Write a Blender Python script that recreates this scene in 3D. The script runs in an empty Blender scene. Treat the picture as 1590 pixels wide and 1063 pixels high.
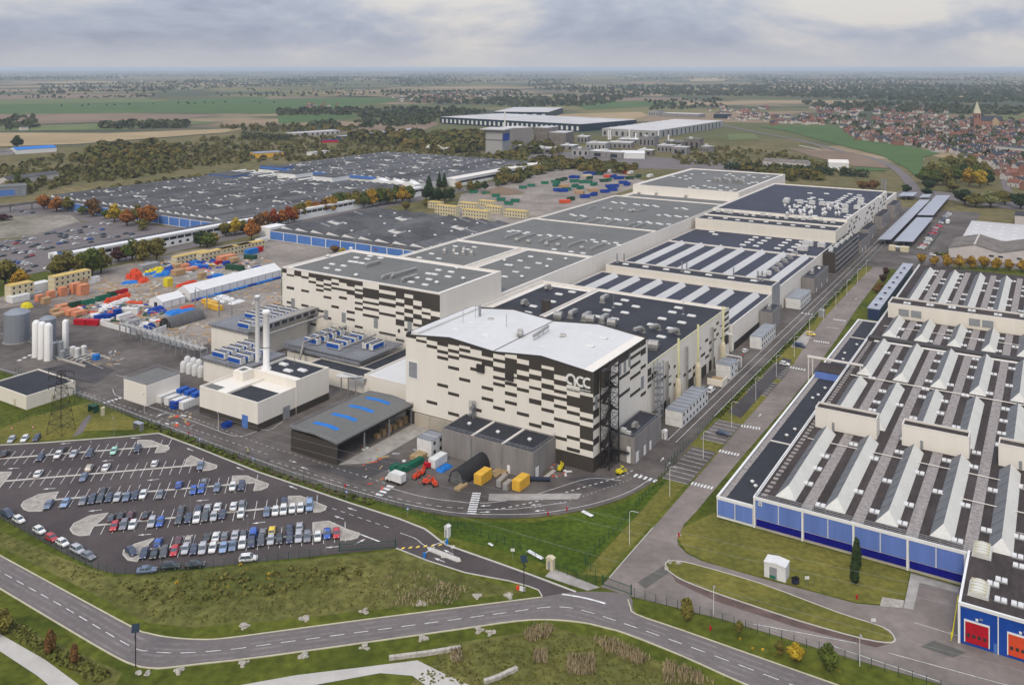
import bpy, math, random
import numpy as np
from math import sin, cos, pi, radians, sqrt, atan2

# ---------------------------------------------------------------- camera, sky, sun, exposure
scene = bpy.context.scene
COL = scene.collection
CAM_H, FPX, U0, V0 = 120.0,1363.0,795.0,105.0      # 120 m up, level shift lens
cam_data = bpy.data.cameras.new("camera")
cam_data.sensor_width = 36.0
cam_data.lens = 36.0 * FPX / 1590.0
cam_data.shift_y = -(531.5 - V0) / 1590.0
cam_data.clip_start = 1.0
cam_data.clip_end = 120000.0
cam = bpy.data.objects.new("camera", cam_data)
cam.location = (0,0, CAM_H)
cam.rotation_euler = (radians(90),0,0)
COL.objects.link(cam)
scene.camera = cam

SUN_EL, SUN_AZ = radians(42), radians(198)            # high veiled sun, behind and left of the camera
world = bpy.data.worlds.new("World")
scene.world = world
world.use_nodes = True
wt = world.node_tree
wt.nodes.clear()
def wn(t, **k):
 n = wt.nodes.new(t)
 for a, b in k.items():
  setattr(n, a, b)
 return n
w_out = wn("ShaderNodeOutputWorld")
w_bg = wn("ShaderNodeBackground")
w_bg.inputs[1].default_value = 0.1
w_sky = wn("ShaderNodeTexSky", sky_type='NISHITA', sun_disc=False)
w_sky.sun_elevation = SUN_EL
w_sky.sun_rotation = SUN_AZ
w_sky.air_density = 1.2
w_sky.dust_density = 2.0
w_tc = wn("ShaderNodeTexCoord")
w_sep = wn("ShaderNodeSeparateXYZ")
# layered stratocumulus: noise in direction space, flattened vertically
w_map = wn("ShaderNodeMapping"); w_map.inputs['Scale'].default_value = (3.6,3.6,12.0); w_map.inputs['Location'].default_value = (1.7,.35,.2)
w_nz = wn("ShaderNodeTexNoise"); w_nz.inputs['Scale'].default_value = 1.0; w_nz.inputs['Detail'].default_value = 8; w_nz.inputs['Roughness'].default_value = 0.58
w_nz.inputs['Distortion'].default_value = .25
w_ramp = wn("ShaderNodeValToRGB")
w_ramp.color_ramp.elements[0].position = 0.40; w_ramp.color_ramp.elements[0].color = (2.7,3.0,3.95,1)
w_ramp.color_ramp.elements[1].position = 0.62; w_ramp.color_ramp.elements[1].color = (5.7,5.5,5.4,1)
e = w_ramp.color_ramp.elements.new(0.50); e.color = (3.6,3.9,4.75,1)
w_mix = wn("ShaderNodeMix", data_type='RGBA'); w_mix.inputs[0].default_value = .93
# pale rim of sky under the cloud deck, all the way round the horizon
w_rim = wn("ShaderNodeMapRange", interpolation_type='SMOOTHSTEP'); w_rim.inputs['From Min'].default_value = 0.0; w_rim.inputs['From Max'].default_value = 0.04
w_rim.inputs['To Min'].default_value = 0.75; w_rim.inputs['To Max'].default_value = 0.0
w_rmix = wn("ShaderNodeMix", data_type='RGBA'); w_rmix.inputs[7].default_value = (5.0,4.95,5.15,1)
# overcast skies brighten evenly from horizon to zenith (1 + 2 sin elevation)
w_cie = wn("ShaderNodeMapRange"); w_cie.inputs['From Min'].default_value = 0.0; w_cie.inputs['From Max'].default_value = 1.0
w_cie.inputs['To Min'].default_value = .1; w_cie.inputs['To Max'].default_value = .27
lk = wt.links.new
lk(w_tc.outputs['Generated'], w_sep.inputs[0]); lk(w_tc.outputs['Generated'], w_map.inputs[0]); lk(w_map.outputs[0], w_nz.inputs['Vector'])
lk(w_nz.outputs[0], w_ramp.inputs[0])
lk(w_sky.outputs[0], w_mix.inputs[6]); lk(w_ramp.outputs[0], w_mix.inputs[7])
lk(w_sep.outputs[2], w_rim.inputs[0]); lk(w_rim.outputs[0], w_rmix.inputs[0]); lk(w_mix.outputs[2], w_rmix.inputs[6])
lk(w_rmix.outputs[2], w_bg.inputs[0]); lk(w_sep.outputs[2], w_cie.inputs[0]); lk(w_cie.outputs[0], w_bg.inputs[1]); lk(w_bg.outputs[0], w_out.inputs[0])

sun_data = bpy.data.lights.new("sun", 'SUN')
sun_data.energy = 1.5
sun_data.angle = radians(16)
sun_data.color = (1.0,0.88,0.70)
sun = bpy.data.objects.new("sun", sun_data)
# direction the light travels: from azimuth SUN_AZ (clockwise from +Y) down to the ground
sun.rotation_euler = (radians(90) - SUN_EL, 0,-SUN_AZ + pi)
COL.objects.link(sun)

scene.view_settings.view_transform = 'Standard'
scene.view_settings.look = 'None'
scene.view_settings.exposure = 0.18
scene.view_settings.gamma = 1.0
scene.view_settings.use_curve_mapping = False
scene.render.engine = 'CYCLES'
scene.cycles.max_bounces = 5
scene.cycles.diffuse_bounces = 2
scene.cycles.glossy_bounces = 2
scene.cycles.transmission_bounces = 3
scene.cycles.volume_bounces = 1
scene.cycles.use_denoising = True
scene.cycles.caustics_reflective = False
scene.cycles.caustics_refractive = False

# ---------------------------------------------------------------- survey: the works stand on a flat plain
HAZE_D = 0.00006
TH = radians(31.95)                                   # the factory grid is turned 31.95 degrees
EX = (cos(TH),-sin(TH)); EY = (sin(TH), cos(TH))
OX, OY = 24.0,259.619                                # site origin: foot of the white hall's front corner
def G(u, v, z=0.0):
 """Ground point (at height z) sighted at that bearing from the survey station."""
 y = FPX * (CAM_H - z) / (v - V0)
 return ((u - U0) / FPX * y, y)
def W(x, y):
 """Site grid metres to world metres."""
 return (OX + x * EX[0] + y * EY[0], OY + x * EX[1] + y * EY[1])
def S(u, v, z=0.0):
 """Sighted point in site grid metres."""
 x, y = G(u, v, z)
 x -= OX; y -= OY
 return (x * EX[0] + y * EX[1], x * EY[0] + y * EY[1])

# ---------------------------------------------------------------- materials
MATS = {}
def mat(name, col, rough=0.8, var=0.12, scale=0.35, metal=0.0, col2=None, bump=0.0, detail=4, spec=0.1, stretch=None, coat=0.0, var2=0.0, scale2=4.0):
 if name in MATS:
  return MATS[name]
 m = bpy.data.materials.new(name)
 m.use_nodes = True
 nt = m.node_tree
 b = nt.nodes["Principled BSDF"]
 b.inputs['Roughness'].default_value = rough
 b.inputs['Metallic'].default_value = metal
 b.inputs['Specular IOR Level'].default_value = spec
 b.inputs['Coat Weight'].default_value = coat
 tc = nt.nodes.new("ShaderNodeTexCoord")
 src = tc.outputs['Object']
 if stretch:
  mp = nt.nodes.new("ShaderNodeMapping")
  mp.inputs['Scale'].default_value = stretch
  nt.links.new(src, mp.inputs[0]); src = mp.outputs[0]
 n = nt.nodes.new("ShaderNodeTexNoise")
 n.inputs['Scale'].default_value = scale
 n.inputs['Detail'].default_value = detail
 n.inputs['Roughness'].default_value = 0.62
 nt.links.new(src, n.inputs['Vector'])
 r = nt.nodes.new("ShaderNodeValToRGB")
 c2 = col2 if col2 else tuple(c * (1 - var) for c in col)
 c1 = tuple(min(1, c * (1 + var * 0.7)) for c in col)
 r.color_ramp.elements[0].position = 0.33; r.color_ramp.elements[0].color = (*c2,1)
 r.color_ramp.elements[1].position = 0.67; r.color_ramp.elements[1].color = (*c1,1)
 nt.links.new(n.outputs[0], r.inputs[0])
 out = r.outputs[0]
 if var2:
  n2 = nt.nodes.new("ShaderNodeTexNoise"); n2.inputs['Scale'].default_value = scale2; n2.inputs['Detail'].default_value = 5
  nt.links.new(src, n2.inputs['Vector'])
  mr = nt.nodes.new("ShaderNodeMapRange"); mr.inputs['From Min'].default_value = .3; mr.inputs['From Max'].default_value = .7
  mr.inputs['To Min'].default_value = 1 - var2; mr.inputs['To Max'].default_value = 1 + var2
  nt.links.new(n2.outputs[0], mr.inputs[0])
  mx = nt.nodes.new("ShaderNodeMix"); mx.data_type = 'RGBA'; mx.blend_type = 'MULTIPLY'; mx.inputs[0].default_value = 1.0
  nt.links.new(out, mx.inputs[6]); nt.links.new(mr.outputs[0], mx.inputs[7])
  out = mx.outputs[2]
 nt.links.new(out, b.inputs['Base Color'])
 if bump:
  bp = nt.nodes.new("ShaderNodeBump"); bp.inputs['Strength'].default_value = bump; bp.inputs['Distance'].default_value = 0.1
  nt.links.new(n.outputs[0], bp.inputs['Height']); nt.links.new(bp.outputs[0], b.inputs['Normal'])
 MATS[name] = m
 return m

mat('cladding_white', (.755,.712,.632),.55,.03,.3, var2=.012, scale2=2.2, stretch=(1,1,.1))
mat('cladding_cream', (.72,.67,.575),.6,.04,.3, var2=.015, scale2=2.2, stretch=(1,1,.1))
mat('panel_dark', (.062,.054,.046),.5,.08,.15)
mat('trim_dark', (.05,.045,.042),.5,.08,.3)
mat('membrane_white', (.60,.60,.585),.6,.05,.05, var2=.03, scale2=.5)
mat('membrane_grey', (.155,.155,.145),.8,.10,.04, var2=.06, scale2=.7)
mat('membrane_dark', (.040,.042,.050),.7,.18,.06, var2=.12, scale2=.6)
mat('membrane_blue', (.048,.052,.072),.65,.15,.05, var2=.1, scale2=.5)
mat('felt_brown', (.060,.049,.046),.85,.3,.12, var2=.18, scale2=1.2, stretch=(1,.3,1))
mat('felt_old', (.088,.088,.090),.85,.35,.06, var2=.2, scale2=.5)
mat('felt_new', (.115,.116,.118),.85,.3,.06, var2=.2, scale2=.5)
mat('walk_stone', (.29,.262,.245),.9,.3,.9, var2=.22, scale2=4)
mat('skylight_white', (.66,.66,.64),.45,.06,.3, var2=.05)
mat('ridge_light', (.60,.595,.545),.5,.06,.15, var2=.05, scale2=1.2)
mat('ridge_grey', (.165,.17,.175),.6,.1,.3, var2=.08, scale2=3)  # grey of the ridge rooflights' left slopes and glazing bars
mat('parapet', (.70,.66,.60),.6,.06,.2)
mat('wall_grey', (.24,.225,.215),.8,.14,.4, var2=.08, scale2=2, stretch=(1,1,.15))
mat('wall_concrete', (.42,.38,.31),.85,.15,.15, var2=.08)
mat('steel_galv', (.34,.35,.36),.45,.15,.5, metal=.5)
mat('steel_dark', (.035,.030,.030),.5,.2,.5)
mat('duct', (.36,.35,.33),.4,.15,.8, metal=.4)
mat('pipe_yellow', (.50,.48,.26),.5,.1,.5)
mat('stack_cream', (.55,.49,.36),.6,.1,.4)
mat('asphalt_lot', (.085,.072,.070),.9,.25,.05, var2=.09, scale2=1.1, detail=8)
mat('asphalt_yard', (.122,.107,.097),.9,.42,.035, var2=.16, scale2=.25, detail=8)
mat('asphalt_road', (.160,.142,.136),.9,.12,.05, var2=.06, scale2=.9, detail=8)
mat('asphalt_access', (.095,.085,.088),.9,.15,.06, var2=.08, scale2=.8, detail=8)
mat('asphalt_avenue', (.215,.185,.165),.9,.3,.05, var2=.1, scale2=.5, detail=8)
mat('asphalt_green', (.115,.112,.098),.9,.22,.05, var2=.1, scale2=.5)
mat('concrete_path', (.46,.44,.40),.9,.1,.2, var2=.06)
mat('concrete_pale', (.34,.32,.29),.9,.2,.08, var2=.15, scale2=.5)
mat('kerb', (.50,.48,.43),.85,.1,.5)
mat('kerb_yellow', (.50,.47,.34),.85,.12,.5)
mat('gravel', (.36,.33,.29),.95,.25,.6, var2=.25, scale2=6)
mat('paint_white', (.70,.70,.68),.7,.3,1.2, var2=.2, scale2=5)
mat('paint_yellow', (.75,.55,.10),.7,.12,1.5)
mat('lawn', (.088,.096,.014),.95,.4,.06, col2=(.046,.064,.008), var2=.3, scale2=.5, detail=8)
mat('lawn_dry', (.150,.132,.030),.95,.3,.05, col2=(.088,.096,.020), var2=.25, scale2=.7, detail=8)
mat('lawn_fresh', (.062,.092,.010),.95,.35,.05, col2=(.036,.060,.007), var2=.3, scale2=.8, detail=8)
mat('meadow', (.120,.112,.034),.95,.4,.04, col2=(.068,.080,.018), var2=.35, scale2=.45, detail=9)
mat('reeds', (.34,.275,.165),.95,.3,.3, var2=.3, scale2=1.5)
mat('scrub_ground', (.140,.112,.052),.95,.35,.01, col2=(.085,.088,.030), var2=.3, scale2=.12, detail=9)
mat('yard_dirt', (.27,.235,.20),.95,.25,.03, col2=(.17,.150,.132), var2=.18, scale2=.3, detail=9)
mat('yard_old', (.24,.215,.185),.95,.4,.03, col2=(.15,.14,.10), var2=.2, scale2=.2, detail=9)
mat('field_green', (.070,.120,.038),.95,.12,.006, var2=.08, scale2=.03)
mat('field_pale', (.125,.150,.060),.95,.15,.006, var2=.1, scale2=.03)
mat('field_brown', (.205,.150,.105),.95,.15,.004, var2=.1, scale2=.02)
mat('field_tan', (.330,.250,.140),.95,.15,.004, var2=.1, scale2=.02)
mat('blue_pale', (.135,.215,.52),.55,.12,.35, stretch=(1,1,.05), var2=.05)
mat('blue_deep', (.008,.009,.19),.5,.1,.3)
mat('blue_dock', (.014,.065,.33),.5,.12,.3)
mat('blue_gallery', (.025,.045,.11),.35,.2,.3, spec=.5)
mat('blue_old', (.085,.190,.48),.6,.1,.2)
mat('white_trim', (.74,.74,.72),.5,.05,.4)
mat('blue_chiller', (.018,.085,.36),.5,.1,.5)
mat('chiller_white', (.56,.56,.54),.5,.1,.6)
mat('grating', (.20,.205,.22),.7,.15,.3)
mat('glass_dark', (.02,.025,.035),.12,.2,.6, spec=.6)
mat('glass_pane', (.05,.07,.09),.1,.2,.6, spec=.7)
mat('window_grey', (.26,.27,.28),.4,.1,.5)
mat('tyre', (.012,.012,.012),.9,.1,1)
mat('rim', (.30,.30,.31),.35,.1,1, metal=.6)
mat('lamp_red', (.35,.015,.012),.3,.05,1)
mat('lamp_clear', (.62,.62,.60),.2,.05,1)
mat('solar', (.30,.32,.37),.35,.08,.1, spec=.5)
mat('module_cream', (.58,.52,.36),.6,.08,.3)
mat('module_yellow', (.55,.40,.13),.6,.1,.3)
mat('tent_white', (.68,.68,.67),.5,.04,.2)
mat('tank_grey', (.26,.28,.31),.45,.12,.2, metal=.3, stretch=(1,1,.1))
mat('tank_white', (.76,.75,.73),.4,.04,.3)
mat('hangar_grey', (.115,.115,.115),.75,.15,.3)
mat('hangar_black', (.035,.035,.036),.7,.15,.3)
mat('wood_box', (.42,.27,.15),.8,.2,.8)
mat('wrap_orange', (.62,.24,.13),.7,.15,.6)
mat('timber', (.36,.26,.14),.85,.25,.8)
mat('box_red', (.62,.075,.028),.55,.12,.5)
mat('box_crimson', (.42,.012,.025),.55,.12,.5)
mat('box_blue', (.012,.055,.30),.5,.12,.5)
mat('box_sky', (.02,.17,.52),.55,.15,.5)
mat('box_green', (.025,.16,.10),.55,.15,.5)
mat('box_darkgreen', (.025,.075,.045),.55,.15,.5)
mat('box_yellow', (.66,.56,.03),.55,.12,.5)
mat('box_amber', (.68,.40,.055),.55,.12,.5)
mat('box_white', (.66,.66,.64),.55,.1,.5)
mat('box_grey', (.30,.30,.30),.6,.12,.5)
mat('hi_vis', (.60,.68,.05),.7,.1,2)
mat('trousers', (.03,.035,.06),.8,.1,2)
mat('skin', (.45,.28,.20),.6,.05,2)
mat('bark', (.085,.065,.045),.9,.3,2)
mat('boulder', (.43,.40,.35),.9,.3,1.2, bump=.5)
mat('roof_tile', (.215,.095,.065),.8,.25,.3)
mat('roof_slate', (.050,.055,.070),.6,.2,.3)
mat('roof_brown', (.15,.085,.068),.8,.25,.3)
mat('brick_house', (.30,.15,.10),.85,.2,.4)
mat('render_house', (.56,.52,.46),.8,.12,.3)
mat('stone_church', (.42,.30,.18),.85,.15,.3)
mat('warehouse_wall', (.34,.34,.33),.6,.08,.05)
mat('warehouse_roof', (.50,.49,.48),.7,.12,.02)
mat('warehouse_dark', (.022,.038,.055),.5,.15,.1)
mat('asbestos', (.185,.165,.145),.9,.25,.15, var2=.15, scale2=1)
mat('shed_wall', (.52,.48,.46),.8,.08,.2)
LEAF = {
 'leaf_green': (.055,.075,.020), 'leaf_olive': (.095,.088,.026), 'leaf_dark': (.022,.038,.018), 'leaf_yellow': (.25,.185,.022),
 'leaf_orange': (.19,.078,.020), 'leaf_red': (.16,.038,.014), 'leaf_brown': (.105,.060,.028), 'leaf_purple': (.045,.022,.024),
 'leaf_pale': (.115,.125,.055), 'leaf_gold': (.21,.135,.022)}
for k, c in LEAF.items():
 m_ = mat(k, (1.6 * c[0],1.5 * c[1],1.2 * c[2]),.9,.45,.5, var2=.25, scale2=2.0, spec=.1)
def leaf_far(name, cols):
 """Far foliage: colour differs from crown to crown."""
 m = bpy.data.materials.new(name); m.use_nodes = True; nt = m.node_tree; b = nt.nodes["Principled BSDF"]
 b.inputs['Roughness'].default_value = .95; b.inputs['Specular IOR Level'].default_value = .05
 tc = nt.nodes.new("ShaderNodeTexCoord"); n = nt.nodes.new("ShaderNodeTexNoise")
 n.inputs['Scale'].default_value = .035; n.inputs['Detail'].default_value = 6; n.inputs['Roughness'].default_value = .75
 nt.links.new(tc.outputs['Object'], n.inputs['Vector'])
 r = nt.nodes.new("ShaderNodeValToRGB"); els = r.color_ramp.elements
 els[0].position = .3; els[0].color = (*cols[0],1); els[1].position = .72; els[1].color = (*cols[-1],1)
 for i, c in enumerate(cols[1:-1]):
  q = els.new(.3 + .42 * (i + 1) / (len(cols) - 1)); q.color = (*c, 1)
 nt.links.new(n.outputs[0], r.inputs[0]); nt.links.new(r.outputs[0], b.inputs['Base Color'])
 MATS[name] = m
leaf_far('wood_mixed', [(.046,.064,.022),(.084,.090,.026),(.145,.115,.032),(.20,.125,.038)])
leaf_far('wood_dark', [(.042,.058,.030),(.066,.080,.036),(.105,.098,.042)])
leaf_far('scrub_mixed', [(.085,.086,.028),(.145,.122,.045),(.10,.105,.030),(.19,.14,.064)])
leaf_far('weed_mixed', [(.100,.112,.026),(.165,.150,.046),(.115,.128,.030),(.24,.185,.08)])
mat('asphalt_worn', (.185,.166,.160),.9,.3,.15, var2=.15, scale2=1.0)
mat('brick_dust', (.13,.092,.080),.9,.3,.2, var2=.2)
mat('asphalt_patch', (.075,.070,.070),.9,.25,.08, var2=.1)

# ---------------------------------------------------------------- mesh helpers
class MB:
 """Collects shapes; build() links them as one mesh object."""
 def __init__(s):
  s.v = []; s.f = []; s.m = []
 def add(s, vs, fs, m=0):
  o = len(s.v)
  s.v.extend(vs)
  for f in fs:
   s.f.append(tuple(i + o for i in f)); s.m.append(m)
  return s
 def box(s, x0, x1, y0, y1, z0, z1, m=0, bottom=False):
  vs = [(x0, y0, z0),(x1, y0, z0),(x1, y1, z0),(x0, y1, z0),(x0, y0, z1),(x1, y0, z1),(x1, y1, z1),(x0, y1, z1)]
  fs = [(0,1,5,4),(1,2,6,5),(2,3,7,6),(3,0,4,7),(4,5,6,7),(3,2,1,0)]
  return s.add(vs, fs, m)
 def prism(s, poly, z0, z1, m=0, mtop=None):
  n = len(poly)
  vs = [(p[0], p[1], z0) for p in poly] + [(p[0], p[1], z1) for p in poly]
  s.add(vs, [(i, (i + 1) % n, n + (i + 1) % n, n + i) for i in range(n)], m)
  o = len(s.v) - 2 * n
  s.f.append(tuple(o + n + i for i in range(n))); s.m.append(m if mtop is None else mtop)
  return s
 def extr_y(s, prof, y0, y1, m=0):
  """profile in x-z swept along y"""
  n = len(prof)
  vs = [(p[0], y0, p[1]) for p in prof] + [(p[0], y1, p[1]) for p in prof]
  s.add(vs, [(i, (i + 1) % n, n + (i + 1) % n, n + i) for i in range(n)] + [tuple(range(n - 1,-1,-1)), tuple(range(n, 2 * n))], m)
  return s
 def extr_x(s, prof, x0, x1, m=0):
  """profile in y-z swept along x"""
  n = len(prof)
  vs = [(x0, p[0], p[1]) for p in prof] + [(x1, p[0], p[1]) for p in prof]
  s.add(vs, [(i, (i + 1) % n, n + (i + 1) % n, n + i) for i in range(n)] + [tuple(range(n - 1,-1,-1)), tuple(range(n, 2 * n))], m)
  return s
 def quad(s, a, b, c, d, m=0):
  return s.add([a, b, c, d],[(0,1,2,3)], m)
 def tube(s, p, q, r, n=6, m=0, r2=None):
  p = np.array(p, float); q = np.array(q, float); r2 = r if r2 is None else r2
  d = q - p; L = np.linalg.norm(d)
  if L < 1e-6: return s
  d /= L
  a = np.array((0,0,1.)) if abs(d[2]) < .9 else np.array((1., 0,0))
  e1 = np.cross(d, a); e1 /= np.linalg.norm(e1); e2 = np.cross(d, e1)
  vs = []
  for (c, rr) in ((p, r),(q, r2)):
   for i in range(n):
    t = 2 * pi * i / n
    vs.append(tuple(c + rr * (cos(t) * e1 + sin(t) * e2)))
  return s.add(vs, [(i, (i + 1) % n, n + (i + 1) % n, n + i) for i in range(n)] + [tuple(range(n - 1,-1,-1)), tuple(range(n, 2 * n))], m)
 def path(s, pts, r, n=6, m=0):
  for a, b in zip(pts[:-1], pts[1:]): s.tube(a, b, r, n, m)
  return s
 def lathe(s, x, y, prof, n=14, m=0):
  """prof: list of (r, z) bottom to top"""
  vs = []
  for (r, z) in prof:
   for i in range(n):
    t = 2 * pi * i / n; vs.append((x + r * cos(t), y + r * sin(t), z))
  fs = []
  for k in range(len(prof) - 1):
   for i in range(n):
    fs.append((k * n + i, k * n + (i + 1) % n, (k + 1) * n + (i + 1) % n, (k + 1) * n + i))
  fs.append(tuple((len(prof) - 1) * n + i for i in range(n)))
  return s.add(vs, fs, m)
 def mesh(s, name, mats, smooth=False):
  me = bpy.data.meshes.new(name)
  me.from_pydata(s.v, [], s.f)
  for k in (mats if isinstance(mats, (list, tuple)) else [mats]):
   me.materials.append(MATS[k])
  if any(s.m): me.polygons.foreach_set('material_index', s.m)
  if smooth: me.polygons.foreach_set('use_smooth', [True] * len(me.polygons))
  me.update()
  return me
 def build(s, name, mats, parent=None, loc=(0,0,0), rz=0.0, smooth=False):
  return link(name, s.mesh(name, mats, smooth), parent, loc, rz)

def link(name, data, parent=None, loc=(0,0,0), rz=0.0, sc=None):
 o = bpy.data.objects.new(name, data)
 o.location = loc
 if rz: o.rotation_euler = (0,0, rz)
 if sc: o.scale = sc if isinstance(sc, tuple) else (sc, sc, sc)
 if parent: o.parent = parent
 COL.objects.link(o)
 return o
def tag(o, label=None, cat=None, group=None, kind=None):
 if label: o['label'] = label
 if cat: o['category'] = cat
 if group: o['group'] = group
 if kind: o['kind'] = kind
 return o
def thing(name, label, cat, loc, rz=0.0, group=None):
 return tag(link(name, None, None, loc, rz), label, cat, group)
def site(name, label, cat, x, y, group=None, dz=0.0, rot=0.0):
 """An Empty on the factory grid: local x runs right along the facades, local y away."""
 wx, wy = W(x, y)
 return thing(name, label, cat, (wx, wy, dz),-TH + rot, group)
def copy_tree(o, parent=None):
 c = o.copy(); COL.objects.link(c); c.parent = parent
 for ch in o.children: copy_tree(ch, c)
 return c
NG = [0]
def ground(name, pts, m, z, kind='structure', label=None):
 """A flat sheet from a list of world points."""
 me = bpy.data.meshes.new(name)
 NG[0] += 1
 z += NG[0] * (.02 if name == 'field' else .0002)
 me.from_pydata([(p[0], p[1], z) for p in pts],[],[tuple(range(len(pts)))])
 me.materials.append(MATS[m]); me.update()
 if me.polygons and me.polygons[0].normal.z < 0: me.flip_normals()
 o = link(name, me)
 tag(o, label, None, None, kind)
 return o
def gp(pts): return [G(*p) for p in pts]
def ws(pts): return [W(*p) for p in pts]
def ribbon(pts, w, z, mb, m=0, closed=False):
 """flat strip of width w along world polyline"""
 n = len(pts); P = [np.array(p[:2], float) for p in pts]
 L = []; R = []
 for i in range(n):
  if closed: a, b = P[i - 1], P[(i + 1) % n]
  else: a, b = P[max(0, i - 1)], P[min(n - 1, i + 1)]
  d = b - a; d /= (np.linalg.norm(d) + 1e-9); nn = np.array((-d[1], d[0]))
  L.append(P[i] + nn * w / 2); R.append(P[i] - nn * w / 2)
 for i in range(n if closed else n - 1):
  j = (i + 1) % n
  mb.quad((*R[i], z),(*R[j], z),(*L[j], z),(*L[i], z), m)
def resample(pts, step):
 P = [np.array(p[:2], float) for p in pts]; out = [P[0]]; acc = 0.0
 for a, b in zip(P[:-1], P[1:]):
  d = np.linalg.norm(b - a); t = step - acc
  while t <= d:
   out.append(a + (b - a) * t / d); t += step
  acc = d - (t - step)
 return out
def smooth_line(pts, k=6):
 """Catmull-Rom through world points"""
 P = [np.array(p[:2], float) for p in pts]; P = [2 * P[0] - P[1]] + P + [2 * P[-1] - P[-2]]
 out = []
 for i in range(1, len(P) - 2):
  for j in range(k):
   t = j / k; a, b, c, d = P[i - 1], P[i], P[i + 1], P[i + 2]
   out.append(.5 * ((2 * b) + (-a + c) * t + (2 * a - 5 * b + 4 * c - d) * t * t + (-a + 3 * b - 3 * c + d) * t ** 3))
 out.append(P[-2]); return out
def dashes(mb, pts, on, off, w, z, m=0):
 fine = resample(pts, .5); i = 0; a = int(on / .5); b = int((on + off) / .5)
 while i + a < len(fine):
  ribbon(fine[i:i + a + 1], w, z, mb, m); i += b
# ---------------------------------------------------------------- the setting: ground, fields, roads
def wallstrip(mb, pts, w, z0, z1, m=0):
 n = len(pts); P = [np.array(p[:2], float) for p in pts]; L = []; R = []
 for i in range(n):
  a, b = P[max(0, i - 1)], P[min(n - 1, i + 1)]
  d = b - a; d /= (np.linalg.norm(d) + 1e-9); nn = np.array((-d[1], d[0]))
  L.append(P[i] + nn * w / 2); R.append(P[i] - nn * w / 2)
 for i in range(n - 1):
  a, b, c, d = R[i], R[i + 1], L[i + 1], L[i]
  vs = [(*a, z0),(*b, z0),(*c, z0),(*d, z0),(*a, z1),(*b, z1),(*c, z1),(*d, z1)]
  fs = [(0,1,5,4),(2,3,7,6),(4,5,6,7)]
  if i == 0: fs.append((3,0,4,7))
  if i == n - 2: fs.append((1,2,6,5))
  mb.add(vs, fs, m)
def structure(name, mb, mats):
 return tag(mb.build(name, mats), kind='structure')

# far plain: a patchwork of fields, one sheet to the horizon
def plain_material():
 m = bpy.data.materials.new('plain'); m.use_nodes = True; nt = m.node_tree; b = nt.nodes["Principled BSDF"]
 b.inputs['Roughness'].default_value = .95; b.inputs['Specular IOR Level'].default_value = .05
 tc = nt.nodes.new("ShaderNodeTexCoord"); mp = nt.nodes.new("ShaderNodeMapping")
 mp.inputs['Scale'].default_value = (1 / 900,1 / 420,1); mp.inputs['Rotation'].default_value = (0,0,.5)
 vo = nt.nodes.new("ShaderNodeTexVoronoi"); vo.inputs['Scale'].default_value = 1.0; vo.voronoi_dimensions = '2D'
 sp = nt.nodes.new("ShaderNodeSeparateColor"); r = nt.nodes.new("ShaderNodeValToRGB")
 r.color_ramp.interpolation = 'CONSTANT'
 cs = [(.13,.135,.055),(.25,.185,.12),(.11,.115,.05),(.17,.155,.07),(.30,.225,.14),(.10,.10,.05),(.21,.175,.09)]
 r.color_ramp.elements[0].color = (*cs[0],1); r.color_ramp.elements[0].position = 0
 r.color_ramp.elements[1].color = (*cs[1],1); r.color_ramp.elements[1].position = 1 / 7
 for i in range(2,7):
  q = r.color_ramp.elements.new(i / 7); q.color = (*cs[i],1)
 nz = nt.nodes.new("ShaderNodeTexNoise"); nz.inputs['Scale'].default_value = .0016; nz.inputs['Detail'].default_value = 8
 mr = nt.nodes.new("ShaderNodeMapRange"); mr.inputs['From Min'].default_value = .48; mr.inputs['From Max'].default_value = .56
 mx = nt.nodes.new("ShaderNodeMix"); mx.data_type = 'RGBA'; mx.inputs[7].default_value = (.070,.082,.050,1)
 L = nt.links.new
 L(tc.outputs['Object'], mp.inputs[0]); L(mp.outputs[0], vo.inputs['Vector']); L(vo.outputs['Color'], sp.inputs[0]); L(sp.outputs[0], r.inputs[0])
 L(tc.outputs['Object'], nz.inputs['Vector']); L(nz.outputs[0], mr.inputs[0]); L(mr.outputs[0], mx.inputs[0]); L(r.outputs[0], mx.inputs[6])
 L(mx.outputs[2], b.inputs['Base Color'])
 MATS['plain'] = m
plain_material()
ground('ground', [(-42000,-600),(42000,-600),(42000,60000),(-42000,60000)], 'plain', 0.0)
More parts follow.
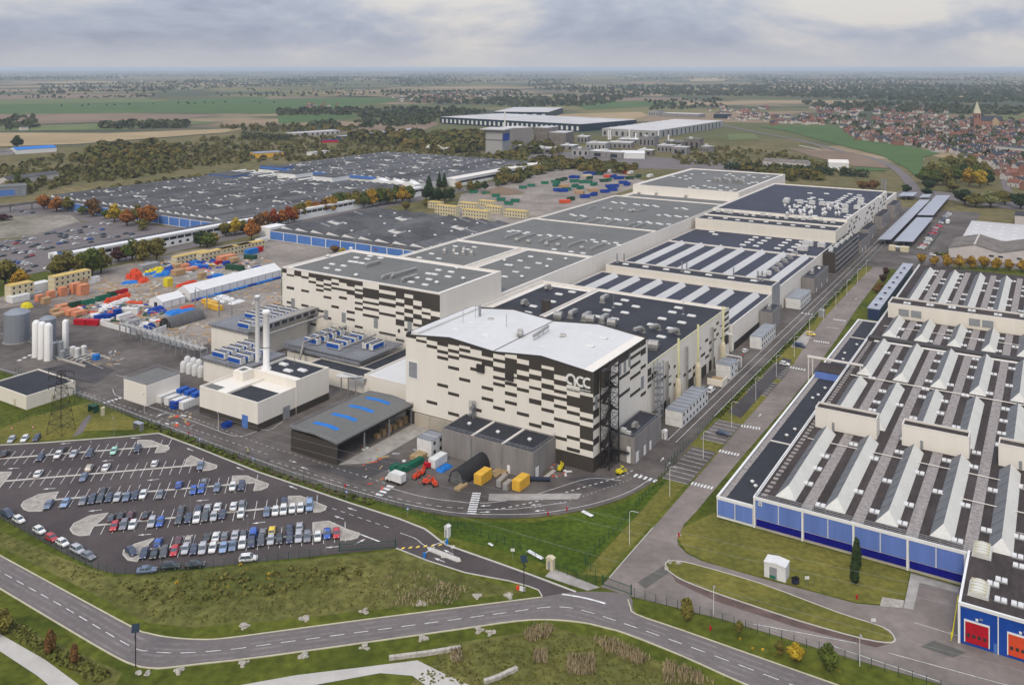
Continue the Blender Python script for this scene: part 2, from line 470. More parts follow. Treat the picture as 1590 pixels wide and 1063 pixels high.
FIELDS = [
 ('field_green', [(-60,164),(160,160),(420,150),(640,152),(600,160),(420,177),(260,176),(-60,178)]),
 ('field_brown', [(-60,178),(200,176),(345,178),(270,187),(150,190),(-60,197)]),
 ('field_pale', [(-60,197),(60,195),(150,192),(280,187),(345,190),(200,201),(-60,205)]),
 ('field_tan', [(-60,206),(170,207),(380,199.5),(350,206),(120,224),(-60,230)]),
 ('field_brown', [(-60,150),(130,146),(240,146),(230,151),(-60,156)]),
 ('field_pale', [(-60,156.5),(228,151.5),(240,158),(-60,163.6)]),
 ('field_brown', [(410,154),(632,149.6),(640,151.6),(420,149.8)]),
 ('field_green', [(432,179),(548,176),(558,182),(500,188),(432,193)]),
 ('field_brown', [(529,199),(627,193.5),(669,187),(682,193.5),(653,204),(548,209)]),
 ('field_tan', [(855,178),(995,174),(1006,180),(969,189.6),(869,188),(850,182)]),
 ('field_brown', [(850,151),(948,148.7),(969,152),(1064,151.6),(1059,156),(879,158)]),
 ('field_green', [(882,159),(1032,157),(1064,160),(985,167),(911,171)]),
 ('field_green', [(1178,197),(1297,196),(1328,217),(1424,230),(1460,238),(1434,245),(1429,280),(1408,262),(1371,243),(1339,235),(1281,220),(1223,204)]),
 ('field_brown', [(1218,230),(1270,233),(1328,239),(1371,254),(1379,262),(1328,259),(1262,244)]),
 ('field_green', [(1328,260),(1372,262),(1376,266),(1330,267)]),
 ('field_pale', [(1130,208),(1170,208),(1180,217),(1132,218)]),
 ('field_tan', [(75,127.5),(180,126.5),(190,129),(78,130)]),
 ('field_tan', [(1070,121.5),(1120,121),(1126,126),(1072,127)]),
 ('field_brown', [(1500,133),(1700,131),(1700,135),(1490,136)]),
]
for k, p in FIELDS:
 ground('field', gp(p), k, .35)

SCRUB = [(-160,234),(120,226),(352,207),(384,201),(545,208),(700,205),(1250,217),(1330,258),(1372,268),(1440,240),(1700,300),(1700,425),(-260,425)]
ground('scrub_land', gp(SCRUB), 'scrub_ground', .12)
ground('lawn', gp([(-500,415),(2300,415),(2300,1400),(-500,1400)]), 'lawn', .16)
ground('bare_lot', gp([(-80,345),(60,334),(110,334),(128,348),(38,369),(-80,374)]), 'yard_old', .2)
ground('old_car_park', gp([(-90,376),(30,372),(120,345),(215,352),(250,364),(118,395),(75,420),(40,428),(-90,446)]), 'asphalt_road', .2)
ground('plant_road', gp([(-90,318),(60,316),(250,352),(330,352),(340,356),(240,372),(100,336),(-90,336)]), 'asphalt_road', .19)
ground('works_avenue', ws([(-388,60),(-372,60),(-372,640),(-388,640)]), 'asphalt_road', .2)
ground('laydown_yard', gp([(-90,500),(0,462),(130,425),(300,388),(400,372),(452,372),(560,392),(437,418),(437,520),(400,560),(310,580),(170,520),(60,560),(-90,600)]), 'yard_dirt', .2)
ground('skip_yard', gp([(700,345),(716,302),(860,262),(960,268),(1010,284),(800,350)]), 'yard_dirt', .2)
ground('depot_yard', gp([(690,250),(880,236),(1200,255),(1220,268),(1000,262),(860,258)]), 'asphalt_road', .2)
# asphalt of the works, bounded by the fence
YARD_EDGE = [(-120,538),(24,584),(129,618),(219,652.5),(420,729.5),(520,762),(580,777),(633,790),(686,800),(725,804),(790,806),(840,803),(890,796),(940,784),(980,769),(1011,751),(1038,729),(1056,711)]
edge = smooth_line(gp(YARD_EDGE),4)
far = ws([(16.6,60),(16.6,585),(-200,585),(-200,100),(-200,30)])
ground('works_yard', list(edge) + far + gp([(300,545),(150,500),(60,470),(-120,500)]), 'asphalt_yard', .26)
ground('office_car_park', ws([(-2,330),(62,330),(62,585),(-2,585)]), 'asphalt_yard', .24)

# main road along the bottom
R_UP = [(-60,831),(0,863.6),(100,918),(206,975.3),(227,983.7),(264,991),(317,994.3),(360,991),(420,983),(600,959),(820,931),(895,920),(975,924),(988,955),(1060,980),(1220,1036.6),(1420,1107)]
R_LO = [(1320,1128),(1156,1063),(1060,1020),(971.7,985),(940,976),(905.6,968),(853,963.4),(800,965.8),(700,980),(420,1019.4),(320,1031),(260,1038),(237.7,1038.7),(208.7,1034),(169,1015.4),(80,963),(0,915),(-60,880)]
ground('main_road', list(map(tuple, smooth_line(gp(R_UP),3))) + list(map(tuple, smooth_line(gp(R_LO),3))), 'asphalt_road', .24)
mk = MB()
ctr = smooth_line(gp([(-60,854),(0,888),(100,944),(200,1003),(232,1012),(262,1014.5),(300,1014),(360,1009),(420,1001),(600,977),(760,955.5),(815,948),(850,943.6),(880,944),(910,950),(960,966),(1060,1001),(1200,1053),(1330,1103)]),5)
dashes(mk, ctr, 3.0,2.2,.17,.262)
wt_ = MB(); C_ = [np.array(p[:2], float) for p in ctr]
for off_ in (-2.7,-1.0,1.0,2.7):
 L2 = []
 for i in range(len(C_)):
  d_ = C_[min(i + 1, len(C_) - 1)] - C_[max(i - 1,0)]; d_ /= np.linalg.norm(d_) + 1e-9; L2.append(C_[i] + np.array((-d_[1], d_[0])) * off_)
 ribbon(L2,.55,.252, wt_)
structure('wheel_track', wt_, 'asphalt_worn')
ribbon(smooth_line(gp([(872.5,923.5),(890,926),(915,931),(940,938)]),5),.5,.262, mk)
structure('road_marking', mk, 'paint_white')
kb = MB()
for L_ in ([(-60,831),(0,863.6),(100,918),(206,975.3),(227,983.7),(264,991),(317,994.3),(360,991),(420,983),(600,959),(820,931),(842,928)],
     [(975,932),(979,944),(988,955),(1060,980),(1220,1036.6),(1420,1107)],
     [(1320,1128),(1156,1063),(1060,1020),(971.7,985),(940,976),(905.6,968),(853,963.4),(800,965.8),(700,980),(420,1019.4),(320,1031),(260,1038),(237.7,1038.7),(208.7,1034),(169,1015.4),(80,963),(0,915),(-60,880)]):
 wallstrip(kb, smooth_line(gp(L_),3),.28,.1,.36)
structure('road_kerb', kb, 'kerb_yellow')
# access road with its barrier, and the staff car park
LOT = [(-80,700),(-2,693),(70,689),(190,680),(246,674),(300,694),(400,734),(470,758),(545,783),(619,806.8),(659,822.6),(672,832),(680,838.5),(693,847.7),(760,871),(820,892.6),(896,921),
    (842,928),(834,915),(820,911),(791,903),(722,890),(664,871.5),(615,852),(520,861),(420,871),(317,882),(200,892),(176,891),(150,884),(100,859.6),(0,804),(-80,760)]
ground('staff_car_park', gp(LOT), 'asphalt_lot', .22)
kb = MB()
wallstrip(kb, gp([(-80,699),(-2,692),(70,688),(190,679),(246,673.5),(300,693.5),(400,733.5),(470,757),(545,782.5),(619,806.3),(659,822),(672,831.5),(680,838),(693,847),(760,870.5),(820,892),(894,920)]),.45,.15,.36)
wallstrip(kb, gp([(842,927),(836,917),(820,911),(791,903),(722,890),(664,871.5),(615,852)]),.25,.15,.34)
structure('car_park_kerb', kb, 'kerb')
# path near the bottom edge
pth = MB()
for seg in ([(-60,962),(0,994),(60,1032),(110,1068),(150,1100)],[(60,1032),(20,1068)]):
 pass
ground('footpath', gp([(-60,955),(0,985),(70,1025),(135,1073),(100,1085),(58,1050),(0,1012),(-60,985)]), 'concrete_path', .22)
ground('footpath', gp([(360,1067),(460,1049),(560,1037),(648,1026),(690,1047),(745,1072),(690,1085),(640,1050),(590,1046),(480,1066),(400,1085)]), 'concrete_path', .22)
ground('gate_apron', gp([(846,896),(858,883),(932,913),(912,918)]), 'concrete_pale', .24)
# avenue beside the blue factory, and its bend along the bottom right
ground('factory_avenue', gp([(932,912),(944,900),(985,853),(1014,820),(1090,733),(1160,652),(1220,584),(1276,498.5),(1330,440),(1360,411),(1385,411),(1366,432),(1330,480),(1300,526),(1254,590),(1220,632),(1150,713),(1100,772),(1082,794),(1062,815),(1052,836),(1052,846),(1066,860),(1090,872),(1180,898),(1330,938),(1400,944),(1409,925),(1414,890),(1492,912),(1600,1000),(1700,1100),(1500,1075),(1330,1026),(1120,962),(980,927)]), 'asphalt_avenue', .23)
ground('verge_island', gp([(1034,875),(1050,872),(1080,878),(1180,907),(1300,952),(1370,975),(1388,990),(1384,999),(1340,993),(1240,965),(1120,925),(1060,902),(1036,886)]), 'lawn_dry', .33)
kb = MB()
wallstrip(kb, smooth_line(gp([(1036,886),(1034,875),(1050,872),(1080,878),(1180,907),(1300,952),(1370,975),(1388,990),(1384,999),(1340,993),(1240,965),(1120,925),(1060,902),(1036,886)]),3),.25,.15,.37)
wallstrip(kb, gp([(946,898),(985,853),(1014,820)]),.2,.15,.33)
structure('avenue_kerb', kb, 'kerb')
ground('brick_strip', gp([(1040,889),(1060,903),(1120,926),(1240,966),(1340,994),(1380,1001),(1360,1006),(1240,976),(1110,934),(1050,905)]), 'brick_dust', .245)
ground('verge', ws([(17.2,20),(27.0,14),(27.2,60),(28,200),(29.5,420),(17.2,420)]), 'lawn_dry', .19)
ground('verge', gp([(905,892),(940,896),(1040,780),(1068,748),(1040,742),(990,800)]), 'lawn_dry', .185)
ground('factory_lawn', gp([(1052,836),(1060,820),(1110,796),(1115,806),(1172,822),(1412,890),(1405,928),(1380,940),(1330,936),(1180,896),(1100,873),(1066,858)]), 'lawn_dry', .2)
ground('field_lawn', gp([(560,775),(700,810),(830,812),(960,785),(1045,738),(990,800),(900,892),(860,880),(760,850),(700,835),(640,800)]), 'lawn_fresh', .18)
ground('meadow_bank', gp([(-60,800),(100,868),(176,897),(420,875),(615,855),(720,893),(815,920),(700,935),(420,965),(300,975),(230,968),(100,900),(-60,820)]), 'meadow', .175)
ground('rough_meadow', gp([(700,1000),(860,975),(960,1000),(1130,1075),(1160,1120),(600,1120),(640,1060)]), 'meadow', .175)
ground('rough_meadow', gp([(-60,925),(60,985),(190,1045),(170,1080),(60,1010),(-60,950)]), 'meadow', .175)
ground('dock_edge', gp([(1414,892),(1490,913),(1487,921),(1428,906),(1418,948),(1403,945)]), 'concrete_pale', .25)
ground('gravel_patch', gp([(1366,942),(1370,928),(1404,933),(1401,945)]), 'gravel', .25)
ground('concrete_apron', ws([(-17,-30.5),(3.5,-16.5),(3,-13),(-19,-27)]), 'concrete_pale', .285)
ground('dock_slab', ws([(-67.5,-36),(-60,-30),(-60,4),(-67.5,4)]), 'concrete_pale', .285)
ground('pylon_lawn', gp([(0,668),(40,650),(150,622),(215,655),(210,668),(130,670),(110,681),(20,690),(-60,690),(-60,675)]), 'lawn_dry', .24)
ground('pylon_path', gp([(112,681),(128,655),(138,645),(143,646),(134,662),(128,673)]), 'asphalt_road', .27)

for p in ([(470,722),(560,750),(590,735),(640,718),(600,712),(560,726)],[(655,720),(690,735),(700,728),(670,714)],[(880,745),(930,760),(965,752),(920,738)],[(230,612),(300,640),(310,632),(250,604)],[(1130,640),(1150,650),(1230,560),(1216,556)],[(990,905),(1030,880),(1042,888),(1002,915)],[(1430,1005),(1480,1022),(1500,1014),(1450,996)],[(60,575),(130,560),(180,575),(150,596),(100,590)]):
 ground('tarmac_patch', gp(p), 'asphalt_patch' if p[0][0] not in (1430,990) else 'asphalt_green', .272)
# ---- markings inside the works
mk = MB()
ZM = .29
def mline(pts, w=.16): ribbon(smooth_line(gp(pts),4), w, ZM, mk)
mline([(-60,558),(24,580),(129,613),(219,647),(420,722),(520,754),(580,771),(633,784),(686,794),(725,798.5),(790,800),(840,797.5),(890,790),(940,778),(980,763),(1008,746)])
dashes(mk, smooth_line(gp([(420,716),(520,748),(620,776),(690,788),(730,790)]),5),1.5,1.5,.15, ZM)
mline([(600,757),(660,773),(730,782)])
mline([(742,792),(800,791),(880,781)]); mline([(745,782),(765,781),(815,773),(860,760),(915,744),(965,747)])
dashes(mk, smooth_line(gp([(745,792),(775,791),(830,780),(890,762),(960,742),(985,730)]),5),1.0,1.0,.3, ZM)
dashes(mk, smooth_line(gp([(830,789),(890,776),(960,752),(1000,735)]),5),.7,.9,.14, ZM)
for x in (10.1,12.9):
 ribbon(ws([(x, 33),(x, 420)]),.16, ZM, mk)
ribbon(ws([(16.3,60),(16.3,420)]),.2, ZM, mk)
for p in ([(0,518),(90,545),(160,573)],[(40,522),(120,548)],[(180,583),(226,595),(290,622),(400,668),(440,655)],[(175,605),(178,612),(190,618),(300,655),(365,678),(400,670)]):
 mline(p)
dashes(mk, smooth_line(gp([(115,605),(219,640),(420,708)]),5),1.5,1.5,.14, ZM)
dashes(mk, smooth_line(gp([(225,620),(300,650),(405,690),(455,706),(520,727),(600,752)]),5),1.0,1.6,.14, ZM)
def zebra(a, b, n, wide):
 """crossing: n bars between sighted points a and b, each `wide` metres long across"""
 A = np.array(G(*a)); B = np.array(G(*b)); d = (B - A); Ln = np.linalg.norm(d); d /= Ln; nn = np.array((-d[1], d[0]))
 for i in range(n):
  c = A + d * Ln * i / (n - 1); h = Ln / (n - 1) * .27
  q = [c - d * h - nn * wide / 2, c + d * h - nn * wide / 2, c + d * h + nn * wide / 2, c - d * h + nn * wide / 2]
  mk.quad(*[(p[0], p[1], ZM) for p in q])
zebra((589,769),(606,756),4,2.2); zebra((732,798.5),(740,767),10,2.4); zebra((987,739),(1017,747.5),5,2.0)
zebra((1246,487),(1266,489.5),5,1.6); zebra((163,626),(186,619),5,1.6); zebra((30,560),(62,545),5,1.5)
for a, b, n in (((1075,751.5),(1105,758.5),7),((1118,701),(1146,707),7),((1152,662),(1179,666),7),((1228,571),(1249,575),6),((1265,530),(1286,533),7),((1295,496.5),(1312,499),6)):
 zebra(a, b, n, 1.9)
ribbon(gp([(1283,508),(1303,511)]),.3, ZM, mk)
# parking bays on the verge
ground('lay_by', ws([(18.2,8),(26.4,8),(26.4,33),(18.2,33)]), 'asphalt_yard', .215); ground('lay_by', ws([(18.2,40),(26.6,40),(26.6,58),(18.2,58)]), 'asphalt_yard', .215)
ground('lay_by', ws([(18.5,88),(27,88),(27,103),(18.5,103)]), 'asphalt_yard', .215); ground('lay_by', ws([(18.8,108),(27.2,108),(27.2,126),(18.8,126)]), 'asphalt_yard', .215); ground('lay_by', ws([(19,150),(27,150),(27,178),(19,178)]), 'concrete_pale', .215)
for ya, yb in ((8,33),(40,58),(88,103),(108,126)):
 y = ya
 while y <= yb:
  ribbon(ws([(18.6, y),(26.2, y)]),.16,.26, mk); y += 2.9
def arrow(u, v, u2, v2, ln=3.4):
 A = np.array(G(u, v)); B = np.array(G(u2, v2)); d = B - A; d /= np.linalg.norm(d); n = np.array((-d[1], d[0]))
 P = lambda s, t: (*(A + d * s + n * t), ZM)
 mk.quad(P(0,-.1), P(ln * .6,-.1), P(ln * .6,.1), P(0,.1)); mk.add([P(ln * .55,-.42), P(ln, 0), P(ln * .55,.42)],[(0,1,2)])
for a in ((85,690.5,110,689),(158,717,176,715.5),(10,729,30,727.5),(66,760.5,86,759),(136,795,158,792.5),(201,681,218,680.5),(227,747,247,745),(302,779,324,777),(212,832,235,830.5),(391,814,412,811.5),(505,851.5,527,849.5)):
 arrow(a[2], a[3], a[0], a[1])
for a in ((300,701,289,696.5),(378,730.5,366,726),(461,760,448,755),(554,794,539,789),(534,807,519,802),(551,846,567,838),(704,862,688,854),(691,874,676,868)):
 arrow(a[0], a[1], a[2], a[3])
for a in ((1026,717,1030,712),(1036,724,1041,718),(762,786,745,786.5),(745,796.5,765,795.5),(840,784,824,785.5),(846,793,828,795),(449,716,464,720),(478,729.5,462,724),(1178,648,1182,643),(1328,466,1331,463)):
 arrow(a[0], a[1], a[2], a[3],3.0)
# access road line, give-way bars, barrier line
ribbon(smooth_line(gp([(560,830.5),(590,842)]),3),.4, ZM - .04, mk)
dashes(mk, gp([(516,790),(615,824)]),1.7,1.5,.16, ZM - .04)
ribbon(smooth_line(gp([(621,828),(645,837),(655,845),(665,851)]),4),.16, ZM - .04, mk)
for p in ([(1420,968),(1590,1020),(1700,1052)],[(1330,1000),(1170,970)],[(1380,1015),(1600,1075)],[(1295,1005),(1460,1060)]):
 ribbon(gp(p),.14, ZM, mk)
structure('site_marking', mk, 'paint_white')
mk = MB()
for i in range(6):
 t = i / 5; a = np.array((624,851.5)) * (1 - t) + np.array((682,846)) * t
 c = np.array(G(*a)); b = np.array(G(a[0] + 5, a[1] - 1.5)); e_ = np.array(G(a[0] + 3.5, a[1] + 1.5)); f_ = np.array(G(a[0] - 2, a[1] + 2.5))
 mk.quad(*[(p[0], p[1], ZM - .03) for p in (f_, e_, b, c)])
structure('yellow_marking', mk, 'paint_yellow')

# stall lines and kerb strips of the car park
ROWS = [  # kerb strip ends (sighted), stall range in metres along the strip, upper and lower side
 ((-30,715.5),(262,692.5)),((8,748),(312,722.5)),((83,777),(398,750)),((146.6,817),(492,783)),((228,854),(536,826)),
]
mk = MB(); ks = MB()
STALL = []
SD = np.array(G(11.9,709.5)) - np.array(G(19.1,701)); SD = SD / np.linalg.norm(SD)     # direction of a bay line, towards the camera
for ri, (a, b) in enumerate(ROWS):
 A = np.array(G(*a)); B = np.array(G(*b)); d = B - A; Ln = np.linalg.norm(d); d /= Ln
 ribbon([A, B],.75,.30, ks) if False else wallstrip(ks, [A, B],.75,.15,.34)
 n = int(Ln / 2.62)
 sd = SD * (1 - .0 * ri)
 for i in range(n + 1):
  c = A + d * (i * Ln / n)
  for s0, s1, keep in ((.55,5.0, True),(-.55,-5.0, True)):
   ribbon([c + sd * s0, c + sd * s1],.13,.252, mk)
 STALL.append((A, d, Ln, sd))
structure('stall_marking', mk, 'paint_white')
structure('kerb_strip', ks, 'kerb')
ISL = [[(-40,735),(18,734),(8,748),(0,758),(-40,764)],
    [(214,685),(220,684.5),(234,685),(252,692),(263,696),(262,699),(255,703),(241,704),(246,693),(213,695.5)],
    [(290,714),(296,708.5),(312,716),(337,724),(336,728),(326,731),(315,732),(318,723),(286,724)],
    [(65,794.5),(86,774.5),(90,765),(60,769),(37,780),(33,786),(37,792),(45,795)],
    [(361,740.5),(382,740),(400,747),(417,753),(415,758),(405,762),(394,763),(397,751),(360,751)],
    [(137,832),(146,818),(160,807),(168,798),(140,802),(115,814),(109,823),(114,830),(124,833)],
    [(448,772),(466,771.5),(487,780),(507,788),(505,793),(497,796),(487,796.5),(487,783),(447,788)],
    [(213,873),(224,852),(238,839),(240,837),(210,846),(192,856),(191,862),(199,871)],
    [(486,813),(510,810.5),(540,824),(559,830),(555,836),(546,839),(529,840),(528,827),(486,829)]]
for i_, p in enumerate(ISL):
 mb = MB(); mb.prism([(q[0], q[1]) for q in gp(p)],.15,.37,0)
 structure('planted_island', mb, 'gravel')
 mb = MB(); pl = gp(p) + [gp(p)[0]]; wallstrip(mb, pl, .3,.15,.41); structure('island_kerb', mb, 'kerb')
# ---------------------------------------------------------------- buildings on the factory grid
class Bld:
 """A building: an Empty at its near left corner; parts are given in site grid metres."""
 def __init__(s, name, label, cat, x, y, group=None):
  s.o = (x, y); s.e = site(name, label, cat, x, y, group)
 def part(s, name, mb, mats, parent=None, smooth=False):
  if parent is None:
   return mb.build(name, mats, s.e, (-s.o[0],-s.o[1],0),0, smooth)
  return mb.build(name, mats, parent, (0,0,0),0, smooth)
 def put(s, name, me, x, y, z, rz=0.0, sc=None):
  return link(name, me, s.e, (x - s.o[0], y - s.o[1], z), rz, sc)
 def shell(s, x0, x1, y0, y1, z1, wall='cladding_white', roof='membrane_grey', par=.7, pw=.5, band=0.0, bandm='membrane_white', parm='parapet', z0=0.0):
  """walls, sunken roof deck, parapet; band = pale membrane strip inside the parapet"""
  m = MB()
  m.box(x0, x1, y0, y1, z0, z1 - par); s.part('wall', m, wall)
  m = MB(); m.quad((x0 + pw, y0 + pw, z1 - par + .02),(x1 - pw, y0 + pw, z1 - par + .02),(x1 - pw, y1 - pw, z1 - par + .02),(x0 + pw, y1 - pw, z1 - par + .02)); s.part('roof', m, roof)
  m = MB()
  m.box(x0, x1, y0, y0 + pw, z1 - par, z1); m.box(x0, x1, y1 - pw, y1, z1 - par, z1); m.box(x0, x0 + pw, y0 + pw, y1 - pw, z1 - par, z1); m.box(x1 - pw, x1, y0 + pw, y1 - pw, z1 - par, z1)
  s.part('parapet', m, parm)
  if band:
   m = MB(); z = z1 - par + .05; a = pw; b = pw + band
   for q in ((x0 + a, x1 - a, y0 + a, y0 + b),(x0 + a, x1 - a, y1 - b, y1 - a),(x0 + a, x0 + b, y0 + b, y1 - b),(x1 - b, x1 - a, y0 + b, y1 - b)):
    m.quad((q[0], q[2], z),(q[1], q[2], z),(q[1], q[3], z),(q[0], q[3], z))
   s.part('roof_edge', m, bandm)
# shared rooftop pieces
def me_skylight(w, d, h):
 m = MB(); m.box(-w / 2, w / 2,-d / 2, d / 2,0, h * .5); a = .22
 m.add([(-w / 2 + .05,-d / 2 + .05, h * .5),(w / 2 - .05,-d / 2 + .05, h * .5),(w / 2 - .05, d / 2 - .05, h * .5),(-w / 2 + .05, d / 2 - .05, h * .5),(-w / 2 + a, -d / 2 + a, h),(w / 2 - a, -d / 2 + a, h),(w / 2 - a, d / 2 - a, h),(-w / 2 + a, d / 2 - a, h)],
    [(0,1,5,4),(1,2,6,5),(2,3,7,6),(3,0,4,7),(4,5,6,7)])
 return m.mesh('skylight', 'skylight_white')
SKY = me_skylight(3.0,1.5,.55)
SKY_S = me_skylight(2.4,1.2,.5)
def me_swan(w, ln, h, mt='duct'):
 """goose-neck air duct: rises from its curb, runs flat and turns down"""
 m = MB(); r = h * .55
 m.box(-w / 2 - .3, w / 2 + .3,-.8,.8,0,.35)
 prof = [(-.5,.3),(.5,.3)]
 arc_o = []; arc_i = []
 for k in range(6):
  t = pi - pi / 2 * k / 5
  arc_o.append((-.5 + (h * .5) + cos(t) * h * .5, h * .5 + sin(t) * h * .5))
 P = arc_o + [(ln, h),(ln + .2, h - 1.0),(1.2, h - 1.0),(.6, h - 1.3),(.5,.3)]
 P = [(-.5,.3)] + P
 m.extr_x(P, -w / 2, w / 2)
 return m.mesh('duct', mt)
SWAN = me_swan(1.6,4.5,2.6); SWAN_S = me_swan(.9,2.0,1.6)
def me_hood():
 m = MB(); m.box(-.9,.9,-.9,.9,0,.6); m.extr_x([(-1.3,.6),(1.3,.6),(1.3,1.2),(.5,2.0),(-.8,2.0),(-1.3,1.4)],-1.1,1.1)
 return m.mesh('vent_hood', 'duct')
HOOD = me_hood()
def me_mast():
 m = MB(); m.box(-.6,.6,-.6,.6,0,.15); m.tube((0,0,.1),(0,0,5.5),.09,6)
 return m.mesh('mast', 'steel_galv')
MAST = me_mast()
def me_ahu():
 m = MB(); m.box(-1.6,1.6,-1.2,1.2,.3,2.1); m.box(-1.2,1.2,-.9,.9,2.1,2.4); m.box(-1.5,-1.2,-1.1,1.1,0,.3); m.box(1.2,1.5,-1.1,1.1,0,.3)
 return m.mesh('air_handler', 'chiller_white')
AHU = me_ahu()
def me_cowl():
 m = MB(); m.lathe(0,0,[(.5,0),(.5,.5),(1.0,.6),(1.0,1.0),(.4,1.4)],10)
 return m.mesh('roof_cowl', 'skylight_white', True)
COWL = me_cowl()
def zpts(off, pts, s=7.571): return [(off[0] + p[0] / s, off[1] + p[1] / s) for p in pts]
def scatter(b, name, me, px, z, dz=0.0, rz=0.0, sc=None):
 for p in px:
  x, y = S(p[0], p[1], z); b.put(name, me, x, y, z + dz, rz, sc)
def pipes(b, off, L_, z, r=.32, s=7.571):
 for q in L_:
  (x0, y0),(x1, y1) = S(off[0] + q[0] / s, off[1] + q[1] / s, z), S(off[0] + q[2] / s, off[1] + q[3] / s, z)
  y1 = max(y1, y0 + 3.0); x1 = x0 + (x1 - x0) * .2
  m = MB(); m.tube((x0, y0, z),(x0, y0, z + .9), r, 6); m.tube((x0, y0, z + .9),(x0 * .9 + x1 * .1, y0 * .9 + y1 * .1, z + 1.5), r, 6); m.tube((x0 * .9 + x1 * .1, y0 * .9 + y1 * .1, z + 1.5),(x1, y1, z + 1.1), r, 6)
  m.tube((x1, y1, z),(x1, y1, z + 1.3), r * .7,6)
  b.part('duct', m, 'duct')

# ---- front white hall with the logo
ACC_P = [(0,1,29.0,30.0),(1,2,28.2,29.0),(2,3,8.5,9.5),(2,3,27.0,28.0),(2,3,29.5,31.0),(3,4,15.0,16.0),(3,4,24.0,25.0),(3,4,26.0,27.0),(3,4,28.5,31.0),(4,5,3.5,4.5),(4,5,6.5,7.5),(4,5,13.0,14.0),(4,5,21.5,22.5),(4,5,25.0,26.0),(4,5,27.0,28.0),(4,5,29.5,31.5),(5,6,18.5,19.5),(5,6,26.0,27.0),(5,6,28.0,29.0),(5,6,30.0,31.0),(6,7,9.8,10.8),(6,7,22.6,23.6),(6,7,26.0,27.0),(6,7,29.5,30.5),(7,8,14.0,15.0),(7,8,17.5,18.5),(7,8,25.0,27.0),(7,8,28.0,30.0),(8,9,12.0,13.0),(8,9,19.5,20.5),(8,9,21.5,22.5),(8,9,24.0,25.5),(8,9,27.0,28.0),(8,9,29.5,30.0),(9,10,17.3,18.4),(9,10,14.6,15.6),(9,10,20.5,21.5),(9,10,23.0,23.5),(9,10,24.5,29.0),(10,11,12.0,13.0),(10,11,19.5,20.5),(10,11,23.0,24.5),(10,11,26.0,28.0),(10,11,29.5,30.5),(11,12,9.5,10.5),(11,12,16.5,18.0),(11,12,21.0,21.8),(11,12,24.0,25.5),(11,12,27.0,31.0),(12,13,10.7,11.8),(12,13,15.0,16.0),(12,13,18.5,20.5),(12,13,22.0,23.5),(12,13,25.0,28.0),(12,13,29.0,31.5),(13,14,7.5,8.5),(13,14,13.0,14.0),(13,14,17.0,18.0),(13,14,19.5,20.5),(13,14,21.5,22.5),(13,14,24.0,25.5),(13,14,27.0,31.0),(14,15,5.0,6.0),(14,15,8.5,9.5),(14,15,13.0,14.0),(14,15,16.0,17.0),(14,15,18.5,21.5),(14,15,23.0,23.6),(14,15,24.7,30.5),(15,16,6.5,8.5),(15,16,9.5,13.5),(15,16,15.0,16.0),(15,16,17.5,22.5),(15,16,23.5,30.0)]
ACCR_P = [(0.02,3.9,8.0,10.0),(0.02,3.9,12.5,14.0),(0.02,3.9,16.0,18.5),(0.02,3.9,20.0,21.0),(0.02,3.9,22.5,29.4),(4.2,11.6,26.5,29.3),(4.2,11.6,20.0,21.5),(4.2,11.6,12.5,14.0),(4.2,11.6,6.0,7.5),(11.8,17.1,28.3,29.4),(11.8,17.1,24.0,25.0),(17.3,26.1,16.5,17.5),(17.3,26.1,22.0,23.0),(17.3,26.1,27.0,29.4),(26.3,34.5,14.0,15.0),(26.3,34.5,19.5,20.5),(26.3,34.5,23.0,24.0),(26.3,34.5,26.0,27.0),(26.3,34.5,28.1,29.3),(34.7,38.9,11.5,12.5),(34.7,38.9,20.5,21.5),(34.7,38.9,25.0,27.0),(34.7,38.9,28.0,29.4)]
PW = 70.6 / 16
EAVE = [(-70.6,29.7),(-52.6,31.6),(-35.2,30.0),(-17.9,31.6),(0,29.7)]
def eave(x):
 for (a, za),(b, zb) in zip(EAVE[:-1], EAVE[1:]):
  if a <= x <= b: return za + (zb - za) * (x - a) / (b - a)
 return EAVE[-1][1]
HALL = Bld('production_hall', 'tall white hall with dark stepped panels, wavy white roof and logo at its front corner', 'building', -70.6,0)
m = MB(); m.extr_y([(-70.6,0)] + [(0,0)] + [(x, z - .35) for x, z in EAVE[::-1]],0,40.4); HALL.part('wall', m, 'cladding_white')
m = MB()
ex_ = [(-70.2,29.35),(-52.6,31.32),(-35.2,29.72),(-17.9,31.32),(-.4,29.35)]
for (a, za),(b, zb) in zip(ex_[:-1], ex_[1:]):
 m.quad((a, .3, za + .02),(b, .3, zb + .02),(b, 40.1, zb + .02),(a, 40.1, za + .02))
HALL.part('roof', m, 'membrane_white')
m = MB()
for yy in (-.06,40.16):
 m.extr_y([(x, z - .35) for x, z in EAVE] + [(x, z + .12) for x, z in EAVE[::-1]], yy, yy + .36)
m.box(-70.66,-70.3,.3,40.16,29.2,30.3); m.box(-.3,.06,.3,40.16,29.2,29.85)
HALL.part('roof_edging', m, 'trim_dark')
m = MB(); m.box(-69.9,-66.9,2,39,29.5,30.5); HALL.part('roof_upstand', m, 'membrane_white')
for (a, b, z0, z1) in ACC_P:
 x0 = -70.6 + a * PW; x1 = -70.6 + b * PW; e_ = .05
 t0, t1 = (eave(x0) - .38, eave(x1) - .38) if z1 >= 29.4 else (z1, z1)
 m = MB(); pk = [(x0, z0),(x1, z0),(x1, t1)]
 for (q, zq) in EAVE[1:-1]:
  if x0 + .1 < q < x1 - .1 and z1 >= 29.4: pk.append((q, zq - .38))
 pk.append((x0, t0)); m.extr_y(pk, -e_, -.004); HALL.part('panel', m, 'panel_dark')
m = MB(); m.box(-70.6,0.055,-.055,-.004,0,4.6); m.box(.004,.055,-.004,40.3,0,4.6); HALL.part('plinth', m, 'panel_dark')
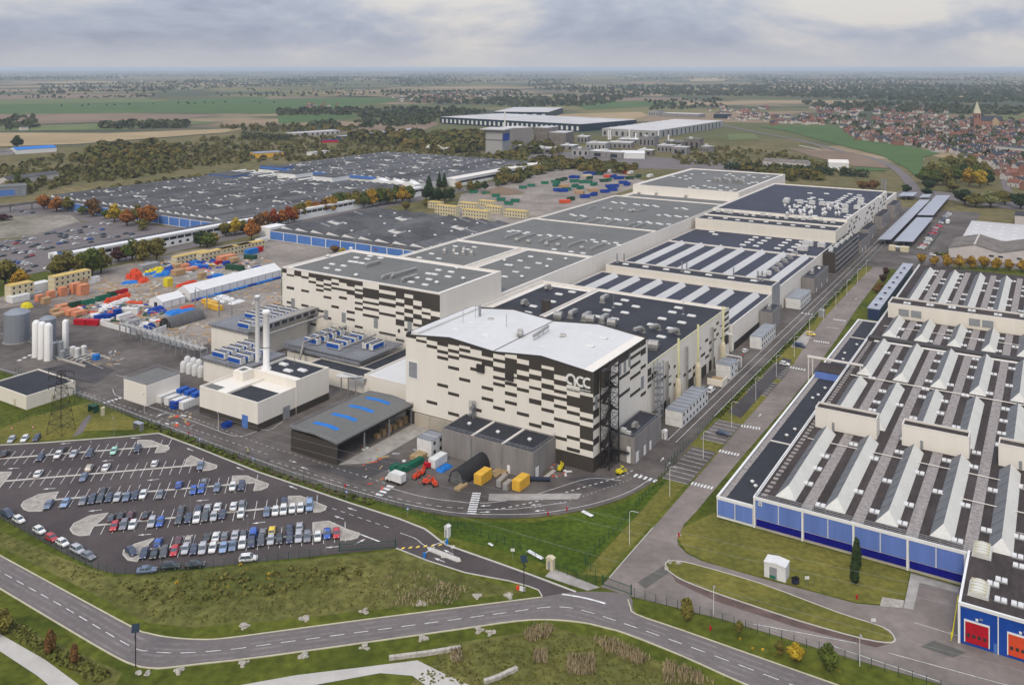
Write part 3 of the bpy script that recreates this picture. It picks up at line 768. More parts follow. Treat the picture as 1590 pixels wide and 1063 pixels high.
for (a, b, z0, z1) in ACCR_P:
 m = MB(); m.box(.004,.05, a, b, z0, min(z1,29.2)); HALL.part('panel', m, 'panel_dark')
for (y0, y1, z0, z1) in ((17.8,19.4,23.6,27.0),(21.3,23.0,23.4,27.0),(25.0,26.5,24.3,27.8),(34.9,37.0,14.0,18.0),(1.2,2.8,18.8,22.3)):
 m = MB(); m.box(.01,.12, y0, y1, z0, z1); HALL.part('window', m, 'window_grey')
m = MB(); m.box(-69.2,-65.7,-.1,-.005,15.8,21.0); f_ = HALL.part('window', m, 'window_grey')
m = MB()
for q in ((-69.5,-69.2,15.5,21.3),(-65.7,-65.4,15.5,21.3),(-69.2,-65.7,15.5,15.8),(-69.2,-65.7,21.0,21.3)): m.box(q[0], q[1],-.14,-.006, q[2], q[3])
HALL.part('window_frame', m, 'white_trim', f_)
for (a, c) in ((-41.3,24.2),(-30.4,23.6)):
 m = MB(); m.box(a, a + 2.8,-.8,-.06, c - 1.4, c + 1.0); HALL.part('louvre_box', m, 'trim_dark')
# logo: the letters a c c, a rule and a line of small print, as raised white letters
def arc_strip(m, cx, cz, r0, r1, t0, t1, n=18):
 vs = []
 for i in range(n + 1):
  t = t0 + (t1 - t0) * i / n
  for r in (r0, r1):
   vs.append((cx + r * cos(t),-.16, cz + r * sin(t)))
 m.add(vs, [(2 * i, 2 * i + 1,2 * i + 3,2 * i + 2) for i in range(n)])
m = MB()
cz = 26.55
arc_strip(m, -7.4, cz, 1.0,1.72, radians(-20), radians(290),26)
m.box(-6.38,-5.68,-.165,-.08, cz - 1.75, cz + .2)
arc_strip(m, -4.05, cz - .1,.95,1.65, radians(52), radians(308),18)
arc_strip(m, -1.75, cz - .1,.95,1.65, radians(52), radians(308),18)
m.box(-9.1,-.8,-.16,-.08, cz - 2.5, cz - 2.3)
HALL.part('logo', m, 'paint_white')
txt = bpy.data.curves.new('logo_lettering', 'FONT'); txt.body = "AUTOMOTIVE CELLS CO"; txt.size = 1.02; txt.extrude = .02
to = bpy.data.objects.new('logo_lettering', txt); COL.objects.link(to)
dg = bpy.context.evaluated_depsgraph_get(); tm = bpy.data.meshes.new_from_object(to.evaluated_get(dg)); bpy.data.objects.remove(to)
xs = [v.co.x for v in tm.vertices]; k_ = 8.2 / (max(xs) - min(xs))
tm.transform(__import__('mathutils').Matrix.Diagonal((k_, 1.15 * k_, 1,1)))
tm.materials.clear(); tm.materials.append(MATS['paint_white'])
t_ = link('logo_lettering', tm, HALL.e, (70.6 - 9.05,-.12, cz - 3.45)); t_.rotation_euler = (radians(90),0,0)
# roof kit of the front hall
scatter(HALL, 'vent_hood', HOOD, [(762,499),(807,520),(874,524),(808,517)],30.5,-.3,.4,.8)
scatter(HALL, 'mast', MAST, [(719,503),(738,494.5),(786.5,510)],30,-.4)
m = MB(); x, y = S(745,491,30.5); m.box(x - .35, x + .35, y - .35, y + .35,29.6,34.5); HALL.part('flue', m, 'steel_galv')
m = MB(); (x0, y0),(x1, y1) = S(829,525,31), S(851,510,31); m.tube((x0, y0,31.8),(x1, y1,31.8),.55,8)
for k in range(4): m.tube((x0 + (x1 - x0) * k / 3, y0 + (y1 - y0) * k / 3,30.2),(x0 + (x1 - x0) * k / 3, y0 + (y1 - y0) * k / 3,31.8),.1,5)
HALL.part('duct', m, 'duct')
m = MB(); m.box(-36.0,-35.7,.8,40,29.8,29.9); HALL.part('valley_gutter', m, 'trim_dark')
me_pad = me_skylight(3.0,1.5,.35)
scatter(HALL, 'skylight', me_pad, zpts((800,500),[(675,115),(820,125),(825,175),(1035,180),(675,210),(660,265),(880,275),(345,290),(500,300),(480,370)]) + zpts((620,470),[(855,235),(990,245),(985,290),(820,325),(785,380),(1020,375),(680,310)]),30.7,-.15)
# steel stair tower on the right wall of the front hall
t = Bld('stair_tower', 'black lattice steel escape stair beside the logo corner of the tall white hall', 'stair tower', .6,3.6)
for (px_, py_) in ((.6,3.6),(3.4,3.6),(.6,10.4),(3.4,10.4)):
 m = MB(); m.box(px_ - .14, px_ + .14, py_ - .14, py_ + .14,0,30.2); t.part('leg', m, 'steel_dark')
nf = 9
for k in range(nf):
 z = 3.3 * k
 m = MB()
 (ya, yb) = (4.6,9.4) if k % 2 == 0 else (9.4,4.6)
 xx = 1.3 if k % 2 == 0 else 2.7
 vs = []
 m.add([(xx - .55, ya, z),(xx + .55, ya, z),(xx + .55, yb, z + 3.3),(xx - .55, yb, z + 3.3),(xx - .55, ya, z + .3),(xx + .55, ya, z + .3),(xx + .55, yb, z + 3.6),(xx - .55, yb, z + 3.6)],
    [(0,1,5,4),(1,2,6,5),(2,3,7,6),(3,0,4,7),(4,5,6,7),(3,2,1,0)])
 for sx in (-.55,.55): m.tube((xx + sx, ya, z + 1.2),(xx + sx, yb, z + 4.5),.05,4)
 t.part('stair_flight', m, 'steel_dark')
 m = MB(); yl = (9.3,10.4) if k % 2 == 0 else (3.6,4.7)
 m.box(.6,3.4, yl[0], yl[1], z + 3.2, z + 3.32); t.part('landing', m, 'steel_dark')
m = MB()
for k in range(10):
 z0, z1 = 3.0 * k, 3.0 * k + 3.0
 for (a, b) in (((3.4,3.6),(3.4,10.4)),((.6,3.6),(3.4,3.6)),((.6,10.4),(3.4,10.4))):
  m.tube((*a, z0),(*b, z1),.06,4); m.tube((*b, z0),(*a, z1),.06,4); m.tube((*a, z1),(*b, z1),.08,4)
t.part('bracing', m, 'steel_dark')
m = MB(); m.box(.5,2.0,3.5,6.2,24.5,29.5); t.part('screen', m, 'trim_dark')
# second, galvanised ladder tower further along
t = Bld('ladder_tower', 'grey galvanised caged ladder tower on the side of the dark roofed hall', 'stair tower', .6,44)
for (a, b) in ((.7,44),(3.0,44),(.7,47),(3.0,47)):
 m = MB(); m.box(a - .1, a + .1, b - .1, b + .1,0,20.5); t.part('leg', m, 'steel_galv')
m = MB()
for k in range(9):
 z0, z1 = 2.3 * k, 2.3 * k + 2.3
 for (a, b) in (((3.0,44),(3.0,47)),((.7,44),(3.0,44)),((.7,47),(3.0,47))):
  m.tube((*a, z0),(*b, z1),.06,4); m.tube((*b, z0),(*a, z1),.06,4); m.tube((*a, z1),(*b, z1),.07,4)
t.part('bracing', m, 'steel_galv')
for k in range(8):
 m = MB(); m.box(.75,2.95,44.1,46.9,2.3 * k + 2.2,2.3 * k + 2.28); t.part('landing', m, 'grating')

# ---- rear tall hall
TALL_P = [(.02,2.8,27.5,29.5),(2.8,7.5,14.0,15.0),(2.8,7.5,20.5,21.7),(2.8,7.5,26.4,27.2),(7.5,11.9,27.0,30.0),(11.9,16.4,14.0,15.0),(11.9,16.4,26.5,27.5),(11.9,16.6,20.5,21.5),(16.4,20.9,25.0,26.0),(16.4,20.9,27.5,30),(17.5,20.9,6.5,7.5),(20.9,25.4,22.0,23.0),(20.9,25.4,24.0,25.0),(20.9,25.4,26.5,30.0),(20.9,25.5,13.0,14.0),(25.4,30.0,10.5,11.6),(25.4,30.0,19.5,20.5),(25.4,30.0,23.0,24.0),(25.4,30.0,25.0,26.0),(25.4,30.0,27.5,30.0),(30.0,34.4,16.0,17.1),(30.0,34.4,24.0,25.0),(30.0,34.4,26.0,27.0),(30.0,34.4,28.5,30.0),(34.4,38.9,7.5,8.5),(34.4,38.9,24.0,25.0),(34.4,38.9,27.5,30.0),(34.4,39.0,20.5,21.6),(38.9,43.5,12.0,13.0),(38.9,43.5,15.0,16.1),(38.9,43.5,23.0,25.0),(38.9,43.5,26.5,30.0),(43.5,48.0,9.5,10.5),(43.5,48.0,17.0,18.1),(43.5,48.0,19.5,20.5),(43.5,48.0,22.0,24.0),(43.5,48.0,25.0,26.0),(43.5,48.0,27.5,30.0),(47.6,56.6,4.0,5.0),(48.0,56.9,15.0,16.1),(48.0,56.9,18.0,19.1),(48.0,56.9,20.5,21.5),(48.0,56.9,23.0,27.0),(56.9,65.9,17.0,18.1),(56.9,65.9,21.0,22.5),(56.9,65.9,24.0,26.0),(56.9,65.9,27.5,30.0),(57.0,65.9,9.0,10.0),(65.9,70.4,7.5,8.5),(65.9,70.4,14.0,16.5),(65.9,70.4,18.5,19.6),(65.9,70.4,22.0,23.5),(65.9,70.4,25.0,30),(67.0,68.2,11.0,12.5),(70.4,75,12.3,13.4),(70.4,75,16.3,18.3),(70.4,75,19.8,21.5),(70.4,75,23.0,26.0),(70.4,75,27.5,30),(75.0,79.4,15.0,16.1),(75.0,79.4,18.0,20.0),(75.0,79.4,22.0,23.5),(75.0,79.4,25.5,30),(79.4,83.9,15.0,19.0),(79.4,83.9,20.5,21.5),(79.4,83.9,23.0,30),(83.9,88.5,15.5,20.5),(83.9,88.5,22.5,30.0),(79.4,88.5,6.0,9.5),(83.9,88.5,11.5,13.5)]
REAR = Bld('rear_hall', 'tallest white hall behind the chillers, dark stepped panels over a grey flat roof', 'building', -181.1,48.8)
REAR.shell(-181.1,-92.6,48.8,94.2,30, par=.6, pw=.6, band=2.2, bandm='parapet')
for (a, b, z0, z1) in TALL_P:
 m = MB(); m.box(-181.1 + a, -181.1 + b, 48.75,48.797, z0, min(z1,29.38)); REAR.part('panel', m, 'panel_dark')
for (x, z) in ((-175.4,12.5),(-163.9,9.8),(-155.2,10.2),(-145.0,10.6),(-127.0,11.0),(-109.0,12.2),(-108.5,7.5)):
 m = MB(); m.box(x, x + 2.2,48.68,48.796, z, z + 4.2); REAR.part('louvre', m, 'window_grey')
zt = 29.4
scatter(REAR, 'skylight', SKY, zpts((430,370),[(935,232),(1095,213),(1065,248),(1218,235),(870,277),(930,285),(1000,297),(650,308),(585,355),(785,328),(720,378)]) + zpts((620,400),[(460,150),(610,172),(575,228),(345,192),(415,200),(200,238),(350,260),(140,292),(305,323)]), zt)
pipes(REAR, (430,370),[(1040,345,1190,290),(1230,490,1305,425),(1340,475,1590,370),(1465,520,1590,450)], zt, .55)
scatter(REAR, 'roof_cowl', COWL, zpts((430,370),[(600,222),(870,135),(930,450)]), zt)
scatter(REAR, 'roof_cowl', COWL, zpts((620,400),[(680,140),(440,310),(750,262)]), zt)

# ---- long chain of grey roofed halls
CH = 'long white halls with grey flat roofs'
H2 = Bld('long_hall', 'low white hall behind the tallest hall, left half, grey roof with bent cowls', 'building', -181.1,94.3, CH)
H2.shell(-181.1,-137.6,94.3,184,20, par=.6, pw=.6, band=1.6, bandm='parapet')
z2 = 19.4
scatter(H2, 'skylight', SKY, zpts((630,330),[(585,400),(808,410),(305,488),(160,535),(390,545),(725,438),(595,485)]), z2)
scatter(H2, 'duct', SWAN_S, zpts((630,330),[(455,475),(565,480),(675,495),(770,500),(680,460)]), z2,0,.5,1.5)
H2b = Bld('long_hall', 'low white hall behind the tallest hall, right half, sparse white skylights', 'building', -133.5,94.3, CH)
H2b.shell(-133.5,-92.6,94.3,184,20, par=.6, pw=.6, band=1.6, bandm='parapet')
scatter(H2b, 'skylight', SKY, zpts((780,320),[(335,598),(555,628),(210,645),(430,675),(295,728),(155,775),(60,695)]) + zpts((630,330),[(1430,652),(1560,598),(1295,700),(1165,757)]), z2)
scatter(H2b, 'roof_cowl', COWL, zpts((780,320),[(105,715),(745,635),(525,725),(230,845),(25,652)]), z2)
m = MB(); m.box(-137.5,-133.6,94.3,184,0,18.6); H2b.part('link_corridor', m, 'parapet')
H3 = Bld('long_hall', 'third long white hall, grey roof with rows of raised pipes and skylights', 'building', -181.1,184.2, CH)
H3.shell(-181.1,-92.6,184.2,271,20, par=.6, pw=.6, band=1.0, bandm='parapet')
scatter(H3, 'skylight', SKY, zpts((780,320),[(80,303),(130,293),(190,298),(300,313),(260,325),(550,342),(580,360),(675,355),(715,378),(805,372),(965,410),(1065,402),(1100,427),(1200,418),(1240,443),(1335,436),(1370,460),(440,348),(610,513),(810,540),(950,557)]), z2)
pipes(H3,(780,320),[(30,390,215,320),(190,405,365,340),(430,440,620,370),(505,445,690,378),(770,490,935,410),(1035,525,1215,440)], z2,.4)
scatter(H3, 'vent_hood', HOOD, zpts((780,320),[(170,415),(310,435),(520,465),(655,475),(935,510)]), z2,0,.3)
scatter(H3, 'mast', MAST, zpts((780,320),[(528,245),(1150,320),(1010,425)]), z2)
H4 = Bld('long_hall', 'fourth long white hall, grey roof between the pipe rows and the far block', 'building', -181.1,271.2, CH)
H4.shell(-181.1,-92.6,271.2,398,19.4, par=.6, pw=.6, band=1.0, bandm='parapet')
z4 = 18.8
scatter(H4, 'skylight', SKY, zpts((860,250),[(210,632),(245,645),(330,645),(360,655),(530,673),(610,672),(650,685),(735,685),(770,697),(855,695),(1010,722),(1105,720),(1135,735),(1225,737),(1260,747),(1350,747),(695,485),(725,495),(800,495),(830,507),(955,510),(990,520),(1070,520),(1100,530),(1180,528),(1215,540),(1440,560),(1520,558),(1555,570),(1235,640),(1320,637),(1355,652),(1440,650),(1480,660),(1560,658)]), z4)
pipes(H4,(860,250),[(265,720,385,675),(385,745,500,688),(605,755,730,710),(860,780,970,738),(930,805,1050,745),(960,610,1080,580),(405,575,470,545)], z4,.35)
scatter(H4, 'vent_hood', HOOD, zpts((860,250),[(590,575),(670,585),(800,580),(900,600),(940,595)]), z4,0,.3)
H5 = Bld('link_hall', 'narrow sunken roof between two white upstands before the far block', 'building', -181.1,398.2, CH)
H5.shell(-181.1,-92.6,398.2,433,17.6, par=.9, pw=.8, band=2.0, bandm='parapet')
scatter(H5, 'vent_hood', HOOD, zpts((860,250),[(1000,390),(1070,360),(1265,375),(1205,400),(1550,430)]),16.7,0,.3)
H6 = Bld('far_hall', 'farthest tall white block of the works, grey roof dotted with skylights', 'building', -181.1,433.2, CH)
H6.shell(-181.1,-92.6,433.2,568,24, par=.6, pw=.6, band=2.5, bandm='parapet')
scatter(H6, 'skylight', SKY, zpts((1040,250),[(120,200),(185,180),(40,185),(190,218),(240,205),(260,158),(400,150),(705,155),(665,168),(745,178),(930,170),(990,195),(865,195),(1150,185),(1110,200),(805,215),(460,238),(630,217),(930,270),(970,255),(280,300),(235,315),(325,322),(410,295),(470,313),(525,320),(600,293),(595,345),(675,315),(720,352),(765,337),(1025,255)]),23.4)
scatter(H6, 'duct', SWAN_S, zpts((1040,250),[(540,245),(585,250),(650,245),(700,262),(780,255),(830,262),(790,240),(860,265)]),23.4,0,.8,2.2)

# ---- dark roofed halls on the right
R1_P = [(40.5,43.5,16.5,18.9),(40.5,43.5,14.5,16.0),(40.5,43.5,12.5,13.5),(43.8,48.1,14.5,16.5),(58.2,60.2,13.5,15.0),(48.2,58,11.5,12.5),(58.2,61.4,10.5,11.0),(58.2,61.4,7.5,8.5),(63.9,65.7,12.5,13.5),(63.9,65.7,6.0,7.0),(65.9,70.1,8.5,9.5),(73.5,81.4,6.5,7.5),(83.2,87.3,6.5,7.5),(83.2,87.3,3.5,5.0),(91.9,96.6,8.5,9.5),(96.7,100.1,13.0,14.0),(96.7,101,6.5,7.5),(90.5,92.4,12.0,12.5),(101.2,104.6,11.0,12.0),(101.2,104.6,8.0,9.0),(105.6,109.6,14.5,15.5),(106.6,109.6,11.0,11.6),(109.7,112.8,16.5,17.5),(109.7,112.8,12.0,13.0),(114.9,118.1,14.5,15.1),(114.9,118.1,9.5,10.1),(118.6,125.4,17.8,18.9),(118.6,125.4,15.5,16.5),(118.6,125.4,13.0,14.0),(118.6,125.4,11.0,12.0),(118.6,125.4,5.5,9.5),(40.5,48,.2,3.5),(52,60,.2,3.5),(66,72,.2,4.5),(76,84,.2,4),(90,98,.2,4.5),(101,108,.2,4.5)]
K1 = Bld('coating_hall', 'white sided hall behind the logo hall, black roof with big goose-neck ducts', 'building', -61.5,40.6)
K1.shell(-61.5,0,40.6,126,19.8, roof='membrane_dark', par=.8, pw=.5, band=1.4, bandm='parapet')
for (a, b, z0, z1) in R1_P:
 m = MB(); m.box(.004,.05, a, b, z0, z1); K1.part('panel', m, 'panel_dark')
m = MB(); m.box(-.25,-.1,41,125.5,19.8,20.25); K1.part('edge_rail', m, 'pipe_yellow')
z1_ = 19.0
scatter(K1, 'skylight', SKY, zpts((980,470),[(55,50),(555,65),(485,117),(365,192),(710,158),(595,238),(240,263),(470,310),(355,405)]) + zpts((780,420),[(1440,355),(1360,400),(1230,472),(1440,500),(1105,545),(1320,575)]), z1_, 0,0,1.15)
scatter(K1, 'duct', SWAN, zpts((780,420),[(800,560),(960,595),(1170,620),(1175,380)]), z1_, 0,0,1.1)
scatter(K1, 'duct', SWAN, zpts((980,470),[(135,350),(320,320),(545,370)]), z1_, 0, pi * .9,1.0)
scatter(K1, 'vent_hood', HOOD, zpts((780,420),[(660,570),(1040,610),(1290,655)]), z1_, 0,.2,1.5)
scatter(K1, 'vent_hood', HOOD, zpts((980,470),[(265,545)]), z1_, 0,.2,1.6)
scatter(K1, 'mast', MAST, zpts((980,470),[(612,135)]) + zpts((780,420),[(1305,435)]), z1_)
K1b = Bld('side_hall', 'narrow white hall with black roof between the logo hall and the tall rear hall', 'building', -92.4,40.6)
K1b.shell(-92.4,-61.7,44.6,130,18.6, roof='membrane_dark', par=1.2, pw=.8, band=3.2, bandm='parapet')
scatter(K1b, 'skylight', SKY, zpts((780,420),[(820,257),(665,283),(585,370),(365,425),(300,500)]),17.5,0,0,1.15)
scatter(K1b, 'duct', SWAN_S, zpts((780,420),[(280,400),(550,220)]),17.5,0, pi, 1.6)
m = MB(); x, y = S(848,482,17.5); m.box(x - 1.6, x + 1.6, y - 1.2, y + 1.2,17.4,22); K1b.part('lift_house', m, 'panel_dark')
def ridge_part(b, x, y0, y1, zb, zt_, w, mats=('membrane_white', 'ridge_grey')):
 m = MB(); n = 0
 y0a, y1a = y0 + .2, y1 - .2
 m.quad((x - w / 2, y0, zb),(x + w * .15, y0a, zt_),(x + w * .15, y1a, zt_),(x - w / 2, y1, zb),0)
 m.quad((x + w * .15, y0a, zt_),(x + w / 2, y0, zb),(x + w / 2, y1, zb),(x + w * .15, y1a, zt_),0)
 m.add([(x - w / 2, y0, zb),(x + w / 2, y0, zb),(x + w * .15, y0a, zt_)],[(0,1,2)]); m.add([(x - w / 2, y1, zb),(x + w * .15, y1a, zt_),(x + w / 2, y1, zb)],[(0,1,2)])
 return b.part('rooflight', m, mats)
K2 = Bld('ridge_hall', 'black roofed hall with seven short white ridge rooflights, nearest of two', 'building', -92.4,126.2)
K2.shell(-90,0,130.2,190,11.6, roof='membrane_blue', par=.6, pw=.5)
for k in range(7): ridge_part(K2,-80.4 + 12.3 * k, 131.5,184.5,11.02,13.4,5.0)
m = MB(); m.box(.004,.06,131,189,0,3.4); K2.part('plinth', m, 'trim_dark')
K3 = Bld('plant_bridge', 'low cream strip carrying rooftop units and flues across the ridge halls', 'building', -88,190.2)
K3.shell(-88,0,190.2,203.4,15.2, roof='membrane_dark', wall='cladding_cream', par=.6, pw=.4)
for k in range(7):
 K3.put('skylight', SKY, -80 + 11.5 * k, 198,14.6,0,1.1)
for p in ((-86,200),(-83,202.5),(-48.5,198.5),(-46.2,199.2),(-22,200.5),(-9.5,199.5),(-7.6,200.5)):
 m = MB(); m.lathe(p[0], p[1],[(.9,14.5),(.9,14.8),(.36,14.85),(.36,19.6)],8); K3.part('flue', m, 'steel_galv')
m = MB(); m.box(.004,.3,190.3,203.3,0,15.1); K3.part('end_panel', m, 'window_grey')
K4 = Bld('ridge_hall', 'black roofed hall with seven long white ridge rooflights, farther of two', 'building', -88,203.6)
K4.shell(-90,0,203.6,283,12.2, roof='membrane_blue', par=.6, pw=.5)
for k in range(7): ridge_part(K4,-80.6 + 12.35 * k, 205.5,280.5,11.62,14,5.2)
for p in zpts((1100,330),[(810,690),(850,640),(910,590),(970,545),(1035,505)]):
 x, y = S(p[0], p[1],11.6); K4.put('duct', SWAN_S, x, y, 11.6,1.2,1.4)
scatter(K4, 'air_handler', AHU, zpts((1100,330),[(700,735),(640,750)]),11.6)
K5 = Bld('dark_hall', 'low hall with blue-black roof and four columns of white skylights', 'building', -88,283.2)
K5.shell(-90,0,283.2,331,12.4, roof='membrane_blue', par=.5, pw=.5)
scatter(K5, 'skylight', SKY, zpts((1100,330),[(555,295),(705,305),(505,325),(655,337),(460,355),(610,363),(405,385),(560,397),(945,328),(900,360),(855,390),(810,425),(1100,350),(1055,382),(1010,410),(965,445),(40,232),(80,260)]),11.9,0,0,1.2)
scatter(K5, 'air_handler', AHU, zpts((1100,330),[(1090,450),(1125,450),(1150,395),(1190,395),(1330,410)]),11.9,0,0,1.3)
K6 = Bld('upper_hall', 'cream walled high hall with two sunken strips of rooftop units along its edge', 'building', -90,331.2)
K6.shell(-90,0,331.2,348,19.4, roof='membrane_dark', wall='cladding_cream', par=.6, pw=.4)
K6.part('wall', MB().box(-90,0,348,366,0,19.6), 'cladding_cream')
K6.part('roof', MB().box(-89,-.5,349.5,364.5,19.6,19.7), 'membrane_dark')
rnd = random.Random(5)
for k in range(16):
 K6.put('air_handler', AHU, -84 + 5.2 * k + rnd.uniform(-1,1),358 + rnd.uniform(-3,3),19.7,0, rnd.uniform(.6,1.0))
for k in range(9): K6.put('skylight', SKY, -82 + 9 * k, 341 + rnd.uniform(-3,3),18.8)
K7 = Bld('upper_hall', 'widest blue-black roof of the works, crowded with white skylights and ducts', 'building', -90,366.2)
K7.shell(-90,0,366.2,521,21.4, roof='membrane_blue', par=.7, pw=.5, band=1.2, bandm='parapet')
scatter(K7, 'skylight', SKY, zpts((1230,250),[(210,383),(405,388),(245,435),(210,450),(340,458),(60,467),(155,482),(680,392),(630,415),(600,437),(570,455),(540,475),(510,492),(790,407),(750,430),(720,450),(690,470),(660,490),(840,508),(80,530),(45,545),(205,535),(180,550),(125,580),(130,632),(265,650),(640,663),(670,640),(610,522),(560,505),(455,525),(1020,430),(10,578),(545,563)]),20.7,0,0,1.25)
scatter(K7, 'air_handler', AHU, zpts((1230,250),[(100,505),(235,515),(355,525),(430,530),(625,555),(805,520),(765,570),(810,475),(620,612),(-60,480),(-70,495)]),20.7,0,0,1.3)
for k in range(34):
 x, y = S(1230 + rnd.uniform(-90,560) / 7.571,250 + rnd.uniform(535,645) / 7.571,20.7)
 K7.put('roof_cowl', COWL, min(x, -4), y, 20.7,0,(1.0,1.0, rnd.uniform(1.5,2.6)))
rr = random.Random(11)
for k in range(70):
 y = rr.uniform(368,512); z = rr.choice((3,6,9,12,15,17.5)); w = rr.uniform(2.5,4.5)
 m = MB(); m.box(.004,.06, y, y + w, z, z + 1.6); K7.part('panel', m, 'panel_dark')
K8 = Bld('end_hall', 'low hall at the far end of the works with a cream parapet and tall flues', 'building', -90,521.2)
K8.shell(-90,0,521.2,570,14.4, roof='membrane_dark', par=.7, pw=1.2, wall='cladding_cream')
for p in zpts((1230,250),[(1055,385),(1088,385),(1100,385)]):
 x, y = S(p[0], p[1],14); m = MB(); m.tube((x, y, 13.7),(x, y, 27),.5,8); K8.part('flue', m, 'steel_galv')
K9 = Bld('end_hall', 'narrow cream strip hall closing the far end beside the farthest block', 'building', -181,568.4)
K9.shell(-181,-20,570.4,584,11, roof='membrane_dark', par=.7, pw=1.2, wall='cladding_cream')

# ---- annexes and office along the right side
def annex(label, x0, x1, y0, y1, z1, wall='wall_grey', roof='membrane_dark', rail=True, cat='annex', doors=(), name='annex', group=None):
 b = Bld(name, label, cat, x0, y0, group)
 b.shell(x0, x1, y0, y1, z1, wall, roof, par=.35, pw=.25, parm=wall)
 if rail:
  m = MB(); zr = z1 + .05
  for (a, c) in (((x0 + .15, y0 + .15),(x1 - .15, y0 + .15)),((x1 - .15, y0 + .15),(x1 - .15, y1 - .15))):
   for h in (.5,1.0): m.tube((*a, zr + h),(*c, zr + h),.045,4)
   n = max(2, int(sqrt((a[0] - c[0]) ** 2 + (a[1] - c[1]) ** 2) / 2))
   for k in range(n + 1): m.tube((a[0] + (c[0] - a[0]) * k / n, a[1] + (c[1] - a[1]) * k / n, zr - .1),(a[0] + (c[0] - a[0]) * k / n, a[1] + (c[1] - a[1]) * k / n, zr + 1.0),.045,4)
  b.part('guard_rail', m, 'steel_galv')
 for (ax, p, w, h) in doors:
  m = MB()
  if ax == 'r': m.box(x1 + .004, x1 + .07, p, p + w, .05, h)
  else: m.box(p, p + w, y0 - .07, y0 - .004,.05, h)
  b.part('door', m, 'white_trim')
 return b
FA = annex('dark roofed grey annex with two pale roof ribs in front of the logo hall', -45.6,-12.6,-13.4,-.1,8.3, doors=(('r', -12.2,1.8,3.4),('f', -21.6,1.0,2.6)))
for x in (-34.6,-23.6):
 m = MB(); m.box(x - .35, x + .35,-13.0,-.5,7.97,8.32); FA.part('roof_rib', m, 'parapet')
for x, y in ((-40,-6.5),(-29,-7),(-18,-6.5)): FA.put('roof_cowl', COWL, x, y, 7.97,0,.7)
for x in (-34.5,-23.5,-13.0):
 m = MB(); m.box(x - .12, x + .12,-13.62,-13.41,0,7.6); FA.part('downpipe', m, 'steel_galv')
SA = annex('grey flat roofed annex under the black stair tower', .6,8.1,11.6,32.5,8.2, doors=(('r', 12.6,2.0,3.4),('r', 18.5,1.6,3.2),('r', 23,1.4,3.0),('f', 5.6,1.2,5.2)))
SA.put('duct', SWAN_S, 5.0,20,7.9, pi, 1.2); SA.put('air_handler', AHU, 3.2,14.4,7.9,0,.55); SA.put('air_handler', AHU, 5.2,13.6,7.9,0,.45)
m = MB(); m.box(.8,6.6,10.3,11.55,3.4,3.55)
for k in range(6): m.tube((.9 + 1.1 * k, 10.4,3.5),(.9 + 1.1 * k, 10.4,4.6),.05,4)
m.tube((.9,10.4,4.6),(6.5,10.4,4.6),.05,4); SA.part('gantry', m, 'steel_dark')
GA = annex('small grey annex with ducts beside the white two storey cabins, third from the logo', -.0 + .3,6.3,168.5,184.5,8.6, doors=(('r', 172,1.2,2.6),))
GA.put('duct', SWAN_S, 3,175,8.3,0,1.3)
GB = annex('long grey annex just before the dark office block', .3,7.0,246,279,8.4, doors=(('r', 250,1.2,2.6),('r', 262,1.2,2.6),('r', 275,1.2,2.6)))
GB.put('duct', SWAN_S, 3,258,8.1,0,1.4); GB.put('roof_cowl', COWL, 4,270,8.1)
for i_, (a, b_, c, d, h, lb) in enumerate(((-1 + 1.3,6,366,400,8, 'grey low annex right behind the dark office block'),(.3,3.2,409,440,8.6, 'grey box annex, first of the three beyond the office block'),(.3,3.2,462,500,10, 'tall grey box annex, second of the three beyond the office block'),(.3,3.6,520,552,10.5, 'tall grey box annex, last of the three before the far end'))):
 annex(lb, a, b_ + 2.5, c, d, h, rail=False, doors=(('r', c + 4,1.5,3),('r', c + 14,1.5,3)))
OF = Bld('office_block', 'dark grey four storey office block with long window bands beside the inner road', 'building', .3,296.5)
OF.shell(.3,7.2,296.5,366,12.6, 'wall_grey', 'membrane_dark', par=.5, pw=.3, parm='panel_dark')
OF.part('cladding', MB().box(.35,7.25,296.3,296.49,1.0,12.5), 'panel_dark')
for k in range(4):
 for j in range(17):
  m = MB(); y = 298 + 4.0 * j; m.box(7.204,7.3, y, y + 3.2,1.2 + 3.0 * k, 2.9 + 3.0 * k); OF.part('window', m, 'glass_dark')
for k in range(4):
 m = MB(); m.box(7.204,7.5,296.6,365.8,3.2 + 3.0 * k - .15,3.2 + 3.0 * k + .1); OF.part('floor_band', m, 'steel_galv')
for k in range(9): OF.put('air_handler', AHU, 3.2 + rnd.uniform(-1,1),302 + 7 * k, 12.2,0,.7)
def cabin(label, x0, x1, y0, y1, floors=2, name='site_cabin', group='stacked white site cabins along the hall'):
 b = Bld(name, label, 'site cabin', x0, y0, group)
 h = 2.65
 n = max(1, int((y1 - y0) / 3.0))
 for f in range(floors):
  for k in range(n):
   a = y0 + (y1 - y0) * k / n; c = y0 + (y1 - y0) * (k + 1) / n
   m = MB(); m.box(x0, x1, a + .03, c - .03, f * h + .05, f * h + h - .03); md = b.part('module', m, 'box_white')
   m = MB(); yc = (a + c) / 2; m.box(x1 + .003, x1 + .05, yc - .55, yc + .55, f * h + 1.1, f * h + 2.1); b.part('window', m, 'glass_dark', md)
 m = MB(); m.box(x0 - .05, x1 + .05, y0 - .02, y1 + .02, floors * h, floors * h + .12); b.part('roof', m, 'tank_grey')
 for k in range(1, n):
  y = y0 + (y1 - y0) * k / n; m = MB(); m.box(x0, x1, y - .06, y + .06, floors * h + .12, floors * h + .2); b.part('roof_rib', m, 'box_white')
 return b
cabin('white two storey site cabins just past the grey annex by the stair tower', 4.6,10.6,44.6,70)
cabin('short white two storey site cabins behind the cream low wall', 4.0,9.8,97.6,106.5)
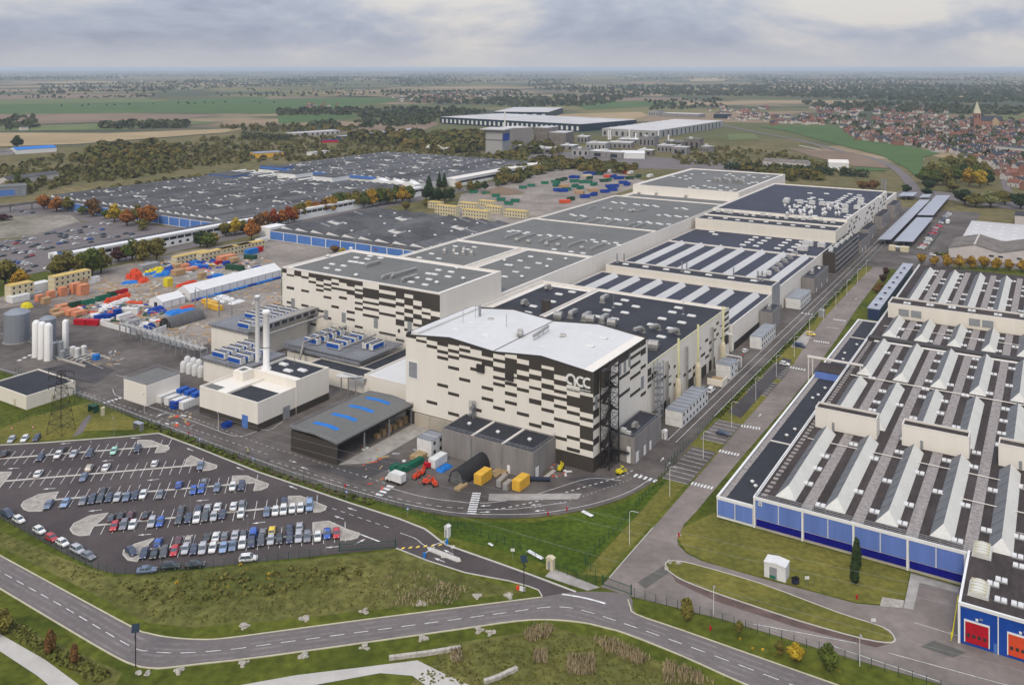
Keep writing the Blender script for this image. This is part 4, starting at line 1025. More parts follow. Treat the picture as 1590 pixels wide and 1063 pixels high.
cabin('white two storey site cabins with a grey roof before the small grey annex', 4.6,9.6,139.5,161.5)
cabin('white two storey site cabins between the two grey annexes', 1.0,8.3,211,233)
lw = Bld('low_wall', 'low cream enclosure wall with rusty scrap beside the inner road', 'wall', 4,88)
lw.part('wall', MB().box(3.9,9.8,88,88.4,0,2.6), 'cladding_cream'); lw.part('wall', MB().box(9.4,9.8,88.4,94,0,2.6), 'cladding_cream'); lw.part('scrap_heap', MB().box(4.5,9.2,88.6,93.5,0,1.9), 'timber')
# flue stacks on the side wall
for i_, (y, lb) in enumerate(((64, 'thin pale yellow flue on a fat cream silencer, nearest the stair tower'),(84, 'thin pale yellow flue on a fat cream silencer, middle one of three'),(113, 'thin pale yellow flue on a fat cream silencer, farthest of three'))):
 b = Bld('exhaust_stack', lb, 'flue', 1.8, y, 'exhaust stacks on the side wall')
 b.part('silencer', MB().lathe(1.8, y, [(1.15,0),(1.15,7.6),(.5,9.4)],12), 'stack_cream', None, True)
 b.part('pipe', MB().lathe(1.8, y, [(.45,9.0),(.45,23.5)],10), 'pipe_yellow', None, True)
 b.part('base', MB().box(.7,4.2, y - 2, y + 1.6,0,.4), 'steel_galv')
for y, lb in ((56, 'grey steel duct riser climbing the panelled side wall, nearest'),(75, 'grey steel duct riser climbing the panelled side wall, middle'),(103, 'grey steel duct riser with a bent head near the far yellow flue')):
 b = Bld('duct_riser', lb, 'duct', .9, y, 'duct risers on the side wall'); b.part('riser', MB().box(.5,1.2, y - .35, y + .35,.3,17.5), 'duct'); b.part('foot', MB().box(.3,2.2, y - .7, y + .7,0,.9), 'steel_galv')
b = Bld('scrubber_plant', 'cluster of white pipes and cyclones beside the far yellow flue', 'pipework', 3,111)
for k in range(4): b.part('cyclone', MB().lathe(4 + 1.35 * k, 113,[(.3,0),(.5,1.2),(.5,3.0),(.3,3.3)],8), 'chiller_white', None, True)
b.part('header_pipe', MB().path([(2,113.5,4.2),(9,113.5,4.2),(9,113.5,.3)],.3,8), 'chiller_white'); b.part('header_pipe', MB().path([(4,118,5),(4,118,11),(1,118,11.5)],.55,8), 'chiller_white'); b.part('frame', MB().box(3,9.2,111.6,111.9,0,3.2), 'steel_galv')
# ---------------------------------------------------------------- blue factory on the right
BF = Bld('blue_factory', 'broad blue fronted factory with brown roof and rows of pale ridge rooflights', 'building', 49.5,-5.2)
BX0, BX1, BZ = 49.5,150.0,8.2
m = MB(); m.box(BX0,98.9,-5.0,40,0,7.7); m.box(BX0, BX1,40,314,0,7.7); m.box(98.9, BX1,-5.0,40,0,7.7); BF.part('wall', m, 'white_trim')
m = MB(); m.quad((BX0 + .3,-4.7,7.75),(BX1,-4.7,7.75),(BX1,314,7.75),(BX0 + .3,314,7.75)); BF.part('roof', m, 'felt_brown')
m = MB(); m.box(BX0,98.9,-5.3,-5.0,7.4,8.2); m.box(BX0 - .3, BX0,-5.3,314,7.3,8.2); m.box(98.9, BX1,-5.25,-4.95,7.72,8.15); BF.part('eaves', m, 'white_trim')
for k in range(4):
 xa = BX0 + 12.25 * k
 for j in range(2):
  a = xa + .35 + j * 5.95; b = a + 5.65
  m = MB(); m.box(a, b, -5.22,-5.004,2.7,7.35); BF.part('panel', m, 'blue_pale')
  m = MB(); n = 28
  for q in range(n): m.box(a + (b - a) * (q + .3) / n, a + (b - a) * (q + .5) / n, -5.26,-5.22,2.75,7.3)
  BF.part('corrugation', m, 'blue_pale')
 m = MB(); m.box(xa + .4, xa + 11.9,-5.2,-5.004,.75,2.45); BF.part('lower_panel', m, 'blue_deep')
for k in range(5):
 m = MB(); x = BX0 + 12.25 * k; m.box(x - .22, x + .22,-5.45,-5.004,0,8.1); BF.part('post', m, 'white_trim')
m = MB(); m.box(BX0,98.9,-5.35,-5.28,0,.7); BF.part('plinth', m, 'wall_concrete')
m = MB(); m.box(50.6,51.5,-5.35,-5.27,6.2,7.2); pl = BF.part('sign_plate', m, 'paint_white')
def text_part(b, body, size, x, y, z, parent=None, mt='trim_dark'):
 c = bpy.data.curves.new('lettering', 'FONT'); c.body = body; c.size = size; c.extrude = .01; c.align_x = 'CENTER'
 o = bpy.data.objects.new('lettering', c); COL.objects.link(o)
 me = bpy.data.meshes.new_from_object(o.evaluated_get(bpy.context.evaluated_depsgraph_get())); bpy.data.objects.remove(o)
 me.materials.clear(); me.materials.append(MATS[mt])
 o = link('lettering', me, b.e, (x - b.o[0], y - b.o[1], z)); o.rotation_euler = (radians(90),0,0)
text_part(BF, 'B', .95,51.05,-5.38,6.35)
m = MB()
for zz in (8.3,8.75,9.2):
 m.tube((BX0 + .4,-4.6, zz),(98.5,-4.6, zz),.05,4)
for k in range(18): m.tube((BX0 + .4 + 2.88 * k, -4.6,7.7),(BX0 + .4 + 2.88 * k, -4.6,9.2),.05,4)
BF.part('guard_rail', m, 'steel_galv')
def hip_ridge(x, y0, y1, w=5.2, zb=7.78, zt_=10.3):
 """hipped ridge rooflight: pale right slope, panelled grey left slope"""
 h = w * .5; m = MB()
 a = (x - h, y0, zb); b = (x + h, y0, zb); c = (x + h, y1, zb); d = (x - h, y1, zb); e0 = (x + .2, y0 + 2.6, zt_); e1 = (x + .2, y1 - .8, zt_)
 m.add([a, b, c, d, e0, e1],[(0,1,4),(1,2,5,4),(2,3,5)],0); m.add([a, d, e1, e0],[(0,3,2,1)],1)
 o = BF.part('rooflight', m, ['ridge_light', 'ridge_grey'])
 n = max(2, int((y1 - y0) / 6)); m = MB()
 for k in range(1, n):
  y = y0 + 1.5 + (y1 - y0 - 3) * k / n; t = .06
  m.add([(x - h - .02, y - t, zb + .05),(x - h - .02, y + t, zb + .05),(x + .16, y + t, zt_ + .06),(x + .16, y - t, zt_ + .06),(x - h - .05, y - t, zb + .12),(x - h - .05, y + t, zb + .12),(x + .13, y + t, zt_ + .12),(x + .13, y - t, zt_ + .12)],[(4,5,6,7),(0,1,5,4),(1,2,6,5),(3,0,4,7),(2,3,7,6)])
 BF.part('glazing_bar', m, 'ridge_grey', o)['kind'] = 'stuff'
DBL = MB(); DBL.box(-1.2,1.2,-.85,.85,0,.3,1); DBL.extr_x([(-.8,.3),(.8,.3),(.7,.6),(-.7,.6)],-1.1,-.14,0); DBL.extr_x([(-.8,.3),(.8,.3),(.7,.6),(-.7,.6)],.14,1.1,0); DBL = DBL.mesh('skylight', ['skylight_white', 'window_grey'])
ROWY = [(-1.2,47.4),(58,99.5),(107,150),(161,190),(215,300)]
rb = random.Random(21)
for ri, (ya, yb) in enumerate(ROWY):
 for k in range(7):
  x = 56.4 + 12.25 * k
  hip_ridge(x, ya, yb if not (ri == 0 and False) else yb)
for k in range(7):     # stone walkways between the rooflights
 x = 62.4 + 12.3 * k
 for ya, yb in ((-4.4,49.5 if k % 2 == 0 else 152),(58.5,152),(157.5,191),(206,306)):
  if k % 2 == 1 and ya == 58.5: continue
  m = MB(); m.box(x - 1.35, x + 1.35, ya, yb, 7.76,7.92); BF.part('walkway', m, 'walk_stone')
  y = ya + rb.uniform(3,8)
  while y < yb - 3:
   sx = rb.choice((-1,1)); BF.put('skylight', DBL, x + sx * 2.75, y, 7.76,0,1.05)
   if rb.random() < .18: m = MB(); m.box(x + sx * 1.4, x + sx * 3.4, y + 2.2, y + 2.9,7.76,7.88); BF.part('walkway', m, 'walk_stone')
   y += rb.uniform(8,13)
m = MB()
for yy in (5 + 34,61 + 42.3,107 - 3.4,175,22):
 m.tube((52.5 if yy != 22 else 90, yy, 8.3),(148, yy, 8.3),.14,5)
BF.part('service_pipe', m, 'parapet')
m = MB(); m.box(BX0 + .3, BX1,153,157,7.78,8.6); BF.part('gutter', m, 'trim_dark'); m = MB(); m.box(BX0 + 3, BX1,150.8,152.6,7.78,8.0); BF.part('gutter', m, 'parapet')
for k in range(58):   # stepped stones along the left edge
 m = MB(); y = -3 + 2.7 * k; m.box(BX0 + 1.2, BX0 + 2.5, y, y + 1.3,7.76,7.98)
 if y < 150: BF.part('edge_slab', m, 'walk_stone')
for (xa, xb) in ((52.2,70.2),(77.2,95.0),(102.4,120.4)):
 m = MB(); m.box(xa, xb, 50.2,55.4,7.7,13.4); BF.part('penthouse', m, 'cladding_white')
 m = MB(); m.box(xa, xb, 50.2,50.5,13.4,14); m.box(xa, xb, 55.1,55.4,13.4,14); m.box(xa, xa + .3,50.5,55.1,13.4,14); m.box(xb - .3, xb, 50.5,55.1,13.4,14); BF.part('penthouse_parapet', m, 'parapet')
 m = MB(); m.quad((xa + .3,50.5,13.42),(xb - .3,50.5,13.42),(xb - .3,55.1,13.42),(xa + .3,55.1,13.42)); BF.part('penthouse_roof', m, 'felt_brown')
 m = MB(); m.box(xa + 5, xa + 5.8,50.12,50.19,7.9,10.2); BF.part('door', m, 'window_grey')
m = MB(); m.box(51.5, BX1,192,204,7.7,13.6); BF.part('penthouse', m, 'cladding_cream')
m = MB(); m.box(51.5, BX1,192,192.4,13.6,14.3); m.box(51.5, BX1,203.6,204,13.6,14.3); m.box(51.5,51.9,192.4,203.6,13.6,14.3); BF.part('penthouse_parapet', m, 'parapet')
m = MB(); m.quad((51.9,192.4,13.62),(BX1,192.4,13.62),(BX1,203.6,13.62),(51.9,203.6,13.62)); BF.part('penthouse_roof', m, 'felt_brown')
for k in range(9): BF.put('skylight', DBL, 58 + 9.5 * k + rb.uniform(-2,2),198 + rb.uniform(-2,2),13.65,0,1.3)
for x in (56,61,84,89): 
 m = MB(); m.box(x, x + 4.2,191.8,191.99,9.2,12.2); BF.part('louvre', m, 'window_grey')
# lean-to along the avenue
LT = Bld('lean_to', 'low lean-to with blue gable along the left side of the blue factory', 'building', 39.4,-5.4)
LT.part('wall', MB().box(39.4,49.1,-5.2,189,0,5.2), 'white_trim')
LT.part('roof', MB().box(39.9,49.1,-4.8,188.6,5.2,5.3), 'membrane_dark')
LT.part('parapet', MB().box(39.3,39.9,-5.3,189.2,5.0,5.75).box(39.9,49.15,-5.3,-4.8,5.0,5.75).box(39.9,49.15,188.7,189.2,5.0,5.75), 'white_trim')
LT.part('edge_slab', MB().box(40.1,41.6,-4.7,188,5.3,5.42), 'walk_stone')
for k in range(2): LT.part('panel', MB().box(39.75 + 4.75 * k, 44.2 + 4.75 * k, -5.42,-5.304,.9,4.9), 'blue_pale')
for y in (38,108,160): LT.part('expansion_joint', MB().box(41.6,49.0, y, y + .5,5.3,5.55), 'parapet')
for x, y in ((45,8),(46.5,6),(45,44),(46,50),(44.5,80),(45.5,84),(46,92),(45,128),(44,136),(46,150)): LT.put('roof_cowl', COWL, x, y, 5.3,0,.6)
LT.part('blue_house', MB().box(40.2,48.8,102,112,5.3,8.0), 'blue_pale'); LT.part('blue_house_roof', MB().box(40.0,49.0,101.8,112.2,8.0,8.3), 'felt_brown')
b = Bld('pipe_gantry', 'pale steel pipe gantry arching over the avenue pavement to the factory roof', 'pipe gantry', 36.5,108)
for x in (36.5,38.0): b.part('leg', MB().tube((x, 108,0),(x, 108,11),.22,6), 'parapet')
b.part('beam', MB().box(36.2,56,107.6,108.4,10.6,11.2), 'parapet'); b.part('leg', MB().tube((55,108,7.8),(55,108,11),.2,6), 'parapet')
# loading dock house at the lower right
DK = Bld('loading_dock', 'deep blue loading house with red and orange roller doors and a brown roof', 'building', 99.3,-28.4)
DK.part('wall', MB().box(99.4,150,-28.2,-5.2,0,8.3), 'blue_dock')
DK.part('roof', MB().box(99.6,150,-28,-5.3,8.3,8.5), 'felt_brown')
DK.part('eaves', MB().box(99.1,150,-28.5,-28.0,8.1,8.75).box(99.1,99.6,-28.0,-5.3,8.1,8.75), 'white_trim')
DK.part('corner_post', MB().box(99.05,99.5,-28.55,-28.21,0,8.1), 'white_trim')
for (xa, mt) in ((100.4, 'box_crimson'),(108.2, 'box_red'),(116.0, 'box_red')):
 d = DK.part('roller_door', MB().box(xa, xa + 4.3,-28.42,-28.21,.9,5.2), mt)
 DK.part('door_frame', MB().box(xa - .2, xa, -28.5,-28.21,.9,5.5).box(xa + 4.3, xa + 4.5,-28.5,-28.21,.9,5.5).box(xa, xa + 4.3,-28.5,-28.21,5.2,5.5), 'white_trim', d)
 for q in range(4): DK.part('pane', MB().box(xa + .3 + q * 1.0, xa + .9 + q * 1.0,-28.46,-28.425,2.1,2.8), 'trim_dark', d)
 DK.part('dock_lamp', MB().tube((xa + 3.0,-28.3,6.2),(xa + 3.0,-29.3,6.9),.07,5).box(xa + 2.7, xa + 3.3,-29.6,-29.2,6.8,7.0), 'steel_galv')
 DK.part('number_plate', MB().box(xa + 1.9, xa + 2.4,-28.3,-28.21,5.7,6.2), 'paint_white')
for x in (106.4,114.2): DK.part('divider', MB().box(x - .1, x + .1,-28.36,-28.21,0,8.0), 'white_trim')
DK.part('door', MB().box(105.6,106.2,-28.32,-28.21,.1,2.2), 'blue_old')
for (u, v) in ((1525,857),(1520,917)):
 x, y = S(u, v, 8.5)
 m = MB(); pr_ = []
 for k in range(9):
  t = pi * k / 8; pr_.append((x + 2.0 * cos(t),8.5 + 1.2 * sin(t)))
 m.extr_y(pr_, y - 3, y + 3); o = DK.part('barrel_rooflight', m, 'ridge_light')
 m = MB()
 for q in range(5): m.box(x - 1.6, x + 1.6, y - 2.8 + q * 1.3, y - 2.65 + q * 1.3,9.3,9.75)
 DK.part('rib', m, 'kerb_yellow', o)
for (u, v) in ((1555,902),(1542,908),(1580,940),(1554,933),(1582,880)): x, y = S(u, v, 8.5); DK.put('skylight', DBL, x, y, 8.5)
b = Bld('glazed_gallery', 'long narrow blue glazed gallery with grey panel roof beside the avenue', 'building', 39.5,212)
b.part('wall', MB().box(39.5,44.5,212,325,0,5.3), 'blue_gallery'); b.part('roof', MB().box(39.2,44.8,211.7,325.3,5.3,5.6), 'solar')
for k in range(8): b.part('roof_hatch', MB().box(41.4,42.6,218 + 13 * k, 220 + 13 * k, 5.6,6.0), 'membrane_dark')
for k in range(1,9): b.part('roof_joint', MB().box(39.3,44.7,211.5 + 12.6 * k, 211.7 + 12.6 * k, 5.6,5.68), 'white_trim')
# sheds behind the row of trees
b = Bld('twin_shed', 'pale twin gabled shed with weathered grey-brown sheet roof beyond the golden trees', 'building', 57.5,385)
prof = [(57.5,0),(57.5,6.0),(72,9.5),(86,6.0),(100,9.5),(114,6.0),(114,0)]
b.part('wall', MB().extr_y([(p[0], max(0, p[1] - .25)) for p in prof[::1]],385,425), 'shed_wall')
for (a, c) in zip(prof[1:-2], prof[2:-1]):
 b.part('roof_slope', MB().add([(a[0],384.6, a[1]),(c[0],384.6, c[1]),(c[0],425, c[1]),(a[0],425, a[1]),(a[0],384.6, a[1] + .2),(c[0],384.6, c[1] + .2),(c[0],425, c[1] + .2),(a[0],425, a[1] + .2)],[(0,1,5,4),(1,2,6,5),(2,3,7,6),(3,0,4,7),(4,5,6,7)]), 'asbestos')
for x in (72,100): b.part('ridge_cap', MB().box(x - .5, x + .5,384.6,425,9.6,9.85), 'kerb')
for x in (80,85,95): b.part('window', MB().box(x, x + 2.6,384.8,384.99,3,4), 'glass_dark')
b = Bld('grey_warehouse', 'low warehouse with pale grey roof and rows of small skylights, far right', 'building', 62,425.5)
b.part('wall', MB().box(62,130,425.5,500,0,6.4), 'shed_wall'); b.part('roof', MB().box(61.8,130,425.3,500,6.4,6.6), 'warehouse_roof')
for i in range(4):
 for j in range(6): b.part('skylight', MB().box(66 + j * 8,68.5 + j * 8,434 + i * 15,436 + i * 15,6.6,6.9), 'skylight_white')
b = Bld('white_office', 'low white flat roofed office behind the grey warehouse at the right edge', 'building', 88,540)
b.part('wall', MB().box(88,160,540,560,0,7), 'shed_wall'); b.part('roof', MB().box(87.8,160,539.8,560,7,7.3), 'membrane_dark'); b.part('window_band', MB().box(100,158,539.9,539.99,3.5,5.5), 'glass_dark')
# solar canopies
SC_L = [(12.6,21.0,402,612, 'long tilted solar canopy nearest the halls, over parked cars'),(23.0,34.6,402,512, 'wide solar canopy in front, second from the halls'),(21.8,33.4,524,650, 'wide solar canopy behind, beyond the gap in the second row'),(-7.0,5.5,628,655, 'small solar canopy at the far end, left one'),(10.5,18.4,628,650, 'small solar canopy at the far end, right one')]
for (x0, x1, y0, y1, lb) in SC_L:
 b = Bld('solar_canopy', lb, 'solar canopy', x0, y0, 'solar canopies over the office car park')
 b.part('panel_deck', MB().add([(x0, y0,3.6),(x1, y0,4.4),(x1, y1,4.4),(x0, y1,3.6),(x0, y0,3.85),(x1, y0,4.65),(x1, y1,4.65),(x0, y1,3.85)],[(0,1,5,4),(1,2,6,5),(2,3,7,6),(3,0,4,7),(4,5,6,7),(3,2,1,0)]), 'solar')
 n = max(2, int((y1 - y0) / 12))
 for k in range(n):
  y = y0 + 2 + (y1 - y0 - 4) * k / (n - 1); b.part('post', MB().box((x0 + x1) / 2 - .2,(x0 + x1) / 2 + .2, y - .2, y + .2,0,3.9), 'steel_galv')
b = Bld('gatehouse', 'small cream gatehouse pair at the near end of the solar canopies', 'gatehouse', 22,385)
b.part('cabin', MB().box(22,26,386,390,0,3.4), 'module_cream'); b.part('cabin', MB().box(29,34,386,390,0,3.4), 'module_cream'); b.part('link_roof', MB().box(26,29,386.5,389.5,2.8,3.1), 'white_trim')

# ---------------------------------------------------------------- utilities left of the logo hall
U1 = Bld('boiler_house', 'low white boiler house with dark plinth and stepped flat roofs by the inner road', 'building', -136,-32)
U1.part('wall', MB().box(-136,-107,-32,-15,0,9.0), 'cladding_white'); U1.part('wall', MB().box(-128.5,-106.8,-15,1,0,11.2), 'cladding_white')
U1.part('parapet', MB().box(-136,-107,-32,-31.6,9,9.7).box(-136,-135.6,-31.6,-15,9,9.7).box(-107.4,-107,-31.6,-15,9,9.7).box(-123.2,-122.8,-31.6,-15,9,9.7).box(-128.5,-106.8,.6,1,11.2,11.9).box(-107.2,-106.8,-15,.6,11.2,11.9).box(-128.5,-107.2,-15,-14.6,11.2,11.9).box(-128.5,-128.1,-14.6,.6,11.2,11.9), 'cladding_white')
U1.part('roof', MB().box(-122.7,-107.5,-31.5,-21,9,9.06), 'membrane_dark'); U1.part('roof', MB().box(-135.5,-129,-31.5,-27,9,9.06), 'membrane_grey'); U1.part('roof', MB().box(-127.9,-107.4,-11,.5,11.2,11.26), 'membrane_dark')
U1.part('roof_house', MB().box(-133,-128,-20,-15,9,12.2), 'cladding_white'); U1.part('roof_house_top', MB().box(-131.8,-129.2,-18.8,-16.2,12.2,12.25), 'membrane_grey')
U1.part('plinth', MB().box(-136.05,-106.95,-32.06,-32.004,0,2.6).box(-106.996,-106.94,-32,-15,0,2.6).box(-106.796,-106.74,-15,1,0,2.8), 'panel_dark')
U1.part('door', MB().box(-114.5,-111.7,-32.12,-32.064,.1,4.4), 'blue_old'); U1.part('door', MB().box(-106.934,-106.8,-21,-18,.1,4.5), 'window_grey')
for x, y in ((-124,-4.5),(-117.5,-8.5),(-113.5,-5.5)): U1.put('skylight', SKY, x, y, 11.25,0,1.2)
U1.part('mast', MB().tube((-120.5,-2.5,11.2),(-120.5,-2.5,15),.1,5), 'steel_galv')
CHM = Bld('chimney', 'fat white chimney rising from the boiler house roof', 'chimney', -126,-11)
CHM.part('shaft', MB().lathe(-126,-11,[(1.8,9.5),(1.8,11.9),(1.15,12.4),(1.15,31.0),(1.5,31.3),(1.5,32.2),(1.0,32.6)],16), 'tank_white', None, True)
CHM.part('band', MB().lathe(-126,-11,[(1.22,19),(1.22,19.3)],16), 'steel_galv')
CHM2 = Bld('chimney', 'slim white chimney just behind the fat one', 'chimney', -139.5,-3)
CHM2.part('shaft', MB().lathe(-139.5,-3,[(.85,9.0),(.85,33.5),(1.0,33.6),(1.0,34.2)],14), 'tank_white', None, True); CHM2.part('platform', MB().lathe(-139.5,-3,[(1.7,33.0),(1.7,33.15)],10), 'steel_galv')
def me_chiller():
 m = MB(); m.box(-3.5,3.5,-1.1,1.1,.3,2.6,0); m.box(-3.52,2.9,-1.13,-1.1,.6,2.2,1)
 for k in range(6): m.lathe(-3 + k * 1.15,0,[(.48,2.6),(.48,2.85),(.3,2.86)],8,2)
 m.box(-3.3,-2.9,-1,1,0,.3,2); m.box(2.9,3.3,-1,1,0,.3,2)
 return m.mesh('chiller', ['chiller_white', 'blue_chiller', 'steel_dark'])
CHILL = me_chiller()
def deck(label, x0, x1, y0, y1, z, zw, name='utility_block'):
 b = Bld(name, label, 'building', x0, y0)
 b.part('wall', MB().box(x0 + .8, x1 - .8, y0 + .8, y1 - .8,0, zw), 'cladding_white')
 b.part('grating_deck', MB().box(x0, x1, y0, y1, z - .25, z), 'grating')
 m = MB()
 for k in range(int((x1 - x0) / 2)): m.box(x0 + .1 + 2 * k, x0 + .3 + 2 * k, y0 - .02, y0 + .5, z - .9, z - .25)
 m.box(x0, x1, y0, y0 + .25, z - .9, z - .7); m.box(x1 - .25, x1, y0, y1, z - .9, z - .7); b.part('deck_frame', m, 'steel_galv')
 m = MB()
 for (a, c) in (((x0, y0),(x1, y0)),((x1, y0),(x1, y1)),((x0, y0),(x0, y1))):
  for h in (.55,1.1): m.tube((*a, z + h),(*c, z + h),.05,4)
 b.part('guard_rail', m, 'steel_galv')
 return b
D1 = deck('white utility block with blue fronted chillers on a grating deck behind the boiler house', -162,-137,-11,9,9.2,8.6)
UN = [0]
def chiller(x, y, z, lb, rz=0.0):
 t = site('chiller', lb, 'chiller', x, y, 'blue fronted chillers on the decks', z, rz); link('casing', CHILL, t); return t
ORD = ['first', 'second', 'third', 'fourth', 'fifth', 'sixth', 'seventh', 'eighth', 'ninth', 'tenth', 'eleventh', 'twelfth']
for k in range(5): chiller(-154.5,-7.5 + 3.6 * k, 9.22, 'blue fronted chiller behind the boiler house, left column, %s from the road' % ORD[k])
for k in range(4): chiller(-144.5,-8.5 + 3.9 * k, 9.22, 'blue fronted chiller behind the boiler house, right column, %s from the road' % ORD[k])
D2 = deck('white utility block with many blue chillers left of the tallest hall', -187,-163,13,48,12.2,11.6)
for k in range(8): chiller(-168.2,16.5 + 3.7 * k, 12.22, 'blue fronted chiller on the high deck, right column, %s from the front' % ORD[k])
for k in range(5): chiller(-176.6,27.5 + 3.7 * k, 12.22, 'blue fronted chiller on the high deck, left column, %s from the front' % ORD[k])
D3 = deck('fenced chiller platform with rows of blue chillers against the tallest hall', -150,-108.5,20.5,45.5,8.2,5.0)
for k in range(4): chiller(-139.5,26 + 4.6 * k, 8.22, 'blue fronted chiller on the fenced platform, left column, %s from the front' % ORD[k])
for k in range(4): chiller(-127.5,26 + 4.6 * k, 8.22, 'blue fronted chiller on the fenced platform, middle column, %s from the front' % ORD[k])
for k in range(2): chiller(-113.5 - 3.6 * k, 35,8.22, 'white chiller turned endways on the fenced platform, %s from its right edge' % ORD[k], pi / 2)
m = MB()
for k in range(15):
 for (x, y) in ((-150 + 41.5 * k / 14,20.6),(-150 + 41.5 * k / 14,45.4)): m.tube((x, y, 8.2),(x, y, 10.6),.05,4)
for yy in (20.6,45.4):
 for h in (9.0,9.8,10.6): m.tube((-150, yy, h),(-108.5, yy, h),.04,4)
for h in (9.0,9.8,10.6): m.tube((-108.5,20.6, h),(-108.5,45.4, h),.04,4)
D3.part('screen_fence', m, 'steel_galv')
D3.part('cross_duct', MB().path([(-138,17,4),(-138,19.5,11),(-138,44,11)],.5,8), 'duct'); D3.part('cross_duct', MB().path([(-120,22,11),(-120,42,11)],.4,8), 'duct')
D3.part('cable_tray', MB().box(-150,-109,19.4,20.4,6.6,7.6), 'grating')
D1.part('air_main', MB().path([(-150,11,8),(-150,12.5,14),(-150,44,14)],.45,8), 'duct')
U4 = Bld('pump_house', 'low black roofed link building below the chiller platform', 'building', -131,12)
U4.shell(-129,-98,12,20.3,6.2, roof='membrane_dark', par=.5, pw=.4); U4.part('wall', MB().box(-108.4,-98,20.3,46,0,6.0), 'cladding_white'); U4.part('roof', MB().box(-108,-98.3,20.4,45.8,6.0,6.06), 'membrane_dark')
U5 = Bld('white_annex', 'plain white block with pale roof beside the left end of the logo hall', 'building', -97.4,9)
U5.shell(-97.4,-71,9.2,46,8.6, roof='membrane_white', par=.6, pw=.4)
b = Bld('pipe_rack', 'wide bright pipe rack bending across the yard behind the boiler house', 'pipe rack', -106,3)
b.part('tray', MB().box(-106.4,-96,6.0,8.8,7.2,7.5), 'steel_galv')
for k in range(4): b.part('pipe', MB().path([(-106.3,4 + k * .7,8.0),(-103 + k * .5,4 + k * .7,8.0),(-97.6,8.4 + k * .1,8.0)],.28,6), 'chiller_white')
for x in (-105.5,-102,-98.5):
 b.part('post', MB().box(x - .15, x + .15,5.8,6.1,0,7.2), 'steel_galv')
b = Bld('bridge_duct', 'covered steel bridge carrying ducts into the tallest hall', 'pipe rack', -163,12)
b.part('truss', MB().box(-162.8,-158.6,14,48.4,12.4,14.8), 'steel_galv'); b.part('cover', MB().box(-163,-158.4,13.8,48.5,14.8,15.0), 'duct')
for k in range(8): b.part('louvre', MB().box(-158.58,-158.5,15 + 4.1 * k, 17.8 + 4.1 * k, 12.9,14.3), 'trim_dark')
# transformer house, tanks and white plant boxes along the inner road
b = Bld('water_house', 'tall plain white water treatment house with railed roof left of the boiler house', 'building', -165,-32)
def sq(u, v, z=0): return S(u, v, z)
wx0, wy0 = sq(212,612); wx1, wy1 = sq(246,606)
b.part('wall', MB().box(-170,-157,-38,-24,0,7.6), 'cladding_white'); b.part('roof', MB().box(-169.8,-157.2,-37.8,-24.2,7.6,7.7), 'membrane_grey'); b.part('door', MB().box(-156.996,-156.9,-30,-28.5,.1,2.4), 'window_grey')
m = MB()
for (a, c) in (((-170,-38),(-157,-38)),((-157,-38),(-157,-24)),((-170,-38),(-170,-24)),((-170,-24),(-157,-24))):
 for h in (8.2,8.7): m.tube((*a, h),(*c, h),.05,4)
b.part('guard_rail', m, 'steel_galv')
for k in range(5):
 x, y = S(250 + 11.5 * k, 618 + 3.2 * k)
 b = Bld('battery_box', 'white ribbed equipment container beside the boiler house, %s from the left' % ORD[k], 'container', x, y, 'white equipment containers by the boiler house')
 b.part('body', MB().box(x - 1.2, x + 1.2, y - 4, y + 5,.1,2.8), 'box_white')
 for q in range(8): b.part('rib', MB().box(x - 1.25, x + 1.25, y - 3.8 + q * 1.15, y - 3.65 + q * 1.15,.2,2.86), 'chiller_white')
 if k > 1: b.part('cooler', MB().box(x - 1.1, x + 1.1, y + 1, y + 5,2.87,4.3), 'blue_chiller')
for k in range(7):
 x, y = S(285 + 9 * (k % 4) + 6 * (k // 4),578 + 2.5 * (k % 4) - 8 * (k // 4))
 b = Bld('process_tank', 'small pale process tank in the plant behind the white containers, %s of the cluster' % ORD[k], 'tank', x, y, 'small pale process tanks'); b.part('shell', MB().lathe(x, y, [(1.3,0),(1.3,3.8),(.7,4.5)],12), 'chiller_white', None, True)
# dock canopy
DC = Bld('dock_canopy', 'dark open sided loading canopy with grey roof and four blue skylight strips', 'canopy', -87,-36.6)
DC.part('wall', MB().box(-87,-67.6,-36.6,-36.2,.1,6.6).box(-87,-86.7,-36.2,0,.1,7.2), 'panel_dark')
rf = [(-87.3,7.5),(-77,7.9),(-67.3,6.9)]
for (a, c) in zip(rf[:-1], rf[1:]):
 DC.part('roof_slope', MB().add([(a[0],-36.9, a[1] - .3),(c[0],-36.9, c[1] - .3),(c[0],.6, c[1] - .3),(a[0],.6, a[1] - .3),(a[0],-36.9, a[1]),(c[0],-36.9, c[1]),(c[0],.6, c[1]),(a[0],.6, a[1])],[(0,1,5,4),(1,2,6,5),(2,3,7,6),(3,0,4,7),(4,5,6,7),(3,2,1,0)]), 'membrane_grey')
for k in range(4):
 y = -31.0 + 8.2 * k; DC.part('skylight', MB().add([(-83.5, y, 7.68),(-77.2, y, 7.93),(-73.2, y, 7.55),(-73.2, y + 1.9,7.55),(-77.2, y + 1.9,7.93),(-83.5, y + 1.9,7.68)],[(0,1,4,5),(1,2,3,4)]), 'box_sky')
for y in (-36.3,-24,-12,-.5): DC.part('post', MB().box(-68.1,-67.7, y - .2, y + .2,0,6.7), 'steel_galv')
m = MB()
